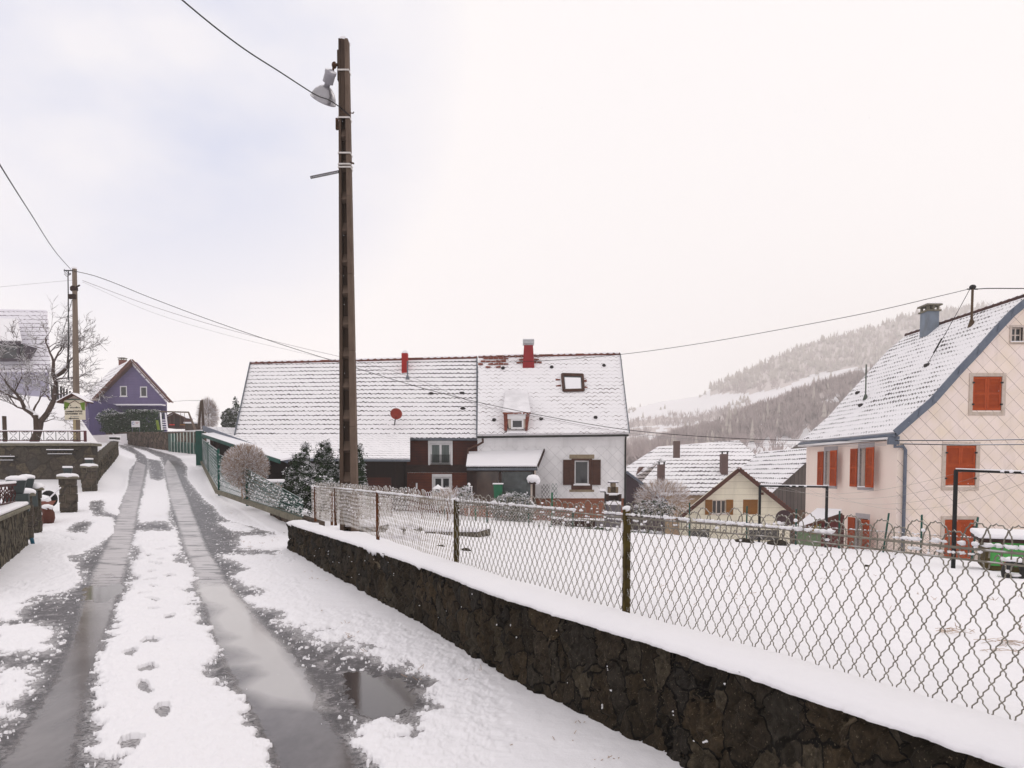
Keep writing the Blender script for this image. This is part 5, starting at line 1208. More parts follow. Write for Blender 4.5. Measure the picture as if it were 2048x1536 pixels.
M['verge_brown'] = pm('verge_brown', (.10, .035, .022), (.06, .025, .018), 5, .7, .2)
mb = MB(); mb.slab(el + Vector((0, -.5, 0)), ap + Vector((0, -.5, 0)), ap + Vector((3.1, 9, 0)), el + Vector((3.1, 9, 0)), .14); mb.slab(ap + Vector((0, -.5, 0)), er + Vector((0, -.5, 0)), er + Vector((3.1, 9, 0)), ap + Vector((3.1, 9, 0)), .14); mb.build('roof', M['snow'], cot)
mb = MB(); mb.bar(el + Vector((0, -.54, -.10)), ap + Vector((0, -.54, -.10)), .06, .24); mb.bar(ap + Vector((0, -.54, -.10)), er + Vector((0, -.54, -.10)), .06, .24)
mb.bar(P(1525, 978, YC - .6) + Vector((0, 0, -.3)), P(1525, 978, YC) + Vector((0, 0, -.3)), .15); mb.bar(P(1427, 974, YC - .6) + Vector((0, 0, -.1)), P(1427, 974, YC) + Vector((0, 0, -.1)), .15); mb.build('verge_board', M['verge_brown'], cot)
n = 22; mb = MB()
for i in range(n):
    p = ap.lerp(er, (i + .5) / n) + Vector((0, -.5, .02)); mb.tube([p, p + Vector((0, .3, 0))], .09, 6)
mb.build('verge_tile', M['tile_red'], cot)
mb = MB(); cf.box(mb, P(1378, 0, YC).x, P(1420, 0, YC).x, -.03, .05, P(0, 1075, YC).z, P(0, 1058, YC).z); mb.build('low_window', M['glass'], cot); mb = MB(); cf.box(mb, P(1500, 0, YC).x, P(1560, 0, YC).x, -.03, .05, P(0, 1080, YC).z, P(0, 1060, YC).z); mb.build('low_window', M['glass'], cot)

# ================================================================ village roofs
YV = 70.0
vh = thing('house', (P(1420, 0, YV).x, YV + 5, -8), 'large farmhouse with tall hipped snowy roof in the valley behind the cottage', 'house')
M['roof_v'] = roofm('village_snow_tiles', (.12, .10, .11), .42, .0, 'X', .4, .14, .40, .08)
M['ochre_wall'] = pm('ochre_render', (.46, .33, .20), (.36, .24, .15), 1.2, .9, .2)
A, B = P(1262, 955, YV), P(1562, 955, YV - 1); C_, D_ = P(1478, 880, YV + 7), P(1316, 893, YV + 7)
roofquad(vh, (A, B, C_, D_), .25, M['roof_v'])
mb = MB(); mb.slab(B, B + Vector((0, 14, 0)), C_, C_, .25); mb.slab(B + Vector((0, 14, 0)), A + Vector((0, 14, 0)), D_, C_, .25); mb.slab(A + Vector((0, 14, 0)), A, D_, D_, .25); mb.build('roof', M['roof_v'], vh)
mb = MB(); mb.box(A.x + .5, B.x - .5, YV + .5, YV + 13, -14, A.z - .1); mb.build('wall', M['ochre_wall'], vh)
mb = MB(); x, y = P(1354, 0, YV + 3).x, YV + 3; mb.box(x - .3, x + .3, y, y + .6, 0, P(0, 882, y).z); mb.build('chimney', pm('brown_chimney', (.13, .08, .07), None, 3, .9, .2), vh)
for px in (1278, 1299):
    p = P(px, 943, YV + .5); mb = MB(); mb.prism([(p.x - .5, p.y, p.z - .6), (p.x + .3, p.y, p.z + .5), (p.x + .6, p.y, p.z + .5)], (0, 1.5, 0)); mb.build('roof_vent', M['verge_brown'], vh)
YV2 = 62.0
fh = thing('house', (P(1400, 0, YV2).x, YV2 + 3, -8), 'farmhouse with lower striped snowy roof and two brown chimneys before the hipped roof', 'house')
A, B, C_, D_ = P(1262, 988, YV2 - 2), P(1560, 985, YV2 - 2), P(1506, 916, YV2 + 4), P(1326, 916, YV2 + 4)
M['roof_v2'] = roofm('village_snow_tiles_low', (.08, .065, .07), .36, .1, 'X', .4, .22, .40, .08, fade=(-1.2, 1.2))
roofquad(fh, (A, B, C_, D_), .2, M['roof_v2']); roofquad(fh, (B + Vector((0, 12, 0)), A + Vector((0, 12, 0)), D_, C_), .2, M['roof_v2'])
mb = MB(); mb.box(A.x + 2.2, B.x - .5, YV2 - 1.5, YV2 + 9, -14, A.z - .1); mb.build('wall', M['ochre_wall'], fh)
mb = MB(); mb.box(A.x + 2.15, A.x + 2.9, YV2 - 1.6, YV2 - 1.5, -14, A.z - .1); mb.build('quoins', M['brick_red'], fh)
M['chim_brown'] = pm('brown_brick_chimney', (.15, .09, .08), (.10, .065, .06), 5, .9, .3)
for (px0, px1, pt, pb, Y) in ((1317, 1330, 929, 984, YV2 - 1.5), (1443, 1456, 908, 948, YV2 + 1)):
    mb = MB(); x, x_ = P(px0, 0, Y).x, P(px1, 0, Y).x; mb.box(x, x_, Y, Y + .6, P(0, pb, Y).z - 1, P(0, pt, Y).z); c = mb.build('chimney', M['chim_brown'], fh)
    mb = MB()
    for k in (0, 1): xx = x + k * (x_ - x - .12); mb.box(xx, xx + .12, Y, Y + .12, P(0, pt, Y).z, P(0, pt, Y).z + .2)
    mb.box(x - .05, x_ + .05, Y - .05, Y + .65, P(0, pt, Y).z + .2, P(0, pt, Y).z + .27); mb.build('chimney_cap', M['black_metal'], c)
c = P(1501, 941, YV2 - 1); dish('satellite_dish', c, .42, Vector((.1, -.95, .2)).normalized(), M['dish_red'], fh, P(1503, 955, YV2))
# wooden barn beside the pink house
bn = thing('barn', (P(1590, 0, 52).x, 54, -6), 'weathered grey plank barn with snowy roof just left of the pink house', 'barn')
yb = 50.; p = [P(1542, 984, yb), P(1636, 900, yb)]
mb = MB(); mb.prism([(p[0].x, yb, -9), (p[1].x + 1.5, yb, -9), (p[1].x + 1.5, yb, p[1].z + 1.0), (p[1].x, yb, p[1].z), (p[0].x, yb, p[0].z)], (0, 6, 0)); mb.build('plank_wall', linesm('weathered_planks', (.13, .105, .095), (.03, .025, .022), 'planks', .28, .10, .9), bn)
e0, e1 = P(1538, 984, yb - .3), P(1640, 893, yb - .3); f0, f1 = P(1480, 965, yb + 12), P(1588, 905, yb + 12)
mb = MB(); mb.slab(e0, e1, e1 + Vector((0, 12, 0)), e0 + Vector((0, 12, 0)), .2); mb.slab(e1, e1 + Vector((4, 0, -3)), e1 + Vector((4, 12, -3)), e1 + Vector((0, 12, 0)), .2)
M['roof_barn'] = roofm('barn_snow_tiles', (.07, .06, .065), .36, .1, 'Y', .4, .16, .40, .08); mb.build('roof', M['roof_barn'], bn)
mb = MB(); x_ = P(1590, 0, yb).x; mb.box(x_ - .1, x_ + 1.8, yb - .06, yb - .005, -9, P(0, 1020, yb).z); mb.build('door', pm('brown_planks', (.14, .085, .055), (.08, .05, .035), 4, .9, .3, stretch=(3, 3, .5)), bn)
# ================================================================ purple house
YU = 82.0
ph = thing('house', (P(262, 0, YU).x, YU + 5, 5), 'purple gabled house with brown roof edges at the top of the lane', 'house')
M['purple'] = linesm('purple_boards', (.135, .11, .22), (.08, .062, .14), 'boards', .30, .05, .8, dirt=(.155, .125, .24))
M['purple_dark'] = pm('dark_purple', (.075, .058, .15), (.06, .045, .12), 2, .8, .1)
M['verge_b2'] = pm('brown_eaves', (.13, .05, .035), (.09, .035, .025), 5, .7, .2)
pf = Face('y', YU); ap = P(271, 720, YU); el, er = P(193, 800, YU), P(347, 803, YU); wl_, wr_ = P(203, 0, YU).x, P(334.5, 0, YU).x
rz = lambda x: float(np.interp(x, [el.x, ap.x, er.x], [el.z, ap.z, er.z])) - .2
zb2 = P(0, 875, YU).z; zband = P(0, 809, YU).z
ow = [(P(244, 0, YU).x, P(258, 0, YU).x, P(0, 793, YU).z, P(0, 772, YU).z), (P(284, 0, YU).x, P(298, 0, YU).x, P(0, 794, YU).z, P(0, 773, YU).z)]
mb = MB(); pf.wall(mb, [(wl_, rz(wl_)), (ap.x, rz(ap.x)), (wr_, rz(wr_))], zband, .3, ow); mb.build('gable_wall', M['purple'], ph)
mb = MB(); pf.box(mb, wl_, wr_, .01, .3, zb2 - 1, zband - .004); mb.build('lower_wall', M['purple_dark'], ph)
for a, b, c, d in ow: frame(pf, ph, a, b, c, d, .12, .02, 0, mat='white')
mb = MB(); pf.box(mb, P(230, 0, YU).x, wr_, -.9, .0, P(0, 812, YU).z, P(0, 809.5, YU).z); mb.build('canopy', M['snow'], ph)
mb = MB(); pf.box(mb, P(232, 0, YU).x, wr_ - .1, -.85, .0, P(0, 814, YU).z, P(0, 812, YU).z - .01); mb.build('canopy_board', M['purple_dark'], ph)
yb_ = YU + 8; PD = Vector((-7.4, 7.6, 0))
M['roof_p'] = roofm('purple_house_roof', (.16, .13, .15), .60, .1, 'Y', .4, .10, .38, .05)
mb = MB(); bl = P(165, 812, YU + 6)
mb.slab(el + Vector((0, -.8, 0)), ap + Vector((0, -.8, 0)), ap + PD, el + PD, .16); mb.slab(ap + Vector((0, -.8, 0)), er + Vector((0, -.8, 0)), er + PD, ap + PD, .16); mb.build('roof', M['roof_p'], ph)
mb = MB()
for a, b in ((el, ap), (ap, er)): mb.bar(a + Vector((0, -.83, -.14)), b + Vector((0, -.83, -.14)), .08, .32)
mb.build('verge_board', M['verge_b2'], ph)
mb = MB(); mb.slab(er + Vector((0, -.8, -.18)), ap + Vector((0, -.8, -.36)), ap + Vector((0, -.0, -.36)), er + Vector((0, 0, -.18)), .04); mb.slab(ap + Vector((0, -.8, -.36)), el + Vector((0, -.8, -.18)), el + Vector((0, 0, -.18)), ap + Vector((0, 0, -.36)), .04); mb.build('soffit', M['verge_b2'], ph)
mb = MB(); mb.prism([(wl_ + .01, YU + .3, zb2 - 1), (wl_ - 6.8, yb_ - .8, zb2 - 1), (wl_ - 6.8, yb_ - .8, rz(wl_)), (wl_ + .01, YU + .3, rz(wl_))], (.3, .1, 0)); mb.build('side_wall', M['purple'], ph); mb = MB(); mb.prism([(wr_ - .01, YU + .3, zb2 - 1), (wr_ - 6.8, yb_ - .8, zb2 - 1), (wr_ - 6.8, yb_ - .8, rz(wr_)), (wr_ - .01, YU + .3, rz(wr_))], (-.3, 0, 0)); mb.build('side_wall', M['purple'], ph)
q = P(243, 740, YU + 5); cp_ = chimney(ph, q.x - .35, q.x + .35, q.y, q.y + .6, q.z - 1.5, P(0, 720, q.y).z, pm('red_brown_brick', (.20, .075, .05), (.14, .05, .04), 6, .9, .2), name='chimney')
# left wing of the purple house
yw_ = 76.0; wa, wb, wc = P(163, 0, yw_).x, P(181, 0, yw_).x, wl_
zt = P(0, 800, yw_).z; mb = MB(); mb.prism([(wa, yw_ + 2, zb2 - 2), (wb, yw_, zb2 - 2), (wb, yw_, zt), (wa, yw_ + 2, zt)], (.1, 8, 0)); mb.build('wing_wall', M['purple_dark'], ph)
mb = MB(); mb.prism([(wb, yw_, zb2 - 2), (wc, YU + .3, zb2 - 2), (wc, YU + .3, zt + .1), (wb, yw_, zt + .1)], (-.25, .3, 0)); mb.build('wing_side_wall', M['purple'], ph)
ra, rb_, rc, rd = P(160, 812, yw_ - .6), P(197, 798, YU - .6), P(262, 722, YU + 6) , P(238, 742, YU + 9)
mb = MB(); mb.slab(P(172, 800, yw_ - .5), P(196, 797, YU - .9), el + Vector((-3, 4, .3)), P(168, 790, YU + 4), .12); mb.build('wing_roof', M['roof_p'], ph)
mb = MB(); mb.bar(P(172, 802, yw_ - .55), P(197, 799, YU - .95), .10, .16); mb.tube([P(193, 801, YU - .9), P(195, 806, YU - .7), P(203, 812, YU - .1), P(203.5, 868, YU - .1)], .07, 6); mb.build('downpipe', M['cream_trim'], ph)
mb = MB(); mb.bar(P(172, 803, yw_ - .4), P(161, 822, yw_ + 1.0), .10, .9); mb.build('wing_eave', M['verge_b2'], ph)
for (px0, px1, pt, pb) in ((168.5, 176, 832, 846),):
    fc = Face('y', yw_ + .6); frame(fc, ph, P(px0, 0, yw_ + .6).x, P(px1, 0, yw_ + .6).x, P(0, pb, yw_).z, P(0, pt, yw_).z, .1, -.9, 0, mat='white')
mb = MB(); v0 = Vector((wb, yw_, 0)).lerp(Vector((wc, YU + .3, 0)), .75) + Vector((-.28, -.02, 0)); mb.box(v0.x - .3, v0.x + .1, v0.y - .12, v0.y, P(0, 838, YU).z, P(0, 820, YU).z); mb.build('wing_window', M['white'], ph)
# smoke: thin wisp over the chimney
def smoke():
    m = bpy.data.materials.new('smoke'); m.use_nodes = True; nt = m.node_tree; nt.nodes.clear(); o_ = nd(nt, 'ShaderNodeOutputMaterial'); v_ = nd(nt, 'ShaderNodeVolumePrincipled'); v_.inputs['Color'].default_value = (.80, .76, .76, 1)
    tcn = nd(nt, 'ShaderNodeTexCoord'); nn = nd(nt, 'ShaderNodeTexNoise', _Scale=1.1, _Detail=3.0); nt.links.new(tcn.outputs['Object'], nn.inputs[0])
    nt.links.new(mrange(nt, nn.outputs[0], .45, .75, 0, .22), v_.inputs['Density']); nt.links.new(v_.outputs[0], o_.inputs['Volume']); return m
mb = MB(); zc = P(0, 716, q.y).z
mb.lathe((q.x, q.y + .3, zc + .1), [(.15, 0), (.35, .6), (.6, 1.3), (.5, 2.0), (.1, 2.6)], 10, (-.25, 0, 1)); tag(mb.build('smoke', smoke()), 'thin wisp of grey smoke rising from the chimney of the purple house', 'smoke', kind='stuff')

# ================================================================ far left pale house
YL = 56.0
lh = thing('house', (P(20, 0, YL).x, YL + 4, 6), 'tall pale lilac house with steep snowy roof and dormer at the left edge', 'house')
M['lilac'] = pm('lilac_render', (.42, .40, .50), (.36, .34, .45), 2, .85, .1)
M['tan_stone'] = linesm('tan_split_stone', (.42, .33, .27), (.30, .24, .20), 'brick', .16, .012, .9, dirt=(.36, .28, .24))
lf = Face('y', YL); e1, r1 = P(100, 742, YL - .4), P(93, 620, YL + 4.2); e0, r0 = P(-90, 742, YL - .4), P(-90, 616, YL + 4.2)
M['roof_l'] = roofm('lilac_house_roof', (.24, .19, .25), .40, .1, 'X', .5, .17, .34, .05, snowc=(.80, .78, .84), big=.15)
roofquad(lh, (e0, e1, r1, r0), .16, M['roof_l'], back=(bk(e1, r1) + Vector((-9, 0, 0)), bk(e0, r0) + Vector((-9, 0, 0)), r0, r1))
xr3 = P(99, 0, YL).x; mb = MB(); lf.box(mb, e0.x + .3, xr3, 0, .3, P(0, 811, YL).z, e1.z - .05); mb.prism([(xr3, YL + .3, 3), (xr3 - 7, YL + 9, 3), (xr3 - 7, YL + 9, e1.z - .1), (r1.x - .4, YL + 4.6, r1.z - .4), (xr3 - .2, YL + .3, e1.z - .1)], (-.25, 0, 0)); mb.build('wall', M['lilac'], lh)
mb = MB(); lf.box(mb, e0.x + .3, P(38, 0, YL).x, -.04, .3, 3, P(0, 811, YL).z - .004); mb.build('stone_base', M['tan_stone'], lh)
mb = MB(); lf.box(mb, P(38, 0, YL).x + .01, xr3 + .1, .3, .5, 3, P(0, 811, YL).z - .004); mb.build('garage_wall', pm('slate_blue', (.10, .11, .15), (.07, .08, .11), 3, .7, .1), lh)
mb = MB(); lf.box(mb, P(-20, 0, YL).x, P(18, 0, YL).x, -.07, -.045, P(0, 830, YL).z, P(0, 808 + 5, YL).z); mb.build('garage_door', M['glass'], lh)
dy = YL - 1.0; da, db = P(-60, 681, dy), P(42, 681, dy); rc, rd = P(34, 638, YL + 1.8), P(-60, 634, YL + 1.8)
mb = MB(); mb.slab(da, db, rc, rd, .2); dm = mb.build('dormer_roof', M['snow'], lh)
mb = MB(); mb.box(da.x, db.x, dy + .2, dy + .3, P(0, 716, dy).z, da.z - .25); mb.build('dormer_window', M['glass'], dm)
mb = MB(); mb.box(db.x - .45, db.x - .25, dy + .1, dy + 3, P(0, 716, dy).z, da.z - .2); mb.bar(da + Vector((0, -.05, -.2)), db + Vector((0, -.05, -.2)), .08, .25); mb.box(da.x, db.x, dy + .1, dy + .35, P(0, 718, dy).z - .15, P(0, 716, dy).z); mb.build('dormer_frame', pm('dark_violet_trim', (.06, .045, .06), None, 4, .6, .1), dm)
# tan annex seen through the branches
yx = 64.; an = thing('house', (P(128, 0, yx).x, yx + 3, 5), 'low tan stone annex half hidden behind the bare tree and the sign', 'annex')
mb = MB(); mb.prism([(P(103, 0, yx).x, yx, 3), (P(152, 0, yx).x, yx, 3), (P(152, 0, yx).x, yx, P(0, 797, yx).z), (P(103, 0, yx).x, yx, P(0, 797, yx).z)], (-3.4, 4, 0)); mb.build('wall', M['tan_stone'], an)
mb = MB(); zq = P(0, 797, yx).z; mb.slab((P(101, 0, yx).x, yx - .3, zq + .35), (P(153, 0, yx).x, yx - .3, zq + .35), (P(153, 0, yx).x - 3.6, yx + 4.3, zq + .35), (P(101, 0, yx).x - 3.6, yx + 4.3, zq + .35), .33); mb.build('flat_roof', M['snow'], an)
mb = MB(); yq = 50.; 
for i in range(9): x = P(108 + i * 6, 0, yq).x; z = gz(x, yq); mb.box(x - .05, x + .05, yq, yq + .06, z - .3, z + 1.1)
z0_, z1_ = gz(P(106, 0, yq).x, yq), gz(P(157, 0, yq).x, yq); mb.bar((P(106, 0, yq).x, yq, z0_ + .9), (P(157, 0, yq).x, yq, z1_ + .9), .04); mb.bar((P(106, 0, yq).x, yq, z0_ + .2), (P(157, 0, yq).x, yq, z1_ + .2), .04)
tag(mb.build('picket_fence', M['black_metal']), 'dark picket fence in the snow between bare tree and guest house sign', 'fence')

# ================================================================ walls, pillars, railing on the left
M['wall_left'] = stone('grey_rubble_stone', [(.085, .072, .058), (.125, .10, .078), (.07, .064, .060), (.16, .13, .09), (.105, .09, .078)], (.055, .046, .040), 1.75, .045, (1, 1, 1.15), dist=.35, bd=.03)
M['wall_slab'] = stone('slabby_stone', [(.15, .13, .10), (.22, .185, .13), (.11, .095, .075), (.19, .16, .115)], (.022, .019, .016), 7.5, .10, (1, 1, .28), dist=.4, bd=.04)
M['wall_dry'] = stone('dry_stone', [(.13, .105, .075), (.19, .15, .10), (.09, .075, .055), (.15, .12, .085)], (.02, .017, .013), 5.5, .12, (1, 1, .5), dist=.4, bd=.04)
YR = 28.4; xr4 = P(182, 0, YR).x; xl4 = P(-140, 0, YR).x; ztop = P(0, 887, YR).z
rw = thing('stone_wall', (xr4 - 3, YR, 1), 'tall grey rubble retaining wall with a wrought iron railing on top, left', 'wall')
wall_mesh('stonework', [(xl4, YR), (xr4, YR)], .5, lambda x, y: H(x, y - .6), lambda x, y, s: 0 * s + ztop - .09, M['wall_left'], rw, res=.06, amp=.03, seed=9, cell=.5, side=-1)
mb = MB(); mb.box(xl4, xr4 + .12, YR - .12, YR + .6, ztop - .1, ztop); mb.build('coping', M['concrete_cap'], rw)
mb = MB(); mb.box(xl4, xr4 + .10, YR - .10, YR + .58, ztop + .001, ztop + .07); mb.build('snow', M['snow'], rw, bevel=.03)
M['iron_maroon'] = pm('maroon_iron', (.10, .03, .035), (.07, .02, .025), 6, .6, .1, snow=.6, sthr=.6)
rl = thing('railing', (xr4 - 3, YR + .15, ztop), 'wrought iron scroll railing along the top of the grey retaining wall', 'railing')
yq = YR + .2; ztr, zbr = P(0, 862.5, yq).z, P(0, 881, yq).z; x_end = P(172, 0, yq).x
mb = MB(); mb.bar((xl4, yq, ztr), (x_end, yq, ztr), .045, .03); mb.bar((xl4, yq, zbr), (x_end, yq, zbr), .03, .03); mb.build('rail', M['iron_maroon'], rl)
mb = MB(); mb.box(xl4, x_end, yq - .03, yq + .03, ztr + .016, ztr + .05); mb.build('snow', M['snow'], rl, bevel=.012)
sc_mb = MB(); bars = MB(); stp = 24.2 / F * yq
k = 0; x = x_end - .2
while x > xl4:
    c = Vector((x - stp * .5, yq, (ztr + zbr) / 2)); hh = (ztr - zbr) / 2
    bars.bar((x, yq, zbr), (x, yq, ztr), .018)
    for s_ in (-1, 1):
        for t_ in (-1, 1):
            ps = [c + Vector((s_ * .12 * math.sin(a * 1.9) * (1.15 if a > .5 else 1) + s_ * .015, 0, t_ * (.02 + hh * .95 * a))) for a in np.linspace(0, 1, 9)]
            ps += [c + Vector((s_ * (.06 - .05 * math.cos(b)), 0, t_ * (hh * .62 + .06 * math.sin(b)))) for b in np.linspace(.3, 3.2, 5)]
            sc_mb.tube(ps, .010, 4, False)
    x -= stp
bars.build('baluster', M['black_metal'], rl); sc_mb.build('scrollwork', M['black_metal'], rl)
mb = MB(); mb.box(x_end - .03, x_end + .05, yq - .04, yq + .04, ztop, ztr + .02); mb.build('post', M['iron_maroon'], rl)
# iron planter racks hanging on the retaining wall
for i, (pl, pr, pt, pb, lb) in enumerate(((94, 148, 900.5, 908.5, 'small white iron planter rack on the grey retaining wall, right one nearer the gate pillars'), (-8, 30, 914, 921, 'dark iron planter rack on the grey retaining wall at the left edge'))):
    y = YR - .28; x0_, x1_ = P(pl, 0, y).x, P(pr, 0, y).x; zt_, zb_ = P(0, pt, y).z, P(0, pb, y).z; mb = MB()
    for yy in (y, y + .24):
        mb.bar((x0_, yy, zt_), (x1_, yy, zt_), .025); mb.bar((x0_ + .05, yy, zb_), (x1_ - .05, yy, zb_), .02)
    n = 6
    for k in range(n + 1): x = x0_ + .05 + (x1_ - x0_ - .1) * k / n; mb.bar((x, y, zb_), (x, y, zt_), .015)
    for k in range(4): x = x0_ + (x1_ - x0_) * (k + .5) / 4; mb.tube([(x + .1 * math.cos(a), y, (zt_ + zb_) / 2 + .05 * math.sin(a * 2)) for a in np.linspace(0, 6.28, 9)], .008, 4)
    r = thing('planter_rack', ((x0_ + x1_) / 2, y, zb_), lb, 'planter rack', 'planter racks on the retaining wall'); mb.build('rack', M['black_metal'], r)
    mb = MB(); mb.box(x0_, x1_, y - .015, y + .02, zt_ + .013, zt_ + .045); mb.box(x0_ + .05, x1_ - .05, y - .015, y + .02, zb_ + .011, zb_ + .03); mb.build('snow', M['snow'], r, bevel=.008)
# pillars
M['pillar'] = linesm('pillar_blocks', (.165, .14, .11), (.12, .105, .085), 'brick', .27, .012, .9, dirt=(.13, .115, .10))
def pillar(px0, px1, pyt, pyb, label, planter=True, cap=True, Y=None, w_=None, mat='wall_left'):
    # find depth where the ground meets the base row
    Y_ = Y
    if Y_ is None:
        for k in range(400):
            Y_ = 8 + k * .06; q = P((px0 + px1) / 2, pyb, Y_)
            if q.z <= gz(q.x, Y_): break
    cx_ = P((px0 + px1) / 2, 0, Y_).x; ph_ = math.atan(-cx_ / Y_); hw_ = (px1 - px0) / F * Y_ * math.cos(ph_) / 2 * .93; x0_, x1_ = cx_ - hw_, cx_ + hw_; zt_ = P(0, pyt, Y_).z; zb_ = gz((x0_ + x1_) / 2, Y_) - .2; wd = w_ or (x1_ - x0_)
    t = thing('gate_pillar', ((x0_ + x1_) / 2, Y_ + wd / 2, zb_ + .2), label, 'pillar', 'stone gate pillars by the left drive'); t.rotation_euler.z = ph_ * .85
    mb = MB(); n = 5
    for i in range(n):
        j = rnd.uniform(-.012, .012); k2 = rnd.uniform(-.012, .012); za, zc_ = zb_ + (zt_ - zb_) * i / n, zb_ + (zt_ - zb_) * (i + .97) / n
        mb.box(x0_ + j, x0_ + (x1_ - x0_) * (.35 + .3 * (i % 2)) - .008, Y_ + k2, Y_ + wd - j, za, zc_); mb.box(x0_ + (x1_ - x0_) * (.35 + .3 * (i % 2)) + .008, x1_ + k2, Y_ - k2, Y_ + wd + j, za, zc_)
    mb.build('shaft', M[mat], t, bevel=.018)
    mb = MB(); mb.box(x0_ + .03, x1_ - .03, Y_ + .03, Y_ + wd - .03, zb_, zt_); mb.build('mortar_core', M['concrete_cap'], t)
    if cap:
        mb = MB(); mb.box(x0_ - .05, x1_ + .05, Y_ - .05, Y_ + wd + .05, zt_ - .07, zt_); mb.build('cap', M['concrete_cap'], t, bevel=.02)
        mb = MB(); m = (x0_ + x1_) / 2; mb.blob((m, Y_ + wd / 2, zt_ + .015), wd / 2 + .07, wd / 2 + .07, .09, .10, 16, 8, 3); s_ = mb.build('snow', M['snow'], t, True)
        zt_ += .09
    if planter:
        pt = thing('planter', ((x0_ + x1_) / 2, Y_ + wd / 2, zt_), planter, 'planter', 'square planters on the gate pillars'); pt.rotation_euler.z = ph_ * .85; m = (x0_ + x1_) / 2; yc = Y_ + wd / 2; a, b = wd * .20, wd * .27; h_ = .15
        mb = MB(); mb.hexa([(m - a, yc - a, zt_ - .03), (m + a, yc - a, zt_ - .03), (m + a, yc + a, zt_ - .03), (m - a, yc + a, zt_ - .03), (m - b, yc - b, zt_ + h_), (m + b, yc - b, zt_ + h_), (m + b, yc + b, zt_ + h_), (m - b, yc + b, zt_ + h_)]); mb.build('pot', M['slate_pot'], pt, bevel=.01)
        mb = MB(); mb.box(m - b - .01, m + b + .01, yc - b - .01, yc + b + .01, zt_ + h_ + .001, zt_ + h_ + .06); mb.build('snow', M['snow'], pt, bevel=.025)
    return t, Y_
M['slate_pot'] = pm('slate_grey_pot', (.06, .075, .075), (.045, .055, .055), 5, .6, .1)
pillar(107, 145, 953, 1027, 'squared stone gate pillar with snowy cap, free standing in the drive', 'small slate planter on the free standing gate pillar')
pillar(155, 187, 932, 985, 'stone gate pillar with cap against the end of the grey retaining wall', 'small slate planter on the pillar by the retaining wall')
pillar(57, 77, 975, 1068, 'narrow stone gate pillar behind the near left garden wall', None)
pillar(34, 58, 986, 1040, 'stone wall pillar just behind the near left garden wall', None, Y=14.2)
for (px, py, Y_, lb, sz) in ((33, 973, 13.6, 'larger slate planter with snow, leftmost on the near left wall', .30), (53, 968, 15.2, 'slate planter with snow, second from left behind the near left wall', .27)):
    c = P(px, py, Y_); pt = thing('planter', c, lb, 'planter', 'square planters on the gate pillars'); pt.rotation_euler.z = math.atan(-c.x / c.y) * .9; a, b, h_ = sz * .36, sz * .55, .24
    mb = MB(); mb.hexa([(c.x - a, c.y - a, c.z - .14), (c.x + a, c.y - a, c.z - .14), (c.x + a, c.y + a, c.z - .14), (c.x - a, c.y + a, c.z - .14), (c.x - b, c.y - b, c.z + .12), (c.x + b, c.y - b, c.z + .12), (c.x + b, c.y + b, c.z + .12), (c.x - b, c.y + b, c.z + .12)]); mb.box(c.x - .2, c.x + .2, c.y - .2, c.y + .2, c.z - .5, c.z - .143); mb.build('pot', M['slate_pot'], pt, bevel=.01)
    mb = MB(); mb.blob((c.x, c.y, c.z + .15), b * 1.12, b * 1.12, .07, .15, 14, 6, 2); mb.build('snow', M['snow'], pt, True)
# near left wall
nl = thing('stone_wall', (-8, 10, 0), 'near left garden wall of upright slabs with a snow covered coping', 'wall')
wA, wB = P(-170, 1150, 8.2), P(57, 1098, 13.5); pa_ = (-6.9, 8.4); pb_ = (P(57, 1098, 13.5).x, 13.5)
pN = [pa_, (P(0, 1150, 10.7).x, 10.7), pb_]
capz = lambda x, y, s: np.interp(y, [8, 10.7, 13.5], [P(0, 1060, 8.2).z * 0 + .80, P(0, 1042, 10.7).z, P(0, 1017, 13.5).z])
wall_mesh('stonework', pN, .42, lambda x, y: H(x, y), capz, M['wall_slab'], nl, res=.025, amp=.035, seed=21, cell=.22, side=-1)
def ribbon(name, pts, off0, off1, zf, t, mat, parent, bev=.02):
    mb = MB(); V = []
    for i, p in enumerate(pts):
        a = Vector((*pts[max(0, i - 1)], 0)); b = Vector((*pts[min(len(pts) - 1, i + 1)], 0)); d = (b - a).normalized(); nn = Vector((-d.y, d.x, 0)); V.append((Vector((*p, 0)) + nn * off0, Vector((*p, 0)) + nn * off1))
    for (a, b), (c, d) in zip(V, V[1:]):
        za, zc_ = zf(a.y), zf(c.y); mb.hexa([(c.x, c.y, zc_), (a.x, a.y, za), (b.x, b.y, za), (d.x, d.y, zc_), (c.x, c.y, zc_ + t), (a.x, a.y, za + t), (b.x, b.y, za + t), (d.x, d.y, zc_ + t)])
    return mb.build(name, mat, parent, bevel=bev)
cz = lambda y: float(capz(0, y, 0))
ribbon('coping', pN, -.06, .52, lambda y: cz(y), .07, M['concrete_cap'], nl); ribbon('snow', pN, -.03, .62, lambda y: cz(y) + .072, .07, M['snow'], nl, .03)
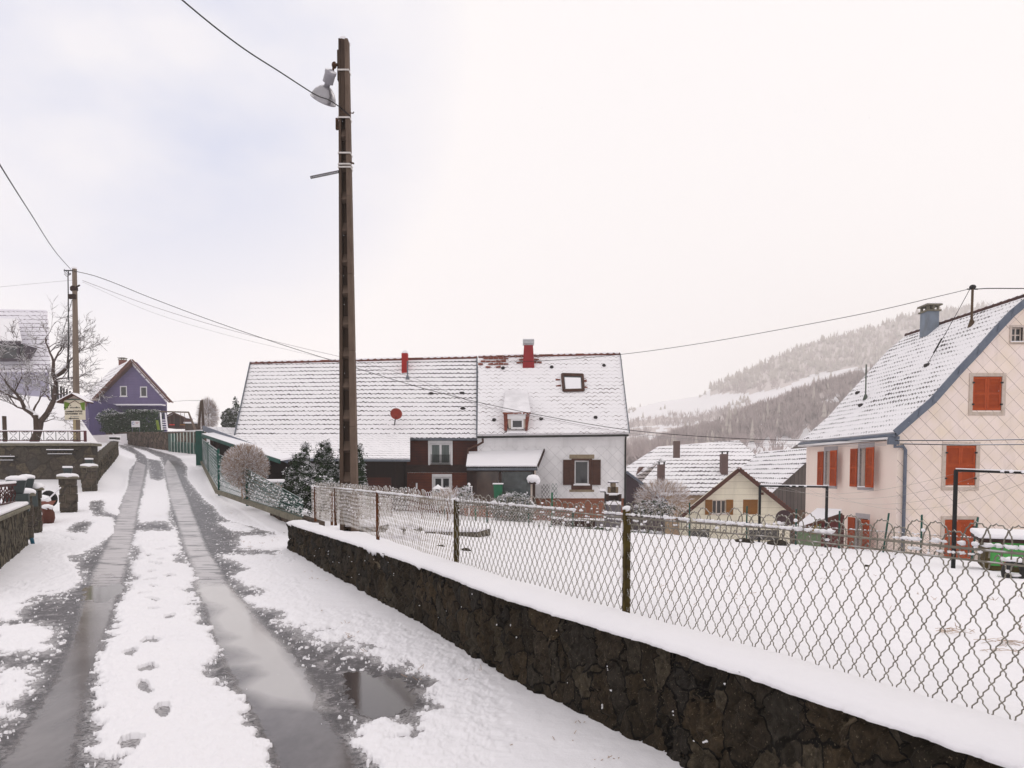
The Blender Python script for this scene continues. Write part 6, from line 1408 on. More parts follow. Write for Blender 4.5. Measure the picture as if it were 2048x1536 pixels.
# red railing on it
rr_l = thing('railing', (P(10, 990, 11.5).x, 11.5, .9), 'dark red ornamental iron railing behind the near left wall at the left edge', 'railing')
M['iron_red'] = pm('dark_red_iron', (.06, .014, .012), (.04, .012, .010), 9, .6, .2, snow=.5, sthr=.5)
ra_, rb2 = P(-60, 977, 9.8), P(30, 969, 13.4); rc_, rd2 = P(-60, 1022, 9.8), P(30, 1003, 13.4); mb = MB(); mb.bar(ra_, rb2, .04, .05); mb.bar(rc_, rd2, .03, .03); mb.build('rail', M['iron_red'], rr_l)
mb = MB(); n = 20
for i in range(n):
    f = i / n; a, b = ra_.lerp(rb2, f), rc_.lerp(rd2, f); mb.tube([a, a.lerp(b, .3) + Vector((.02, .03, 0)) * (-1) ** i, a.lerp(b, .6) - Vector((.02, .03, 0)) * (-1) ** i, b], .011, 4, False)
    if i % 2: c = a.lerp(b, .5); mb.tube([c + Vector((0, .06 * math.cos(t), .06 * math.sin(t))) for t in np.linspace(0, 6.28, 9)], .009, 4, False)
mb.build('scrollwork', M['iron_red'], rr_l)
mb = MB(); mb.bar(ra_ + Vector((0, 0, .045)), rb2 + Vector((0, 0, .045)), .06, .05); mb.build('snow', M['snow'], rr_l, bevel=.02)
# dry stone wall climbing along the lane
dw = thing('stone_wall', (-22, 38, 1.5), 'mossy dry stone wall climbing the left side of the lane', 'wall')
dA, dB = P(191, 972, 26.5), P(237, 915, 49); dm_ = P(215, 945, 36)
pD_ = [(dA.x, 26.5), (dA.x * .45 + dB.x * .55, 26.5 * .45 + 49 * .55), (dB.x, 49)]
wall_mesh('stonework', pD_, .45, lambda x, y: H(x + .3, y) - .1, lambda x, y, s: np.interp(y, [26.5, 34, 42, 49], [P(0, 935, 26.5).z, P(0, 908, 34).z, P(0, 893, 42).z, P(0, 883, 49).z]) + .05 * fbm(s * 2, s * 0, 3, 8), M['wall_dry'], dw, res=.07, amp=.05, seed=31, cell=.25, side=-1)
e = P(229, 876, 48.5); mb = MB(); mb.box(e.x - .25, e.x + .22, 48.3, 48.8, P(0, 879, 48.5).z, P(0, 875, 48.5).z); mb.build('dark_cap', M['black_metal'], dw)
mb = MB(); mb.box(e.x - .3, e.x + .27, 48.2, 48.9, P(0, 875, 48.5).z + .002, P(0, 872, 48.5).z); mb.box(e.x - .3, e.x + .2, 48.2, 48.9, P(0, 883, 48.5).z, P(0, 879, 48.5).z - .003); mb.build('snow', M['snow'], dw, bevel=.04)
# drain pipe leaning at the end of the retaining wall
mb = MB(); mb.tube([P(185, 925, 26), P(187, 940, 26), P(189, 973, 26), P(192, 978, 25.8)], .06, 6); tag(mb.build('drain_pipe', M['zinc']), 'thin grey drain pipe standing beside the pillar at the foot of the dry stone wall', 'pipe')
# low wall below the hedge
lw = thing('stone_wall', (P(280, 0, 66).x, 66, 3.5), 'low brown stone wall below the hedge at the bend of the lane', 'wall')
lA, lM, lB = P(212, 880, 74), P(262, 880, 66.), P(400, 905, 53)
M['wall_brown'] = stone('brown_stone', [(.12, .085, .062), (.24, .175, .13), (.08, .06, .048), (.17, .13, .105)], (.03, .022, .018), 1.3, .07, (1, 1, 1.3), dist=.3)
wall_mesh('stonework', [(lA.x, 74), (lM.x, 66), (lB.x, 53)], .5, lambda x, y: H(x, y) - .6, lambda x, y, s: np.interp(y, [53, 66, 74], [P(0, 863.5, 53).z, P(0, 864, 66).z, P(0, 865, 74).z]), M['wall_brown'], lw, res=.12, amp=.05, seed=41, cell=.6, side=-1)
mb = MB(); 
for p in (P(233, 863, 71),): mb.box(p.x - .4, p.x + .4, p.y, p.y + .8, 3, p.z); mb.blob((p.x, p.y + .4, p.z + .1), .5, .5, .3, .2)
mb.build('end_pillar', M['snow'], lw)
# terrace behind that wall
tb = MB(); z_ = P(0, 863, 66).z
tb.prism([(lA.x - 6, 74, z_ - .15), (lM.x, 66.5, z_ - .15), (lB.x, 53.5, z_ - .6), (lB.x + 9, 60, z_ - .6), (lB.x + 4, 105, z_ + .6), (lA.x - 10, 105, z_ + .6)], (0, 0, -3))
tag(tb.build('snow_terrace', M['snow']), kind='structure')
# ================================================================ foliage
def leaves(mb, c, rx, ry, rz, n, size, seed, snow=.35, shape='ball', dens_edge=.55, flat=0.):
    rr = random.Random(seed)
    for i in range(n):
        for _ in range(30):
            x, y, z = rr.uniform(-1, 1), rr.uniform(-1, 1), rr.uniform(-1, 1)
            if shape == 'ball': d = math.sqrt(x * x + y * y + z * z)
            elif shape == 'cone': t = (z + 1) / 2; w_ = (1 - t) ** .5 * (1 if t > .12 else t / .12 * .5 + .5); d = math.sqrt(x * x + y * y) / max(w_, .02)
            else: d = max(abs(x), abs(y), abs(z))
            if d > 1: continue
            lump = mnoise.noise(Vector((x * 2.3 + seed, y * 2.3, z * 2.3))) * .28
            if d > .92 + lump: continue
            if rr.random() > max(0, (d - dens_edge + .35)): continue
            break
        p = Vector((c[0] + x * rx, c[1] + y * ry, c[2] + z * rz))
        a = Vector((rr.gauss(0, 1), rr.gauss(0, 1), rr.gauss(0, 1))).normalized(); b = a.orthogonal().normalized(); s_ = size * rr.uniform(.5, 1.3)
        up = z * .5 + .5
        cl = mnoise.noise(Vector((p.x * 2.1 / max(rx, .5), p.y * 2.1, p.z * 4.1 / max(rz, .5))) * 1.5)
        is_snow = rr.random() < snow * (.35 + up * 1.1) * (.75 + cl * 1.6) * (1.25 if d > .7 else .5)
        if is_snow: a = Vector((a.x, a.y, a.z * .25)).normalized(); b = Vector((-a.y, a.x, rr.uniform(-.3, .3))).normalized(); s_ *= 1.15
        mb.cur = 1 if is_snow else 0
        e = a.cross(b)
        mb.add([p - a * s_, p - b * s_ * .6 + e * s_ * .15, p + a * s_, p + b * s_ * .6 + e * s_ * .15], [(0, 1, 2, 3)])
    mb.cur = 0
def twigs(mb, c, rx, ry, rz, n, seed, r=.008, snowf=.4, L=.25):
    rr = random.Random(seed)
    for i in range(n):
        v_ = Vector((rr.gauss(0, 1), rr.gauss(0, 1), rr.gauss(0, 1) + .25)).normalized(); t = rr.uniform(.25, 1) ** .6
        p = Vector((c[0] + v_.x * rx * t, c[1] + v_.y * ry * t, c[2] + v_.z * rz * t)); dr_ = (v_ + Vector((rr.uniform(-.7, .7), rr.uniform(-.7, .7), rr.uniform(-.5, .9)))).normalized()
        q = p + Vector((dr_.x, dr_.y, dr_.z)) * L * rr.uniform(.5, 1.1) * (1.1 - t * .5); w_ = dr_.orthogonal().normalized() * r; w2_ = dr_.cross(w_)
        mb.cur = 1 if rr.random() < snowf else 0
        mb.add([p - w_, p + w_, q + w_ * .4, q - w_ * .4], [(0, 1, 2, 3)]); mb.add([p - w2_, p + w2_, q + w2_ * .4, q - w2_ * .4], [(0, 1, 2, 3)])
    mb.cur = 0
M['hedge'] = pm('hedge_leaf', (.03, .065, .022), (.015, .036, .016), 3, .7, 0)
M['conifer'] = pm('conifer_leaf', (.035, .055, .025), (.018, .032, .02), 2, .8, 0)
M['grey_conifer'] = pm('grey_green_leaf', (.10, .115, .085), (.06, .07, .055), 2, .8, 0)
M['twig'] = pm('twig', (.52, .38, .28), (.30, .21, .15), 4, .9, 0)
M['twig_pale'] = pm('pale_twig', (.42, .32, .26), (.30, .22, .18), 4, .9, 0)
SN = M['snow']
M['leafsnow'] = pm('clinging_snow', (.84, .83, .86), (.78, .77, .80), 3, .8, 0)
SN = M['leafsnow']
# hedge in front of purple house
hy = 70.
hd = thing('hedge', (P(270, 0, hy).x, hy, 4), 'long dark green clipped hedge dusted with snow in front of the purple house', 'hedge')
h0, h1 = P(212, 0, hy).x, P(322, 0, hy).x; zt, zb_ = P(0, 825, hy).z, P(0, 866, hy).z
mb = MB()
for i in range(7):
    x = h0 + (h1 - h0) * (i + .5) / 7; zt2 = zt + (.25 if i in (3, 4, 5, 6) else -.05 - .1 * (2 - i if i < 3 else 0)); leaves(mb, (x, hy, (zt2 + zb_) / 2), (h1 - h0) / 12, .9, (zt2 - zb_) / 2, 1500, .085, 100 + i, .07, 'box', .5)
    leaves(mb, (x, hy, zt2 - .12), (h1 - h0) / 12, .9, .16, 420, .09, 120 + i, 1.6, 'ball', .4)
leaves(mb, (P(220, 0, hy + 3).x, hy + 3, P(0, 835, hy + 3).z), 1.3, 1, 1.0, 900, .09, 140, .5)
mb.build('foliage', [M['hedge'], SN], hd)
mb = MB()
for i in range(6): x = h0 + (h1 - h0) * (i + .5) / 6; mb.tube([(x, hy, zb_ - .6), (x + .05, hy, zb_ + .3), (x - .1, hy, zb_ + 1.2)], .07, 5)
mb.build('stem', M['dark_wood'], hd)
# small white sign in front of hedge
sy = 66.; c = P(271, 848, sy); sg = thing('sign', (c.x, sy, c.z - 1), 'small white sign with blue ring standing before the dark hedge', 'sign')
hw, hh = 8.2 / F * sy, 6.2 / F * sy; mb = MB(); mb.box(c.x - hw, c.x + hw, sy, sy + .04, c.z - hh, c.z + hh); mb.build('panel', M['white'], sg)
mb = MB(); mb.box(c.x - hw * .9, c.x - hw * .8, sy + .04, sy + .08, c.z - hh - .8, c.z); mb.box(c.x + hw * .8, c.x + hw * .9, sy + .04, sy + .08, c.z - hh - .8, c.z); mb.build('post', M['zinc'], sg)
mb = MB(); mb.tube([(c.x - hw * .55 + .12 * math.cos(t), sy - .012, c.z + hh * .25 + .12 * math.sin(t)) for t in np.linspace(.6, 5.9, 14)], .022, 5); mb.build('emblem', pm('blue_ring', (.03, .06, .35), None, 3, .5, 0), sg)
mb = MB()
for k, (a, b) in enumerate(((.0, .8), (.1, .6))): mb.box(c.x + hw * a, c.x + hw * b, sy - .012, sy - .003, c.z + hh * (.45 - .35 * k), c.z + hh * (.58 - .35 * k))
mb.build('lettering_line', pm('pink_ink', (.5, .2, .22), None, 3, .5, 0), sg)
# playground: swing frame with ladder, seats
py_ = 66.; pl_ = thing('swing_set', (P(360, 0, py_).x, py_, 4), 'pale wooden swing set with a snowy ladder beside the purple house', 'swing set')
g0, g1 = P(320, 823, py_), P(377, 824.5, py_); mb = MB(); mb.bar(g0, g1, .12); mb.build('beam', M['pole_side'], pl_)
mb = MB(); mb.bar(g1, P(390, 862, py_ - .8), .10); mb.bar(g1, P(392, 860, py_ + 1.5), .10); mb.build('leg', M['pole_side'], pl_)
mb = MB()
for (t, b) in (((321, 826), (324, 860)), ((331, 826), (335, 860))): mb.bar(P(*t, py_), P(*b, py_ - .3), .10)
mb.build('ladder_side', M['snow'], pl_)
for k in range(5): mb = MB(); yk = 840 + k * 4.5; mb.bar(P(323 + k * .2, yk, py_), P(334 + k * .2, yk, py_), .07); mb.build('rung', M['snow'], pl_)
for (xa_, cl) in ((340, M['ink_red']), (361, M['ochre'])):
    mb = MB(); mb.bar(P(xa_, 824, py_), P(xa_, 849, py_), .025); mb.bar(P(xa_ + 8, 824, py_), P(xa_ + 8, 849, py_), .025); mb.build('rope', M['pole_side'], pl_)
    mb = MB(); mb.bar(P(xa_ - .5, 849.5, py_), P(xa_ + 8.5, 849.5, py_), .16, .08); mb.build('swing_seat', cl, pl_)
mb = MB(); a, b = P(322, 0, py_ - .5).x, P(316.5, 0, py_ - .5).x; z0_, z1_ = P(0, 860, py_).z, P(0, 841, py_).z; mb.prism([(b, py_ - .5, z0_), (P(325, 0, py_).x, py_ - .5, z0_), (P(321, 0, py_).x, py_ - .5, z1_), (P(319, 0, py_).x, py_ - .5, z1_)], (0, .3, 0)); mb.build('climbing_panel', pm('lime_panel', (.18, .25, .02), None, 3, .6, .1), pl_)
# dark red garden shed
ys = 90.; sx0, sx1 = P(336, 0, ys).x, P(370, 0, ys).x; sh_ = thing('shed', ((sx0 + sx1) / 2, ys + 1, 5), 'small dark red wooden garden shed behind the swing set', 'shed')
zt_, za_, zb_ = P(0, 833, ys).z, P(352, 825, ys).z, P(0, 856, ys).z; m = P(352, 0, ys).x
mb = MB(); mb.prism([(sx0, ys, zb_), (sx1, ys, zb_), (sx1, ys, zt_), (m, ys, za_), (sx0, ys, zt_)], (0, 2.5, 0)); mb.build('wall', M['brown_board'], sh_)
mb = MB(); mb.box(P(352, 0, ys).x, P(361, 0, ys).x, ys - .05, ys - .003, zb_, P(0, 837, ys).z); mb.build('door', M['dark_wood'], sh_)
mb = MB(); mb.slab((sx0 - .3, ys - .4, zt_ - .1), (m, ys - .4, za_ + .05), (m, ys + 2.6, za_ + .05), (sx0 - .3, ys + 2.6, zt_ - .1), .12); mb.slab((m, ys - .4, za_ + .05), (sx1 + .4, ys - .4, zt_ - .1), (sx1 + .4, ys + 2.6, zt_ - .1), (m, ys + 2.6, za_ + .05), .12); mb.build('roof', M['snow'], sh_)
mb = MB(); mb.bar((sx0 - .3, ys - .43, zt_ - .22), (m, ys - .43, za_ - .07), .05, .16); mb.bar((m, ys - .43, za_ - .07), (sx1 + .4, ys - .43, zt_ - .22), .05, .16); mb.build('verge_board', M['verge_b2'], sh_)
# grey hut and A-shaped double pole
y2 = 84.; mb = MB(); mb.box(P(372, 0, y2).x, P(404, 0, y2).x, y2, y2 + 3, 3, P(0, 847, y2).z); hut = thing('shed', (P(388, 0, y2).x, y2, 4), 'long grey garden hut with flat snowy roof beyond the double pole', 'shed'); mb.build('wall', M['pole'], hut)
mb = MB(); mb.box(P(371, 0, y2).x, P(405, 0, y2).x, y2 - .2, y2 + 3.2, P(0, 847, y2).z, P(0, 844, y2).z); mb.build('roof', M['snow'], hut)
yp_ = 58.; dp_ = thing('utility_pole', (P(401, 0, yp_).x, yp_, 3), 'thin A-shaped double utility pole behind the green gate', 'utility pole')
for (t, b) in (((402.5, 801), (394, 862)), ((404.5, 800), (408, 862))): mb = MB(); mb.tube([P(*b, yp_) - Vector((0, 0, 1)), P(*t, yp_)], [.12, .09], 7); mb.build('pole', M['pole'], dp_)
mb = MB(); mb.bar(P(397, 817, yp_), P(407, 817, yp_), .06); mb.build('crossbar', M['pole'], dp_)
# trees behind
def puff(name, px, pyt, pyb, Y, hw, n, seed, mat, label, cat, size=.12, snow=.35, shape='ball', twig=False, group=None):
    c = P(px, (pyt + pyb) / 2, Y); rz_ = (pyb - pyt) / 2 / F * Y; rx = hw / F * Y
    t = thing(name, (c.x, Y, c.z - rz_), label, cat, group); mb = MB()
    if twig: twigs(mb, c, rx, rx, rz_, n, seed, size, snow, rz_ * .5)
    else: leaves(mb, c, rx, rx * .9, rz_, n, size, seed, snow, shape, .45)
    mb.build('crown', [M[mat], SN], t)
    mb = MB(); mb.tube([(c.x, Y, c.z - rz_ - 2), (c.x + .05, Y, c.z), (c.x, Y, c.z + rz_ * .6)], [.05 * rx + .05, .03 * rx + .03, .01], 6); mb.build('trunk', M['dark_wood'], t); return t
puff('bare_tree', 416, 800, 862, 80, 16, 2600, 201, 'twig_pale', 'pale leafless birch behind the double pole', 'tree', .018, .5, twig=True)
puff('evergreen_tree', 462, 815, 866, 52, 20, 2600, 202, 'grey_conifer', 'grey green evergreen tree dusted with snow left of the long roof', 'tree', .10, .5)
puff('evergreen_tree', 472, 790, 880, 56, 9, 500, 203, 'conifer', 'thin dark evergreen tree just left of the long striped roof edge', 'tree', .12, .3)
puff('bush', 205, 808, 866, 75, 10, 0, 204, 'twig_pale', 'x', 'x') if False else None
# round beige shrub
sy_ = 20.2; c = P(491, 934, sy_); zb_ = gz(c.x - .6, sy_); shb = thing('round_shrub', (c.x, sy_, zb_), 'round clipped beige shrub covered with snow before the green fence', 'shrub')
mb = MB(); R_ = 45 / F * sy_; twigs(mb, c, R_, R_, R_ * 1.0, 12000, 301, .0055, .46, .13); mb.build('crown', [M['twig'], SN], shb)
mb = MB()
for k in range(6): a = k * 1.05; mb.tube([(c.x + .1 * math.cos(a) , sy_ + .1 * math.sin(a), c.z - R_ * 1.6), (c.x + .15 * math.cos(a), sy_ + .15 * math.sin(a), c.z - R_ * .7), (c.x + .4 * math.cos(a), sy_ + .4 * math.sin(a), c.z)], .018, 5)
mb.build('stem', M['twig'], shb)
# conifer group
cg = 'dark columnar conifers in front of the long roof'
for i, (px, pyt, pyb, Y, hw, nn, sn, lb) in enumerate(((600, 905, 1015, 19, 42, 8000, .40, 'broad snowy conifer at the left end of the group, nearest the shelter'), (650, 884, 1020, 21, 42, 9000, .32, 'tallest dark conifer of the group, its top just left of the concrete pole'),
        (640, 945, 1025, 17.5, 38, 7000, .50, 'low rounded snow laden conifer in front of the group'), (690, 888, 1020, 21.5, 28, 5000, .28, 'slim dark conifer directly behind the concrete pole'), (716, 893, 1010, 21, 24, 5000, .22, 'slim green conifer right of the concrete pole'), (612, 890, 960, 20.5, 12, 1500, .45, 'thin spire shaped conifer rising behind the broad snowy one'))):
    c = P(px, (pyt + pyb) / 2, Y); rz_ = (pyb - pyt) / 2 / F * Y; rx = hw * 1.12 / F * Y; t = thing('conifer', (c.x, Y, c.z - rz_), lb, 'conifer', cg); mb = MB()
    shp = 'ball' if i == 2 else 'cone'
    leaves(mb, c, rx * .9, rx * .8, rz_ * .97, int(nn * .7), .04, 400 + i, sn * .7, shp, .4)
    rq = random.Random(900 + i)
    for k in range(int(46 * rz_ * rx / .5)):
        tz = rq.uniform(-.9, .93); a = rq.uniform(0, 6.283); wz = ((1 - (tz + 1) / 2) ** .55 if shp == 'cone' else math.sqrt(max(0, 1 - tz * tz))); rad = rx * wz * rq.uniform(.55, .98); cr = rq.uniform(.08, .18) * (.7 + .5 * wz)
        q = Vector((c.x + rad * math.cos(a), c.y + rad * math.sin(a) * .9, c.z + tz * rz_)); leaves(mb, q, cr, cr, cr * 1.5, 46, .026, k, .15, 'ball', .3)
        if rq.random() < sn * 3.2: leaves(mb, q + Vector((math.cos(a) * .02, math.sin(a) * .02, cr * .8)), cr * .9, cr * .9, cr * .55, 46, .024, k + 7, 3., 'ball', .2)
    if shp == 'cone':
        rr = random.Random(i)
        for k in range(7): a = rr.uniform(0, 6.28); hh = rz_ * rr.uniform(.35, .8); leaves(mb, (c.x + rx * .5 * math.cos(a), c.y + rx * .5 * math.sin(a), c.z - rz_ + hh), rx * .38, rx * .38, hh, int(nn * .14), .042, 420 + i * 10 + k, sn * 1.15, 'cone', .4)
    mb.build('foliage', [M['conifer'], SN], t)
    mb = MB(); mb.tube([(c.x, Y, c.z - rz_ - .8), (c.x, Y, c.z + rz_ * .5)], [.05, .01], 6); mb.build('trunk', M['dark_wood'], t)

# ================================================================ snowy fruit tree (left)
def limb(mb, sm, p, d, L, r, lvl, rr, spread=.8):
    n = 5; pts = [Vector(p)]; rs = [r]; d = Vector(d).normalized()
    for i in range(n):
        d = (d + Vector((rr.gauss(0, .16), rr.gauss(0, .16), rr.gauss(0, .12) + (.05 if lvl < 4 else .0)))).normalized(); pts.append(pts[-1] + d * L / n); rs.append(r * (1 - .55 * (i + 1) / n))
    mb.tube(pts, rs, 6 if lvl < 3 else 3, False)
    if r > .006: sm.tube([q + Vector((0, -.004, rs[i] * .8)) for i, q in enumerate(pts)], [max(x * .55, .006) * (1.1 if rr.random() < .72 else .2) for x in rs], 4 if lvl < 3 else 3, False)
    if lvl >= 6: return
    k = rr.choice([3, 3, 4]) if lvl < 5 else rr.choice([2, 3, 4])
    for i in range(k):
        f = 1 if i == 0 else rr.uniform(.35, .95); q = pts[min(n, int(f * n))]; a = rr.uniform(0, 6.28); e = d.orthogonal().normalized(); e = (e * math.cos(a) + d.cross(e) * math.sin(a))
        nd_ = (d + e * rr.uniform(.5, 1.1) * spread + Vector((0, 0, .12))).normalized(); limb(mb, sm, q, nd_, L * rr.uniform(.58, .86), max(rs[min(n, int(f * n))] * rr.uniform(.55, .85), .0095), lvl + 1, rr, spread)
M['bark'] = pm('dark_bark', (.11, .075, .065), (.055, .040, .033), 9, .9, .5, stretch=(1, 1, .4))
yt = 33.; tb_ = P(74, 868, yt); tr = thing('bare_tree', (tb_.x, yt, gz(tb_.x, yt)), 'gnarled leafless fruit tree with snow on every twig, behind the railing', 'tree')
rr = random.Random(21); mb, sm = MB(), MB()
b0 = Vector((P(70, 0, yt).x, yt, gz(tb_.x, yt) - .2)); f0 = P(80, 845, yt)
trm = MB(); trm.tube([b0, b0 + Vector((.03, 0, .5)), f0.lerp(b0, .3), f0], [.24, .20, .17, .16], 9)
trm.tube([f0, P(66, 828, yt), P(50, 818, yt), P(42, 800, yt - .3)], [.15, .12, .10, .07], 8); trm.tube([f0, P(95, 826, yt), P(108, 800, yt + .2), P(112, 765, yt)], [.13, .12, .11, .09], 8)
trm.tube([P(112, 765, yt), P(106, 748, yt), P(107, 725, yt)], [.09, .08, .07], 7); trm.tube([P(112, 753, yt), P(124, 745, yt), P(136, 733, yt), P(136, 718, yt)], [.08, .09, .08, .05], 7)
trm.build('trunk', M['bark'], tr)
sm.tube([P(80, 840, yt) + Vector((0, -.05, .05)), P(66, 824, yt), P(50, 814, yt)], .08, 6); sm.tube([P(113, 748, yt) , P(124, 740, yt), P(135, 729, yt)], .075, 6)
for (px, py, dx, dz, L, r) in ((42, 800, -.3, 1, 1.3, .07), (42, 800, -1, .35, 1.4, .06), (50, 818, -1, .25, 1.3, .05), (50, 816, -.6, .9, 1.1, .05), (107, 725, -.3, 1, 1.35, .055), (107, 725, .5, .9, 1.2, .05), (136, 718, .4, 1, 1.1, .045), (136, 725, 1, .5, 1.3, .045), (112, 760, 1, .15, 1.5, .045), (108, 790, .9, -.05, 1.2, .035), (100, 800, -.7, .8, 1.3, .045), (66, 826, .1, 1, 1.5, .05), (110, 775, -.8, .6, 1.2, .04), (80, 845, 1, .1, 1.0, .03), (92, 700, -.9, .5, 1.2, .02), (60, 822, -.3, .5, 1.0, .03), (136, 722, .7, .8, 1.4, .035), (112, 762, .9, -.3, 1.1, .03)):
    limb(mb, sm, P(px, py, yt), (dx, rr.uniform(-.4, .4), dz), L * (.72 if dx > 0 else .88), r, 2, rr, .9)
mb.build('crown', M['bark'], tr); sm.build('snow', SN, tr)
tag_p = MB(); p = P(69, 830, 31.5); pz = gz(p.x, 31.5); tag_p.box(p.x - .07, p.x + .07, 31.5, 31.65, pz - .2, p.z); tt_ = thing('fence_post', (p.x, 31.5, pz), 'brown wooden post capped with snow right against the bare tree trunk', 'post', 'wooden posts behind the railing'); tag_p.build('post', M['pole'], tt_); q_ = MB(); q_.blob((p.x, 31.57, p.z + .03), .1, .1, .06, .2); q_.build('snow', M['snow'], tt_)
p = P(6.5, 832, 31.5); pz = gz(p.x, 31.5); q_ = MB(); q_.box(p.x - .06, p.x + .06, 31.5, 31.62, pz - .2, p.z); tt_ = thing('fence_post', (p.x, 31.5, pz), 'brown wooden post standing alone in the snow near the left edge', 'post', 'wooden posts behind the railing'); q_.build('post', M['pole'], tt_)

# ================================================================ wooden service pole on the left, guest house sign
yl_ = 31.; lpz = P(0, 880, yl_).z; lp = thing('utility_pole', (P(152, 0, yl_).x, yl_, lpz), 'grey wooden utility pole carrying the cables, behind the guest house sign', 'utility pole')
lt_ = P(149, 538, yl_); mb = MB(); mb.tube([Vector((P(153.5, 880, yl_).x, yl_, lpz - .5)), lt_], [.15, .095], 12); mb.build('pole', pm('weathered_pole', (.15, .115, .095), (.22, .17, .13), 3, .9, .4, stretch=(4, 4, .3)), lp)
mb = MB(); mb.blob(lt_ + Vector((0, 0, .03)), .11, .11, .08, .2); mb.build('snow', M['snow'], lp, True)
mb = MB(); pm1 = P(148, 577, yl_); mb.lathe(pm1 - Vector((0, 0, .12)), [(.11, 0), (.16, .04), (.16, .16), (.11, .22)], 12); mb.box(pm1.x - .17, pm1.x + .13, yl_ - .18, yl_ - .05, P(0, 599, yl_).z, P(0, 590, yl_).z); mb.bar(pm1, pm1 + Vector((.32, -.1, .12)), .05); mb.build('fitting', M['dark_wood'], lp)
mb = MB(); ca = P(128, 541, yl_ - .1); mb.bar(ca, lt_ + Vector((0, -.1, -.1)), .04)
for dz in (-.04, .06, -.14): mb.tube([ca + Vector((0, 0, dz)), ca + Vector((.12, 0, -.12 + dz)), ca + Vector((.3, 0, -.16)), lt_ + Vector((-.12, -.1, -.2))], .014, 5)
mb.tube([ca + Vector((.2, 0, 0)), P(136, 552, yl_), P(137, 640, yl_), P(137, 760, yl_)], .022, 6); mb.build('bracket', M['cable'], lp)
mb = MB(); mb.tube(cat_(P(144, 600, yl_), P(125, 668, yl_ - 1.5), .02, 6), .012, 4); mb.build('stay', M['cable'], lp)
ysn = 29.6; sgt = thing('guest_house_sign', (P(150, 0, ysn).x, ysn, lpz), 'guest house sign with little snowy roof and black arrow pointing left', 'sign')
mb = MB(); mb.box(P(147.5, 0, ysn).x, P(151.2, 0, ysn).x, ysn + .05, ysn + .11, P(0, 882, ysn).z, P(0, 838, ysn).z); mb.build('post', pm('yellowish_post', (.42, .34, .20), (.32, .25, .15), 4, .8, .2, stretch=(1, 1, .3)), sgt)
def sp(px, py, d=0): return P(px, py, ysn + d)
M['sign_cream'] = pm('cream_panel', (.66, .60, .47), (.62, .56, .44), 3, .6, .05)
mb = MB(); a, b = sp(129.3, 839.5), sp(170, 820.5); mb.box(a.x, b.x, ysn, ysn + .04, a.z, b.z); mb.build('panel', M['sign_cream'], sgt, bevel=.012)
mb = MB(); a, b = sp(128.3, 820), sp(169.5, 800); mb.box(a.x, b.x, ysn - .003, ysn + .04, a.z, b.z); up = mb.build('picture_panel', M['sign_cream'], sgt)
mb = MB(); M['sign_green'] = pm('sign_green', (.16, .26, .03), (.11, .19, .02), 5, .6, 0)
mb.prism([sp(128.3, 819.8, -.012), sp(130.5, 819.8, -.012), sp(139.5, 808.0, -.012), sp(140, 806, -.012), sp(135, 805, -.012), sp(128.3, 803.2, -.012)][::1], (0, .006, 0)); mb.prism([sp(160, 806, -.012), sp(162, 813, -.012), sp(164, 819.8, -.012), sp(169.5, 819.8, -.012), sp(169.5, 804, -.012)], (0, .006, 0)); mb.build('picture', M['sign_green'], up)
mb = MB(); mb.bar(sp(138, 807.5, -.016), sp(149.8, 801, -.016), .012, .022); mb.bar(sp(149.8, 801, -.016), sp(161.5, 809, -.016), .012, .022); mb.build('emblem', M['verge_brown'], up)
mb = MB(); rr = random.Random(2)
for k in range(11):
    x = 132 + k * 3.0; hgt = rr.uniform(1.6, 3.2)
    if k in (3,): continue
    mb.box(sp(x, 0).x, sp(x + rr.uniform(1.2, 2.2), 0).x, ysn - .012, ysn - .004, sp(0, 816.5).z, sp(0, 816.5 - hgt).z)
for x in (141, 144.5): mb.box(sp(x, 0).x, sp(x + 1.6, 0).x, ysn - .012, ysn - .004, sp(0, 811.5).z, sp(0, 809.5).z)
mb.build('pictogram_row', M['ink'], up)
for s_, px, py, wpx in (("CHAMBRES D'HÔTES", 147.5, 823.2, 34), ("GÄSTEZIMMER  N°2", 147.5, 827.8, 34), ("Au Vigneron", 149.5, 832.8, 18)):
    o = text('lettering', s_, .088 if wpx > 20 else .075, sp(px, py, -.004), (math.pi / 2, 0, 0), M['ink'] if wpx > 20 else M['zinc'], sgt, .002, .0035 if wpx > 20 else 0)
    xs = [v.co.x for v in o.data.vertices]; wd = max(xs) - min(xs); f = (wpx / F * ysn) / wd; cxm = (max(xs) + min(xs)) / 2
    o.data.transform(Matrix.Translation((cxm, 0, 0)) @ Matrix.Diagonal((f, 1, 1, 1)) @ Matrix.Translation((-cxm, 0, 0)))
mb = MB(); mb.box(sp(141, 0).x, sp(161, 0).x, ysn - .008, ysn - .003, sp(0, 837.6).z, sp(0, 836).z); mb.prism([sp(137, 836.8, -.008), sp(142, 839.2, -.008), sp(141, 836.8, -.008), sp(142, 834.6, -.008)], (0, .005, 0)); mb.build('arrow', M['ink'], sgt)
mb = MB(); ra, rb_, rc = sp(118, 804.5), sp(149.3, 787.5), sp(180, 804.5)
for a, b in ((ra, rb_), (rb_, rc)): mb.slab(a + Vector((0, -.2, 0)), b + Vector((0, -.2, 0)), b + Vector((0, .25, 0)), a + Vector((0, .25, 0)), .05)
mb.build('roof', M['verge_brown'], sgt)
mb = MB()
for a, b in ((ra, rb_), (rb_, rc)): mb.slab(a + Vector((0, -.21, .035)), b + Vector((0, -.21, .035)), b + Vector((0, .26, .035)), a + Vector((0, .26, .035)), .034)
mb.build('snow', M['snow'], sgt)
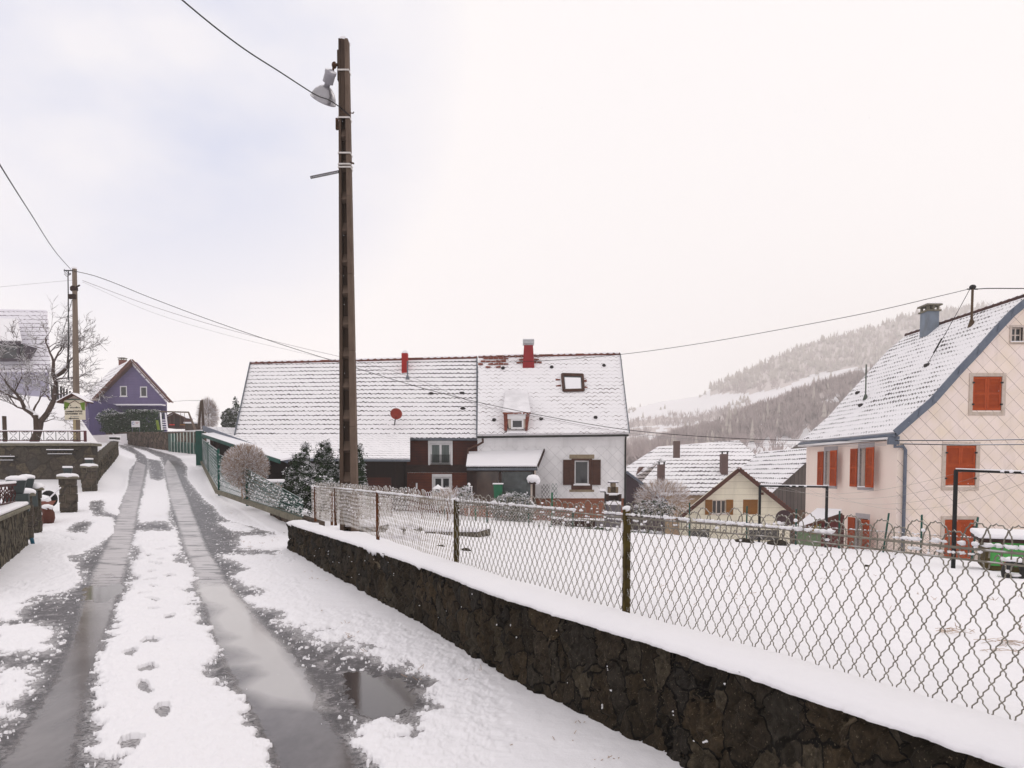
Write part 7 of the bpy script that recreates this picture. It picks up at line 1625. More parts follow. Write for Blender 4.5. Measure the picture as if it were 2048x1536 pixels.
mb = MB(); mb.prism([sp(127, 800, .02), sp(171, 800, .02), sp(149.3, 789, .02)], (0, .02, 0)); mb.build('gable_board', M['cream_trim'], sgt)
mb = MB(); mb.box(sp(136, 0).x, sp(163, 0).x, ysn - .005, ysn + .018, sp(0, 799.5).z, sp(0, 797.8).z); mb.build('moulding', M['green_metal'], sgt)

# ================================================================ green gate, green fence, kerb
def gp(px, py, Y): return P(px, py, Y)
gg = thing('gate', (P(372, 0, 46).x, 46, 2.4), 'green sheet metal gate with pale bars on the right side of the lane', 'gate')
g0 = gp(337, 906, 49); g1 = gp(396, 911, 43); 
def gpt(f, z): p = g0.lerp(g1, f); return Vector((p.x, p.y, z))
zt0, zb0 = gp(0, 868, 49).z, gp(0, 903, 49).z; zt1, zb1 = gp(0, 863, 43).z, gp(0, 909, 43).z
L_ = lambda a, b, f: a + (b - a) * f
mb = MB(); mb.slab(gpt(.12, L_(zb0, zb1, .12)), gpt(1, zb1), gpt(1, L_(zb1, zt1, .50)), gpt(.12, L_(zb0, zt0, .55)), .04); mb.build('sheet', M['green_metal'], gg)
M['pale_bar'] = pm('snowy_pale_bar', (.50, .55, .52), (.35, .42, .38), 5, .6, .1)
mb = MB()
for k in range(8):
    f = .14 + .86 * k / 8; mb.bar(gpt(f, L_(zb0, zb1, f)) + Vector((0, -.06, 0)), gpt(f, L_(zt0, zt1, f)) + Vector((0, -.06, 0)), .05)
mb.build('bar', M['pale_bar'], gg)
mb = MB(); mb.slab(gpt(0, zb0), gpt(.12, zb0), gpt(.12, zt0), gpt(0, zt0), .3); mb.build('post', M['green_metal'], gg)
mb = MB(); p = gp(400, 915, 42); mb.box(p.x - .16, p.x + .2, 41.8, 42.2, p.z - .5, gp(0, 862, 42).z); mb.build('post', M['green_metal'], gg)
gfn = thing('wire_fence', (-10.5, 25, .8), 'green welded wire fence caked with snow along the right of the lane', 'fence')
def run(pA_, pB_, hA, hB, nv, nh, mbw, mbs, seed):
    a, b = Vector(pA_), Vector(pB_)
    for i in range(nh + 1):
        f = i / nh; z = Vector((0, 0, L_(0, 1, f))); pts = [a.lerp(b, t) + Vector((0, 0, (hA + (hB - hA) * t) * f)) for t in np.linspace(0, 1, 8)]
        mbw.tube(pts, .012, 4); 
        if seed: mbs.tube([p + Vector((0, 0, .014)) for p in pts], [.009 if rnd.random() < .6 else .004 for _ in pts], 4)
    for i in range(nv + 1):
        t = i / nv; p = a.lerp(b, t); mbw.tube([p, p + Vector((0, 0, hA + (hB - hA) * t))], .006, 3)
        if i % 2 == 0 or not seed:
            for k in range(4): mbs.blob(p + Vector((0, 0, rnd.uniform(.05, 1) * (hA + (hB - hA) * t))), .022, .022, .018, .4, 5, 3, i)
c1, c2, c3 = P(405, 922, 40), P(438, 980, 24), P(606, 1034, 14.9)
mw, ms = MB(), MB()
run(c1, c2, P(0, 868, 40).z - c1.z - .3, P(0, 902, 24).z - c2.z, 60, 11, mw, ms, 1); run(c2, c3, P(0, 902, 24).z - c2.z - .1, .38, 90, 7, mw, ms, 0)
mw.build('wire_mesh', M['green_metal'], gfn); ms.build('snow', M['leafsnow'], gfn)
for p, h_ in ((c1, 1.4), (c1.lerp(c2, .5), 1.4), (c2, 1.45), (c2.lerp(c3, .45), .9)): mb = MB(); mb.box(p.x - .03, p.x + .03, p.y - .03, p.y + .03, p.z - .2, p.z + h_); mb.build('post', M['green_metal'], gfn)
kb = MB()
for a, b in ((c1, c2), (c2, c3)): kb.bar(a + Vector((-.05, -.05, -.06)), b + Vector((-.05, -.05, -.07)), .10, .12)
tag(kb.build('kerb', M['concrete_cap']), 'low concrete kerb wall carrying the green wire fence beside the lane', 'kerb')
kb = MB(); kb.bar(P(520, 1010, 18.5) + Vector((.3, .2, -.35)), P(606, 1040, 14.2) + Vector((.3, .2, -.35)), .2, .6); tag(kb.build('retaining_wall', M['wall_brown']), 'short dark retaining wall between the green fence and the corner of the front wall', 'wall')
# white covered boat / trailer and lawn behind the shrub
q = P(563, 968, 24); mb = MB(); tl = thing('trailer', q, 'low green garden trailer under snow behind the green wire fence', 'trailer')
mb.box(q.x - .8, q.x + .9, 24, 25, q.z - .2, q.z + .05); mb.build('body', M['green_metal'], tl); mb = MB(); mb.box(q.x - .85, q.x + .95, 23.95, 25.05, q.z + .053, q.z + .16); mb.build('snow', M['snow'], tl, bevel=.05)
# low pinkish shrubs there
for i, (px, py, lb) in enumerate(((535, 985, 'low snowy shrub left of the conifers behind the green fence'), (575, 1003, 'low snowy shrub at the foot of the broad conifer'))):
    c = P(px, py, 20); t = thing('low_shrub', c, lb, 'shrub', 'low shrubs behind the green fence'); mb = MB(); twigs(mb, c, .8, .5, .3, 1500, 500 + i, .006, .55, .12); mb.build('crown', [M['twig'], SN], t)
# ================================================================ barrow and jugs by the left pillar
wb_ = thing('wheelbarrow', P(82, 1000, 17.4), 'snow filled rusty red wheelbarrow leaning beside the narrow pillar', 'wheelbarrow')
c = P(82, 1010, 17.4); M['clay'] = pm('red_clay', (.11, .034, .022), (.07, .024, .017), 6, .5, .2)
mb = MB(); mb.hexa([c + Vector(v_) for v_ in ((-.25, -.2, -.12), (.05, -.2, -.12), (.05, .25, -.12), (-.25, .25, -.12), (-.35, -.32, .08), (.16, -.32, .10), (.16, .35, .10), (-.35, .35, .08))]); mb.build('tray', pm('faded_red', (.30, .12, .09), (.22, .08, .06), 5, .7, .2), wb_)
mb = MB(); mb.blob(c + Vector((-.08, 0, .13)), .28, .33, .13, .3, 12, 7); mb.build('snow', M['snow'], wb_, True)
mb = MB(); mb.lathe(c + Vector((-.05, .35, .14)), [(.20, 0), (.22, .04), (.20, .08)], 18, (0, 1, .1)); mb.build('wheel', M['cable'], wb_)
mb = MB(); hp_ = [c + Vector((-.2, -.3, .06)), c + Vector((.12, -.32, .10)), P(100, 995, 16.9), P(121, 975, 16.7)]; mb.tube(hp_, .018, 7); mb.build('handle', M['snow'], wb_)
for (px, py0, py1, Y_, lb, r) in ((75, 1035, 1055, 16.6, 'red clay pot with snow, nearer the narrow pillar', .13), (95, 1020, 1046, 17.2, 'larger red clay pot with snow behind the first, in the drive', .17)):
    b_ = P(px, py1, Y_); b_.z = gz(b_.x, Y_) ; hh = (py1 - py0) / F * Y_ * 1.25; t = thing('clay_pot', b_, lb, 'pot', 'clay pots by the gate'); mb = MB(); mb.lathe(b_, [(r * .75, 0), (r, hh * .35), (r * .95, hh * .7), (r * .7, hh * .9), (r * .8, hh)], 16); mb.build('pot', M['clay'], t, True); mb = MB(); mb.blob(b_ + Vector((0, 0, hh + .01)), r * .85, r * .85, .09, .3, 12, 6); mb.build('snow', M['snow'], t, True)
mb = MB(); b_ = P(70, 1105, 13.6); mb.tube([b_, P(63, 1076, 13.6)], .035, 8); tag(mb.build('stake', pm('blue_pipe', (.02, .10, .15), None, 5, .5, .1), None), 'short blue green stake leaning at the foot of the near left wall', 'stake')
# ================================================================ garden things
def gpos(px, Y): x = P(px, 0, Y).x; return Vector((x, Y, gz(x, Y)))
# bush before the porch
by = 30.; c = P(1025, 1022, by); bs = thing('bush', (c.x, by, c.z - 1), 'dense round bush capped with snow in front of the porch', 'bush'); mb = MB()
leaves(mb, c, 1.12, .9, .88, 5200, .045, 601, .33, 'ball', .45); leaves(mb, c + Vector((0, 0, .30)), .95, .8, .56, 3400, .05, 602, 1.3, 'ball', .5); mb.build('foliage', [M['conifer'], SN], bs)
mb = MB(); mb.tube([c - Vector((0, 0, 1.6)), c], .06, 6); mb.build('stem', M['dark_wood'], bs)
for i, (px, py, Y, rx, rz_, n, mt, sn, lb, tw) in enumerate(((1325, 998, 34, 1.4, .9, 2600, 'twig', .5, 'twiggy snow dusted shrub right of the stone barbecue', True), (1310, 1018, 33, 1.1, .5, 1500, 'conifer', .8, 'low evergreen bush under the twiggy shrub right of the barbecue', False), (905, 1000, 28, .9, .35, 900, 'twig', .6, 'small twiggy shrub below the brown house ground floor window', True),
        (930, 990, 27.5, .35, .4, 500, 'conifer', 1.1, 'small snow laden conifer between lantern and porch', False))):
    c = P(px, py, Y); t = thing('bush', (c.x, Y, c.z - rz_), lb, 'bush'); mb = MB()
    if tw: twigs(mb, c, rx, rx, rz_, n, 620 + i, .009, sn, .45)
    else: leaves(mb, c, rx, rx, rz_, n, .06, 620 + i, sn)
    mb.build('crown', [M[mt], SN], t)
# leafy row along the bed
for i, (px0, px1, py, Y) in enumerate(((1135, 1240, 1068, 25), (1255, 1330, 1072, 25))):
    a, b = P(px0, py, Y), P(px1, py, Y); t = thing('garden_row', ((a.x + b.x) / 2, Y, gz(a.x, Y)), ('low row of leafy green plants under snow left of the big fence post' if i == 0 else 'low row of leafy plants under snow right of the big fence post'), 'plants'); mb = MB(); c = (a + b) / 2; c.z += .05
    leaves(mb, c, (b.x - a.x) / 2, .4, .2, 1500, .05, 640 + i, .8); mb.build('foliage', [M['hedge'], SN], t)
# stone block piles near the wall (raised beds)
M['bed_stone'] = stone('bed_stone', [(.14, .12, .09), (.20, .165, .12), (.09, .08, .065)], (.05, .045, .038), 4, .06, dist=.3)
def bed(name, pts, zt, hgt, label, cat='raised bed', mat='bed_stone'):
    t = thing(name, (pts[0][0], pts[0][1], zt - hgt), label, cat); mb = MB()
    mb.prism([(x, y, zt - hgt - .4) for x, y in pts], (0, 0, hgt + .4)); mb.build('stonework', M[mat], t, bevel=.03)
    mb = MB(); c = Vector((sum(p[0] for p in pts) / len(pts), sum(p[1] for p in pts) / len(pts), 0)); mb.prism([(c.x + (x - c.x) * 1.03, c.y + (y - c.y) * 1.03, zt + .002) for x, y in pts], (0, 0, .09)); mb.build('snow', M['snow'], t, bevel=.04); return t
a, b = P(835, 1085, 13.3), P(968, 1085, 13.6); zt = P(0, 1062, 13.4).z
bed('raised_bed', [(a.x, 13.2), (b.x - .1, 13.1), (b.x + .12, 13.9), (b.x - .1, 15), (a.x + .1, 15)], zt, .3, 'low stone raised bed with snowy top behind the middle fence post')
a, b = P(680, 1078, 12.4), P(752, 1080, 12.4); bed('raised_bed', [(a.x, 12.5), (b.x, 12.5), (b.x + .1, 13.3), (a.x, 13.3)], P(0, 1055, 12.5).z, .28, 'stone raised bed with snowy top between the two orange fence posts')
a, b = P(968, 1080, 19), P(1100, 1076, 19); bed('low_edging', [(a.x, 19), (b.x, 19.2), (b.x, 19.6), (a.x, 19.5)], P(0, 1071, 19).z, .12, 'thin dark stone edging strip across the snowy garden', 'edging')
# white cold frame with sloping sides
cfz = thing('cold_frame', P(800, 1075, 11.8), 'small stone and glass cold frame heaped with snow behind the fence', 'cold frame')
a = P(770, 1092, 10.9); b = P(836, 1095, 10.9); mb = MB()
mb.hexa([(a.x, 10.9, a.z - .1), (b.x + .15, 10.9, b.z - .1), (b.x + .15, 12, b.z - .1), (a.x, 12, a.z - .1), (a.x, 11.3, P(0, 1062, 11).z), (b.x - .12, 11.3, P(0, 1060, 11).z), (b.x - .12, 11.9, P(0, 1052, 11).z), (a.x, 11.9, P(0, 1056, 11).z)]); mb.build('frame', M['bed_stone'], cfz, bevel=.03)
mb = MB(); mb.slab((a.x + .03, 10.93, P(0, 1088, 10.9).z), (b.x - .05, 10.93, P(0, 1088, 10.9).z), (b.x - .1, 11.28, P(0, 1064, 11.2).z), (a.x + .03, 11.28, P(0, 1066, 11.2).z), .05); mb.blob((a.x + .1, 11.2, P(0, 1070, 11.2).z), .16, .14, .12, .6, 10, 6, 7); mb.blob((b.x - .15, 11.1, P(0, 1074, 11.1).z), .12, .12, .14, .6, 10, 6, 8); mb.blob(((a.x + b.x) / 2 - .03, 11.6, P(0, 1057, 11).z), .30, .36, .07, .4, 12, 6); mb.blob((b.x + .02, 11.15, P(0, 1080, 11).z), .12, .2, .12, .5, 10, 6); mb.blob((a.x, 11.0, P(0, 1088, 11).z), .12, .12, .06, .5, 10, 6); mb.build('snow', M['snow'], cfz, False)
for i, (px, py, Y, lb) in enumerate(((881, 1097, 9.5, 'small dark stone poking out of the snow left of the middle fence post'), (932, 1100, 9.2, 'small dark stone in the snow just right of the middle fence post'), (1488, 1088, 21.5, 'dark rock in the snow left of the left clothes frame leg'), (1556, 1093, 21.5, 'flat dark board in the snow between the clothes frame legs'), (1733, 1157, 12, 'small dark clod in the snow before the pink house'))):
    c = P(px, py, Y); c.z = gz(c.x, Y) + .06; mb = MB(); s_ = (.05, .05, .24, .28, .04)[i]; mb.blob(c, s_ * 1.3, s_, s_ * .55, .6, 9, 6, i); tag(mb.build('stone', M['wall_dark']), lb, 'stone')
# dry grass twigs on the lawn lower right
mb = MB(); rr = random.Random(9)
for i in range(44):
    px, py = rr.uniform(1945, 2030), rr.uniform(1278, 1304)
    if rr.random() < .3: px, py = rr.uniform(1870, 1900), rr.uniform(1258, 1268)
    for k in range(200):
        Y = 3 + k * .05; q = P(px, py, Y)
        if q.z <= gz(q.x, Y) + .05: break
    d = Vector((rr.uniform(.5, 1), rr.uniform(-.5, .0), .05)).normalized() * rr.uniform(.03, .13); mb.tube([q + Vector((0, 0, .005)), q + d * .6 + Vector((0, 0, .012)), q + d], .0016, 3)
tag(mb.build('dry_stalks', M['twig']), 'scattered dry brown stalks lying on the snowy lawn, lower right', 'stalks', kind='stuff')
mb = MB(); rr = random.Random(19)
for i in range(420):
    Y = 3.2 + 18 * rr.random() ** 1.5
    if i % 3: x = rr.uniform(float(xb(Y)) + .9, float(xb(Y)) + 3 + Y * .6)
    else: x = float(xb(Y)) - rr.uniform(.1, .9)
    if mnoise.noise(Vector((x * .9, Y * .5, 3))) < .05: continue
    z = gz(x, Y) + (.05 if i % 3 else .02)
    for k in range(rr.choice([1, 2, 4])):
        d = Vector((rr.uniform(-1, 1), rr.uniform(-.5, .5), rr.uniform(.1, .8))).normalized() * rr.uniform(.015, .05); q = Vector((x + rr.uniform(-.04, .04), Y, z)); mb.tube([q - d * .3, q + d], .0022, 3)
tag(mb.build('weed_stalks', M['twig']), 'tiny dry weed stalks poking out of the snow in the garden and along the wall foot', 'weeds', kind='stuff')
# green stakes
M['stake_green'] = pm('green_stake', (.02, .14, .07), (.015, .10, .05), 5, .6, .1)
gs = [(1104, 985, 1052, 27, .035), (1101, 1052, 1080, 24.7, .03), (1078, 1050, 1072, 24, .03), (1020, 1050, 1068, 23, .04), (951, 1015, 1060, 24.5, .03)]
places = ['tallest, rising before the brick plinth', 'short, right below the tall one', 'short with a diagonal brace, left of the tall one', 'short and thick, under the round bush', 'slim, at the left near the porch corner']
for (px, pt, pb, Y, r), pl_l in zip(gs, places):
    b_ = P(px, pb, Y); mb = MB(); mb.box(b_.x - r, b_.x + r, Y, Y + r * 2, min(b_.z, gz(b_.x, Y)) - .1, P(0, pt, Y).z); tag(mb.build('garden_stake', M['stake_green']), 'green garden stake in the snow, ' + pl_l, 'stake', 'green garden stakes')
# trellis lattices against the white house
for i, (px0, px1, pt, pb) in enumerate(((1082, 1100, 968, 1000), (1103, 1115, 966, 998))):
    Y = YW - .5; mb = MB(); x0_, x1_ = P(px0, 0, Y).x, P(px1, 0, Y).x; z0_, z1_ = P(0, pb, Y).z, P(0, pt, Y).z; n = 5
    for k in range(-n, n + 1):
        for s_ in (1, -1):
            ps = []
            for t in np.linspace(0, 1, 12):
                x = x0_ + (x1_ - x0_) * t; z = (z0_ + z1_) / 2 + s_ * (t - .5) * (x1_ - x0_) * 1.5 + k * .26
                if z0_ < z < z1_: ps.append((x, Y + .02 * s_, z))
            if len(ps) > 1: mb.tube(ps, .012, 4)
    tag(mb.build('trellis', M['black_metal'] if i == 0 else M['green_metal']), ('dark lattice trellis leaning at the porch corner of the white house' if i == 0 else 'green lattice trellis between the porch and the brown shutters'), 'trellis', 'lattice trellises')
# bird house on a post
Y = 31.; c = P(1067, 962, Y); bh = thing('bird_house', (c.x, Y, c.z - 2), 'bird house on a post buried under a thick cap of snow beside the porch', 'bird house')
mb = MB(); p0 = P(1063, 1050, Y); mb.box(p0.x - .04, p0.x + .04, Y, Y + .08, p0.z - .5, c.z - .1); mb.build('post', M['cream_trim'], bh)
mb = MB(); mb.box(c.x - .2, c.x + .14, Y - .15, Y + .2, c.z - .14, c.z + .1); mb.build('box', M['dark_wood'], bh)
mb = MB(); mb.blob((c.x - .02, Y, c.z + .10), .30, .33, .20, .25, 12, 8, 3); mb.blob((c.x + .16, Y + .02, c.z + .02), .14, .28, .2, .2, 10, 6, 2); mb.build('snow', M['snow'], bh, True)
# lanterns / feeders before the brown house
Y = 30.; c = P(938, 975, Y); ln = thing('garden_lantern', (c.x, Y, c.z - 1), 'slim white garden lantern with bottle shaped body near the brown house corner', 'lantern')
mb = MB(); mb.lathe(c + Vector((0, 0, -.55)), [(.03, -.8), (.03, 0), (.08, .06), (.07, .1), (.12, .14)], 10); mb.build('stem', M['white'], ln)
mb = MB()
for a in (-1, 1):
    for b in (-1, 1): mb.box(c.x + a * .12 - .015, c.x + a * .12 + .015, Y + b * .12 - .015, Y + b * .12 + .015, c.z - .42, c.z + .02)
mb.box(c.x - .15, c.x + .15, Y - .15, Y + .15, c.z + .02, c.z + .06); mb.box(c.x - .15, c.x + .15, Y - .15, Y + .15, c.z - .45, c.z - .42); mb.build('cage', M['white'], ln)
mb = MB(); mb.lathe((c.x, Y, c.z - .4), [(.07, 0), (.075, .25), (.03, .33), (.03, .42)], 10); mb.build('bottle', M['glass'], ln)
mb = MB(); mb.blob((c.x, Y, c.z + .13), .07, .07, .08, .2); mb.build('snow', M['snow'], ln, True)
for i, (px, py, lb) in enumerate(((876, 978, 'snow capped feeder on a pole before the lower window'), (889, 978, 'second snow capped feeder, flat topped, right beside the first'))):
    Y = 29.5 + i * .6; c = P(px, py, Y); t = thing('bird_feeder', (c.x, Y, c.z - 1), lb, 'bird feeder', 'bird feeders before the brown house'); mb = MB(); mb.tube([(c.x, Y, c.z - 1.6), (c.x, Y, c.z)], .025, 6); mb.box(c.x - .14, c.x + .14, Y - .14, Y + .14, c.z - .12, c.z - .09); mb.build('post', M['green_metal'], t)
    mb = MB()
    if i == 0: mb.lathe((c.x, Y, c.z), [(.24, 0), (.2, .06), (.05, .16), (.01, .2)], 12)
    else: mb.box(c.x - .3, c.x + .2, Y - .15, Y + .15, c.z - .02, c.z + .06)
    mb.build('snow', M['snow'], t, bevel=.02)
# green bin
Y = 33.; c = P(996, 975, Y); bn_ = thing('waste_bin', (c.x, Y, c.z - 1), 'green wheeled bin with a snowy lid in the porch', 'bin'); mb = MB(); mb.hexa([(c.x - .16, Y, c.z - 1.1), (c.x + .16, Y, c.z - 1.1), (c.x + .16, Y + .4, c.z - 1.1), (c.x - .16, Y + .4, c.z - 1.1), (c.x - .22, Y - .05, c.z + .15), (c.x + .22, Y - .05, c.z + .15), (c.x + .22, Y + .5, c.z + .15), (c.x - .22, Y + .5, c.z + .15)]); mb.build('body', M['stake_green'], bn_)
mb = MB(); mb.box(c.x - .26, c.x + .26, Y - .1, Y + .52, c.z + .152, c.z + .21); mb.build('snow', M['snow'], bn_, bevel=.02)
# stone barbecue
Y = 30.5; bq = thing('barbecue', (P(1228, 0, Y).x, Y, -.9), 'masonry garden barbecue with stacked chimney, snow on every ledge', 'barbecue')
def bx_(mb, px0, px1, pt, pb, d=.5, y=Y): mb.box(P(px0, 0, y).x, P(px1, 0, y).x, y, y + d, P(0, pb, y).z, P(0, pt, y).z); return mb
M['bbq'] = pm('grey_masonry', (.15, .135, .15), (.10, .09, .10), 4, .9, .2); M['bbq_tan'] = pm('tan_masonry', (.20, .15, .10), (.13, .10, .07), 4, .9, .3)
mb = MB(); bx_(mb, 1213, 1243, 1010, 1062); bx_(mb, 1192, 1213, 1042, 1062); mb.build('base', M['bbq'], bq, bevel=.02)
mb = MB(); bx_(mb, 1212, 1218, 988, 1003); bx_(mb, 1238, 1243.5, 988, 1003); bx_(mb, 1218, 1238, 991, 1003, .2, Y + .3); mb.build('hearth', M['dark_wood'], bq)
mb = MB(); bx_(mb, 1217.5, 1222, 974, 986, .4); bx_(mb, 1232, 1237, 974, 986, .4); bx_(mb, 1222, 1232, 974, 986, .1, Y + .25); bx_(mb, 1223, 1232, 966, 974, .35); mb.build('hood', M['bbq_tan'], bq, bevel=.02)
mb = MB(); bx_(mb, 1218.5, 1237.5, 964.5, 966, .5); mb.build('top_slab', M['bbq'], bq)
mb = MB(); bx_(mb, 1218, 1238, 961.5, 964.4, .5); bx_(mb, 1213, 1242, 986, 989.5, .55); bx_(mb, 1213, 1243, 1002, 1010, .5); bx_(mb, 1200, 1212, 978, 983, .4); bx_(mb, 1194, 1213, 1038, 1042, .5); mb.build('snow', M['snow'], bq, bevel=.04)
mb = MB(); bx_(mb, 1209.5, 1212, 984, 1055, .08); bx_(mb, 1202, 1211, 983, 984.5, .3); mb.build('side_shelf', M['black_metal'], bq)
# terrace edge lines in the snow
for i, (a, b, Y, lb) in enumerate((((1130, 1042), (1190, 1048), 27, 'dark wooden planter box edge before the brick plinth'), ((1105, 1038), (1125, 1050), 26.5, 'small snow covered garden table before the plinth'))):
    p, q = P(*a, Y), P(*b, Y); mb = MB(); mb.box(p.x, q.x, Y, Y + .4, p.z - .25, p.z); t = thing('garden_box', ((p.x + q.x) / 2, Y, p.z - .3), lb, 'garden box'); mb.build('box', M['dark_wood'], t); mb = MB(); mb.box(p.x - .03, q.x + .03, Y - .02, Y + .42, p.z + .002, p.z + .08); mb.build('snow', M['snow'], t, bevel=.03)
# far garden boundary fence with green posts (beyond left clothes frame)
vf = thing('wire_fence', (8, 24, -1), 'fine wire mesh fence with thin green posts between the garden and the pink house', 'fence')
vp = [(P(1265, 0, 25.5).x, 25.5), (P(1380, 0, 24).x, 24), (P(1520, 0, 23.2).x, 23.2), (P(1594, 0, 22.6).x, 22.6), (P(1772, 0, 20.6).x, 20.6), (P(1846, 0, 19.6).x, 19.6), (P(1955, 0, 18.6).x, 18.6)]
pV = Path([(x, y, gz(x, y) + .05) for x, y in vp]); mb = MB(); woven(pV, .62, .14, 5, .0045, mb, 3, 1, 0, 0); mb.build('wire_mesh', M['wire'], vf)
mb = MB(); rail(pV, .64, .008, mb); mb.build('rail', M['wire'], vf); mb = MB(); clumps(pV, .64, mb, 14, (.012, .022), seed=31, pat=-.6); mb.build('snow', M['leafsnow'], vf, True)
rr = random.Random(4)
for (px, Y) in ((1380, 24), (1495, 23.3), (1594, 22.6), (1681, 21.6), (1772, 20.6), (1846, 19.6), (1950, 18.7)):
    x = P(px, 0, Y).x; z = gz(x, Y); ln_ = .12 if px == 1772 or px == 1950 else 0; mb = MB(); mb.bar((x - ln_ * .5, Y, z - .2), (x + ln_, Y, z + 1.25), .04); mb.build('post', M['green_metal'], vf)
# clothes frames
M['black_post'] = pm('black_steel', (.008, .009, .010), (.016, .016, .017), 4, .6, .1, spec=.15)
def tframe(l0, l1, r0, r1, ys, label):
    (lx, lt, lb_), Yl = l0, l1; (rx_, rt, rb__), Yr_ = r0, r1; a, a2 = P(lx, lt, Yl), P(lx - 8, lb_, Yl); b, b2 = P(rx_, rt, Yr_), P(rx_ - 5, rb__, Yr_)
    t = thing('washing_line_stand', ((a.x + b.x) / 2, Yl, gz(a.x, Yl)), label, 'clothes frame', 'black clothes line frames')
    for p in (a, b):
        z = gz(p.x, p.y); mb = MB(); mb.box(p.x - ys, p.x + ys, p.y - ys, p.y + ys, z - .3, p.z); mb.build('post', M['black_post'], t)
    mb = MB(); mb.bar(a + Vector((-ys, 0, 0)), b + Vector((ys, 0, 0)), ys * 1.6); mb.build('crossbar', M['black_post'], t)
    mb = MB(); mb.bar(a + Vector((0, 0, ys * .9 + .012)), b + Vector((0, 0, ys * .9 + .012)), ys * 1.5, .022); rr = random.Random(3)
    for k in range(3): p = a.lerp(b, rr.uniform(.3, 1)); mb.blob(p + Vector((0, -.02, .02)), .05, .035, .03, .4)
    mb.build('snow', M['snow'], t, True); return a, b
A1, B1 = tframe((1520, 972, 1090), 22.7, (1654, 974, 1086), 21.9, .034, 'black clothes line frame, two posts, in front of the cream cottage')
A2, B2 = tframe((1912, 941, 1140), 13.5, (2110, 948, 1150), 13.1, .028, 'nearer black clothes line frame at the right edge before the pink house')
for i in range(4):
    f = .1 + i * .27; p, q = A1.lerp(B1, f), A2.lerp(B2, f); wire('clothes_line', cat_(p, q, .35 + .12 * i, 24), .003, 'wire', 'thin sagging clothes line, %s of four between the black frames' % ('leftmost', 'second', 'third', 'rightmost')[i], 'clothes line', 'clothes lines')
# big satellite dish by the cottage
dc = P(1568, 1037, 30); dsh = dish('satellite_dish', dc, 16.5 / F * 30, Vector((-.3, -.93, .18)).normalized(), pm('brown_dish', (.085, .05, .055), (.06, .038, .042), 3, .5, .1), None, (dc.x, 30.4, -4))
dsh['label'] = 'large dark brown satellite dish with snow in its bowl beside the cream cottage'; dsh['category'] = 'satellite dish'
mb = MB(); mb.blob(dc + Vector((-.02, -.08, -.26)), .26, .08, .12, .4, 10, 6); mb.build('snow', M['snow'], dsh, True)
# red and green lean-to shed
ysd = 27.; sd_ = thing('shed', (P(1640, 0, ysd).x, ysd, -3), 'little red and green garden shed with a sloping snowy roof against the pink house', 'shed')
r0_, r1_ = P(1580, 1060, 26), P(1681, 1026, 26)
r0b = P(1576, 1050, 27.5); roofquad(sd_, (r0_, r1_, P(1683, 1018, 27.0), P(1634, 1016, 28.3)), .08, M['snow'])
mb = MB(); mb.prism([(P(1645, 0, 26.1).x, 26.1, -5), (r1_.x - .06, 26.1, -5), (r1_.x - .06, 26.1, r1_.z - .12), (P(1645, 0, 26.1).x, 26.1, P(1645, 1040, 26.1).z)], (.6, .7, 0)); mb.build('red_wall', pm('dark_red_boards', (.13, .03, .03), (.09, .022, .022), 4, .8, .2), sd_)
mb = MB(); mb.prism([(P(1597, 0, 26.12).x, 26.12, -5), (P(1645, 0, 26.12).x - .01, 26.12, -5), (P(1645, 0, 26.12).x - .01, 26.12, P(1645, 1038, 26.12).z), (P(1597, 0, 26.12).x, 26.12, P(1597, 1058, 26.12).z)], (.3, .4, 0)); mb.build('green_wall', pm('faded_green_boards', (.16, .24, .12), (.12, .17, .10), 4, .8, .2), sd_)
mb = MB(); mb.box(P(1622, 0, 26.05).x, P(1640, 0, 26.05).x, 26.05, 26.11, P(0, 1068, 26.05).z, P(0, 1046, 26.05).z); mb.build('yellow_panel', pm('mustard_panel', (.30, .18, .01), (.2, .12, .01), 4, .7, .2), sd_)
mb = MB(); mb.bar(r0_ + Vector((0, -.05, -.06)), r1_ + Vector((.05, -.05, -.06)), .05, .12); mb.build('verge_board', M['verge_brown'], sd_)
# green hutch, cat-coloured garden bird ornament, tyre
yh = 13.6; gh = thing('hutch', (P(1985, 0, yh).x, yh, -.5), 'bright green hutch with dark flat roof under snow at the right edge', 'hutch')
M['bright_green'] = pm('bright_green_paint', (.10, .42, .10), (.08, .36, .08), 4, .6, .1)
gh.rotation_euler.z = -.5; x0_, x1_ = P(1985, 0, yh).x, P(2130, 0, yh).x; mb = MB(); mb.box(x0_, x1_, yh, yh + 1.2, P(0, 1131, yh).z, P(0, 1084, yh).z); mb.build('body', M['bright_green'], gh)
mb = MB(); mb.box(P(2003, 0, yh).x, P(2006, 0, yh).x, yh - .02, yh - .003, P(0, 1131, yh).z, P(0, 1084, yh).z); mb.box(x0_ - .08, x0_, yh - .05, yh + 1.2, P(0, 1140, yh).z, P(0, 1084, yh).z); mb.box(x0_, x1_, yh - .015, yh + 1.1, P(0, 1142, yh).z, P(0, 1131, yh).z - .004); mb.build('base', M['post_rust'], gh)
mb = MB(); mb.box(x0_ - .2, x1_, yh - .2, yh + 1.4, P(0, 1083, yh).z, P(0, 1077, yh).z); mb.build('roof', M['dark_wood'], gh)
mb = MB(); mb.box(x0_ - .22, x1_, yh - .2, yh + 1.4, P(0, 1076.5, yh).z, P(0, 1066, yh).z); mb.build('snow', M['snow'], gh, bevel=.04)
yo = 11.8; c = P(2016, 1132, yo); orn = thing('bird_ornament', (c.x, yo, c.z - .1), 'red and white bird shaped garden ornament standing before the green hutch', 'ornament')
M['orn_red'] = pm('ornament_red', (.32, .03, .025), None, 5, .5, .1)
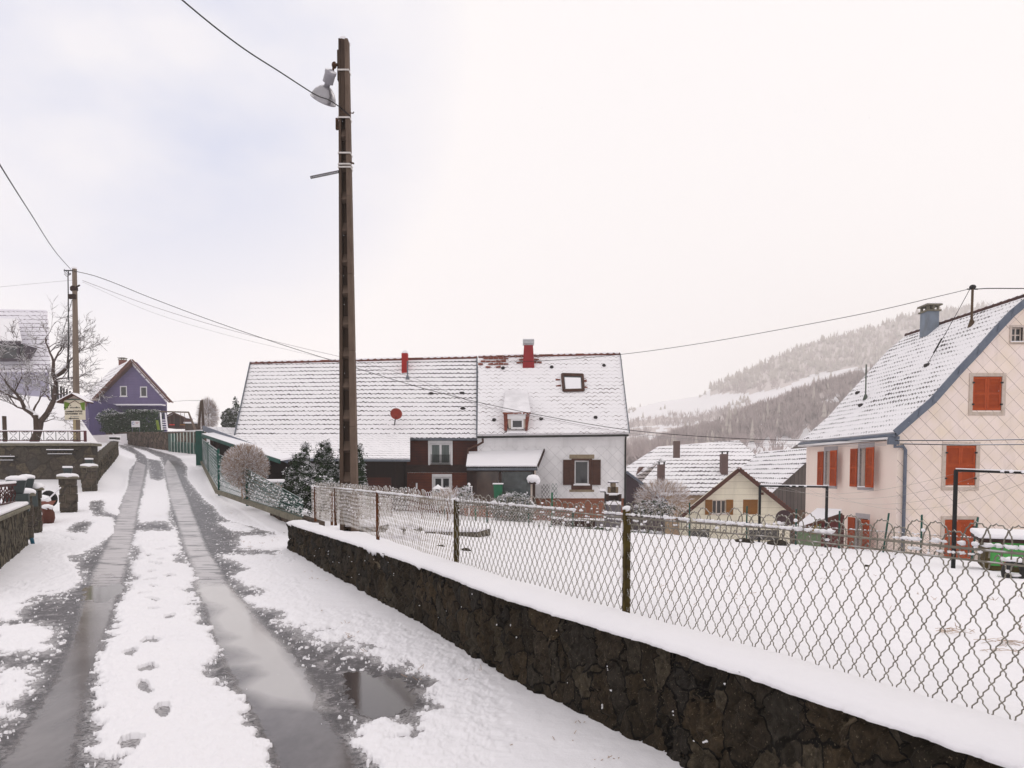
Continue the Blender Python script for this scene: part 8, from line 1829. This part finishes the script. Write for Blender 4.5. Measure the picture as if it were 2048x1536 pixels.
mb = MB(); mb.blob(c, .085, .05, .05, .1, 12, 8); mb.tube([c + Vector((.05, 0, .01)), c + Vector((.075, 0, .06)), c + Vector((.07, 0, .10))], [.045, .035, .03], 10); mb.build('body', M['white'], orn, True)
mb = MB(); mb.tube([c + Vector((-.15, -.01, .03)), c + Vector((-.05, -.02, .045)), c + Vector((.03, -.01, .09)), c + Vector((.07, 0, .13)), c + Vector((.11, 0, .115))], [.012, .035, .045, .038, .01], 10); mb.build('wing', M['orn_red'], orn, True)
yt_ = 11.2; c = P(2030, 1153, yt_); ty = thing('tyre', (c.x, yt_, gz(c.x, yt_)), 'old car tyre used as planter, half full of snow, right edge', 'tyre')
mb = MB(); R1, r1_t = .155, .065; vs = []; fs = []
cz_ = gz(c.x, yt_) + .17
for i in range(24):
    a = 6.283 * i / 24
    for j in range(8): b = 6.283 * j / 8; rr_t = R1 + r1_t * math.cos(b); vs.append((c.x + rr_t * math.cos(a), yt_ + r1_t * 1.1 * math.sin(b), cz_ + rr_t * math.sin(a)))
for i in range(24):
    for j in range(8): fs.append((i * 8 + j, ((i + 1) % 24) * 8 + j, ((i + 1) % 24) * 8 + (j + 1) % 8, i * 8 + (j + 1) % 8))
mb.add(vs, fs); mb.build('tread', pm('rubber', (.02, .02, .02), (.04, .038, .036), 8, .8, .3), ty, True)
mb = MB(); mb.blob((c.x, yt_, cz_ + .20), .2, .1, .05, .4, 12, 6, 2); mb.blob((c.x, yt_, cz_ - .06), .11, .06, .035, .3, 10, 5, 4); mb.build('snow', M['snow'], ty, True)
for i, (px, py, lb) in enumerate(((2003, 1158, 'green grass tuft in the snow left of the tyre'), (2016, 1140, 'green grass tuft in the snow under the bird ornament'))):
    c = P(px, py, 11.4); c.z = gz(c.x, 11.4) + .03; mb = MB(); rr = random.Random(i)
    for k in range(40): d = Vector((rr.uniform(-1, 1), rr.uniform(-.6, .6), rr.uniform(.4, 1.3))) * .07; s_ = Vector((rr.uniform(-.06, .06), 0, 0)); w_ = Vector((.003, 0, 0)); mb.add([c + s_ - w_, c + s_ + w_, c + s_ + d], [(0, 1, 2)])
    tag(mb.build('grass_tuft', pm('grass', (.05, .12, .02), None, 5, .8, 0)), lb, 'grass tuft')

# ================================================================ cables
LP = lt_ + Vector((.05, -.12, -.12)); Wq = 'cables from the wooden pole'
wire('cable', [LP, P(190, 552, 31.2), P(300, 595, 32), P(420, 640, 33), P(560, 688, 34), P(690, 729, 35), P(830, 772, 35.4), P(955, 804, 34.6), P(1100, 834, 32.5), P(1257, 860, 30.5), P(1420, 874, 29), P(1590, 881, 27.2), P(1700, 882, 26), P(1772, 880, 25)], .014, 'cable', 'thick black cable from the wooden pole to the pink house corner', 'cable', Wq)
for k, (dy, yy) in enumerate(((0, 31.1), (3, 31.2))):
    wire('cable', [P(165, 561 + dy, 30.9), P(300, 611 + dy * 4, 32), P(450, 657 + dy * 4, 34), P(600, 695 + dy * 3.4, 36), P(690, 716 + dy * 3, 36), P(830, 757 + dy * 2, 35.6), P(955, 808 + dy, 34.6), P(1100, 838 + dy, 32.5), P(1257, 866 + dy, 30.5), P(1420, 881 + dy, 29), P(1590, 890 + dy, 27.2), P(1772, 888 + dy, 25)], .011 if k == 0 else .006, 'cable_grey', ('snowy grey cable running just below the thick black one' if k == 0 else 'thin grey wire, lowest of the three leaving the wooden pole to the right'), 'cable', Wq)
wire('cable', [P(-30, 577, 31.5), P(60, 568, 31.2), P(148, 560, 31)], .006, 'cable_grey', 'thin grey wire from the wooden pole out of the left edge', 'cable')
wire('cable', [lt_ + Vector((-.1, -.1, -.05)), P(112, 505, 26), P(60, 425, 18), P(0, 330, 12), P(-60, 230, 9)], .012, 'cable', 'black cable coming from the upper left edge down to the wooden pole', 'cable')
pc2 = P(683, 217, YP - .14)
wire('cable', [P(320, -40, 7.6), P(362, -2, 7.8), P(480, 92, 8.8), P(560, 144, 9.6), P(625, 186, 10.6), pc2, P(700, 232, YP - .16)], .009, 'cable', 'black cable dropping from the top edge to the concrete pole lamp', 'cable')
m1 = mast + Vector((0, 0, -.05))
wire('cable', [m1, P(900, 724, 37.5), P(1057, 723, 35), P(1240, 709, 32.5), P(1400, 687, 30.3), P(1560, 659, 28.6), P(1747, 623, 27), P(1880, 592, 26.4), mtop - Vector((.15, 0, .12))], .012, 'cable', 'black cable from the brown house mast to the mast on the pink house roof', 'cable')
wire('cable', [mtop - Vector((-.1, 0, .12)), P(1975, 577, 26), P(2048, 577, 24.5), P(2110, 576, 23)], .018, 'cable', 'thick twisted cable from the pink house mast out of the right edge', 'cable')
for k, (ya, yb__) in enumerate(((881, 879), (888, 889))):
    wire('cable', [P(1790 + 10 * k, ya, YG - .25), P(1920, (ya + yb__) / 2 + 1, YG - 1.2), P(2048, yb__, YG - 2), P(2120, yb__, YG - 2.4)], .016, 'cable' , ('upper snowy cable crossing the pink gable wall' if k == 0 else 'lower snowy cable crossing the pink gable wall'), 'cable', 'cables across the pink gable')
    wire('cable_snow', [P(1796 + 10 * k, ya - .9, YG - .26), P(1920, (ya + yb__) / 2 + .2, YG - 1.2), P(2048, yb__ - .8, YG - 2), P(2120, yb__ - .8, YG - 2.4)], .014, 'leafsnow', ('line of snow resting on the upper cable across the pink gable' if k == 0 else 'line of snow resting on the lower cable across the pink gable'), 'snow')
wire('cable', [P(345, 803, YU - .6), P(375, 801, 66), P(402, 801.5, yp_)], .02, 'cable_grey', 'thin wire from the purple house eaves to the double pole', 'cable')
# ================================================================ orchard trees on the distant meadow
for i, (px, py, Y, s_) in enumerate(((1527, 905, 170, 3), (1548, 915, 165, 4), (1566, 900, 180, 3.5), (1585, 906, 175, 3), (1540, 880, 200, 3.5))):
    b_ = P(px, py, Y); t = thing('bare_tree', b_, 'small bare orchard tree on the distant snowy meadow, ' + ('leftmost', 'second from left', 'third from left', 'rightmost', 'highest up the slope')[i], 'tree', 'orchard trees on the distant meadow'); mb, sm = MB(), MB(); rr = random.Random(700 + i)
    for k in range(4): limb(mb, sm, b_ + Vector((0, 0, s_ * .3)), (rr.uniform(-1, 1), rr.uniform(-.4, .4), 1), s_ * .4, .08, 4, rr, 1.0)
    mb.tube([b_ - Vector((0, 0, 4)), b_ + Vector((0, 0, s_ * .35))], .12, 5); mb.build('crown', M['wood_bare'], t)
# ================================================================ falling snow
mb = MB(); rr = random.Random(88)
for i in range(900):
    Y = rr.uniform(2.2, 22); px, py = rr.uniform(-40, 2090), rr.uniform(-40, 1500); p = P(px, py, Y)
    if p.z < gz(p.x, Y) + .1: continue
    r = rr.uniform(.0012, .0042) * (1 if Y > 5 else .6); mb.add([p + Vector(v_) * r for v_ in ((1, 0, 0), (-1, 0, 0), (0, 1, 0), (0, -1, 0), (0, 0, 1), (0, 0, -1))], [(0, 2, 4), (2, 1, 4), (1, 3, 4), (3, 0, 4), (2, 0, 5), (1, 2, 5), (3, 1, 5), (0, 3, 5)])
tag(mb.build('falling_snow', M['leafsnow']), 'sparse falling snowflakes in the air', 'snowflakes', kind='stuff')
# ================================================================ haze
def haze():
    m = bpy.data.materials.new('haze'); m.use_nodes = True; nt = m.node_tree; nt.nodes.clear(); o_ = nd(nt, 'ShaderNodeOutputMaterial'); v_ = nd(nt, 'ShaderNodeVolumePrincipled')
    v_.inputs['Color'].default_value = (.99, .975, .965, 1); v_.inputs['Density'].default_value = HAZE; v_.inputs['Anisotropy'].default_value = .2; nt.links.new(v_.outputs[0], o_.inputs['Volume']); return m
HAZE = .0008
if HAZE > 0:
    mb = MB(); mb.box(-1150, 1600, -80, 1300, -24, 235); hb = tag(mb.build('haze', haze()), kind='stuff')
    hb['label'] = 'pale winter haze filling the valley air'
for o in bpy.data.objects:
    if 'wl' in o.keys(): del o['wl']
cy_ = sc.cycles if hasattr(sc, 'cycles') else None
if cy_: cy_.volume_bounces = 3; cy_.max_bounces = 8; cy_.transparent_max_bounces = 16
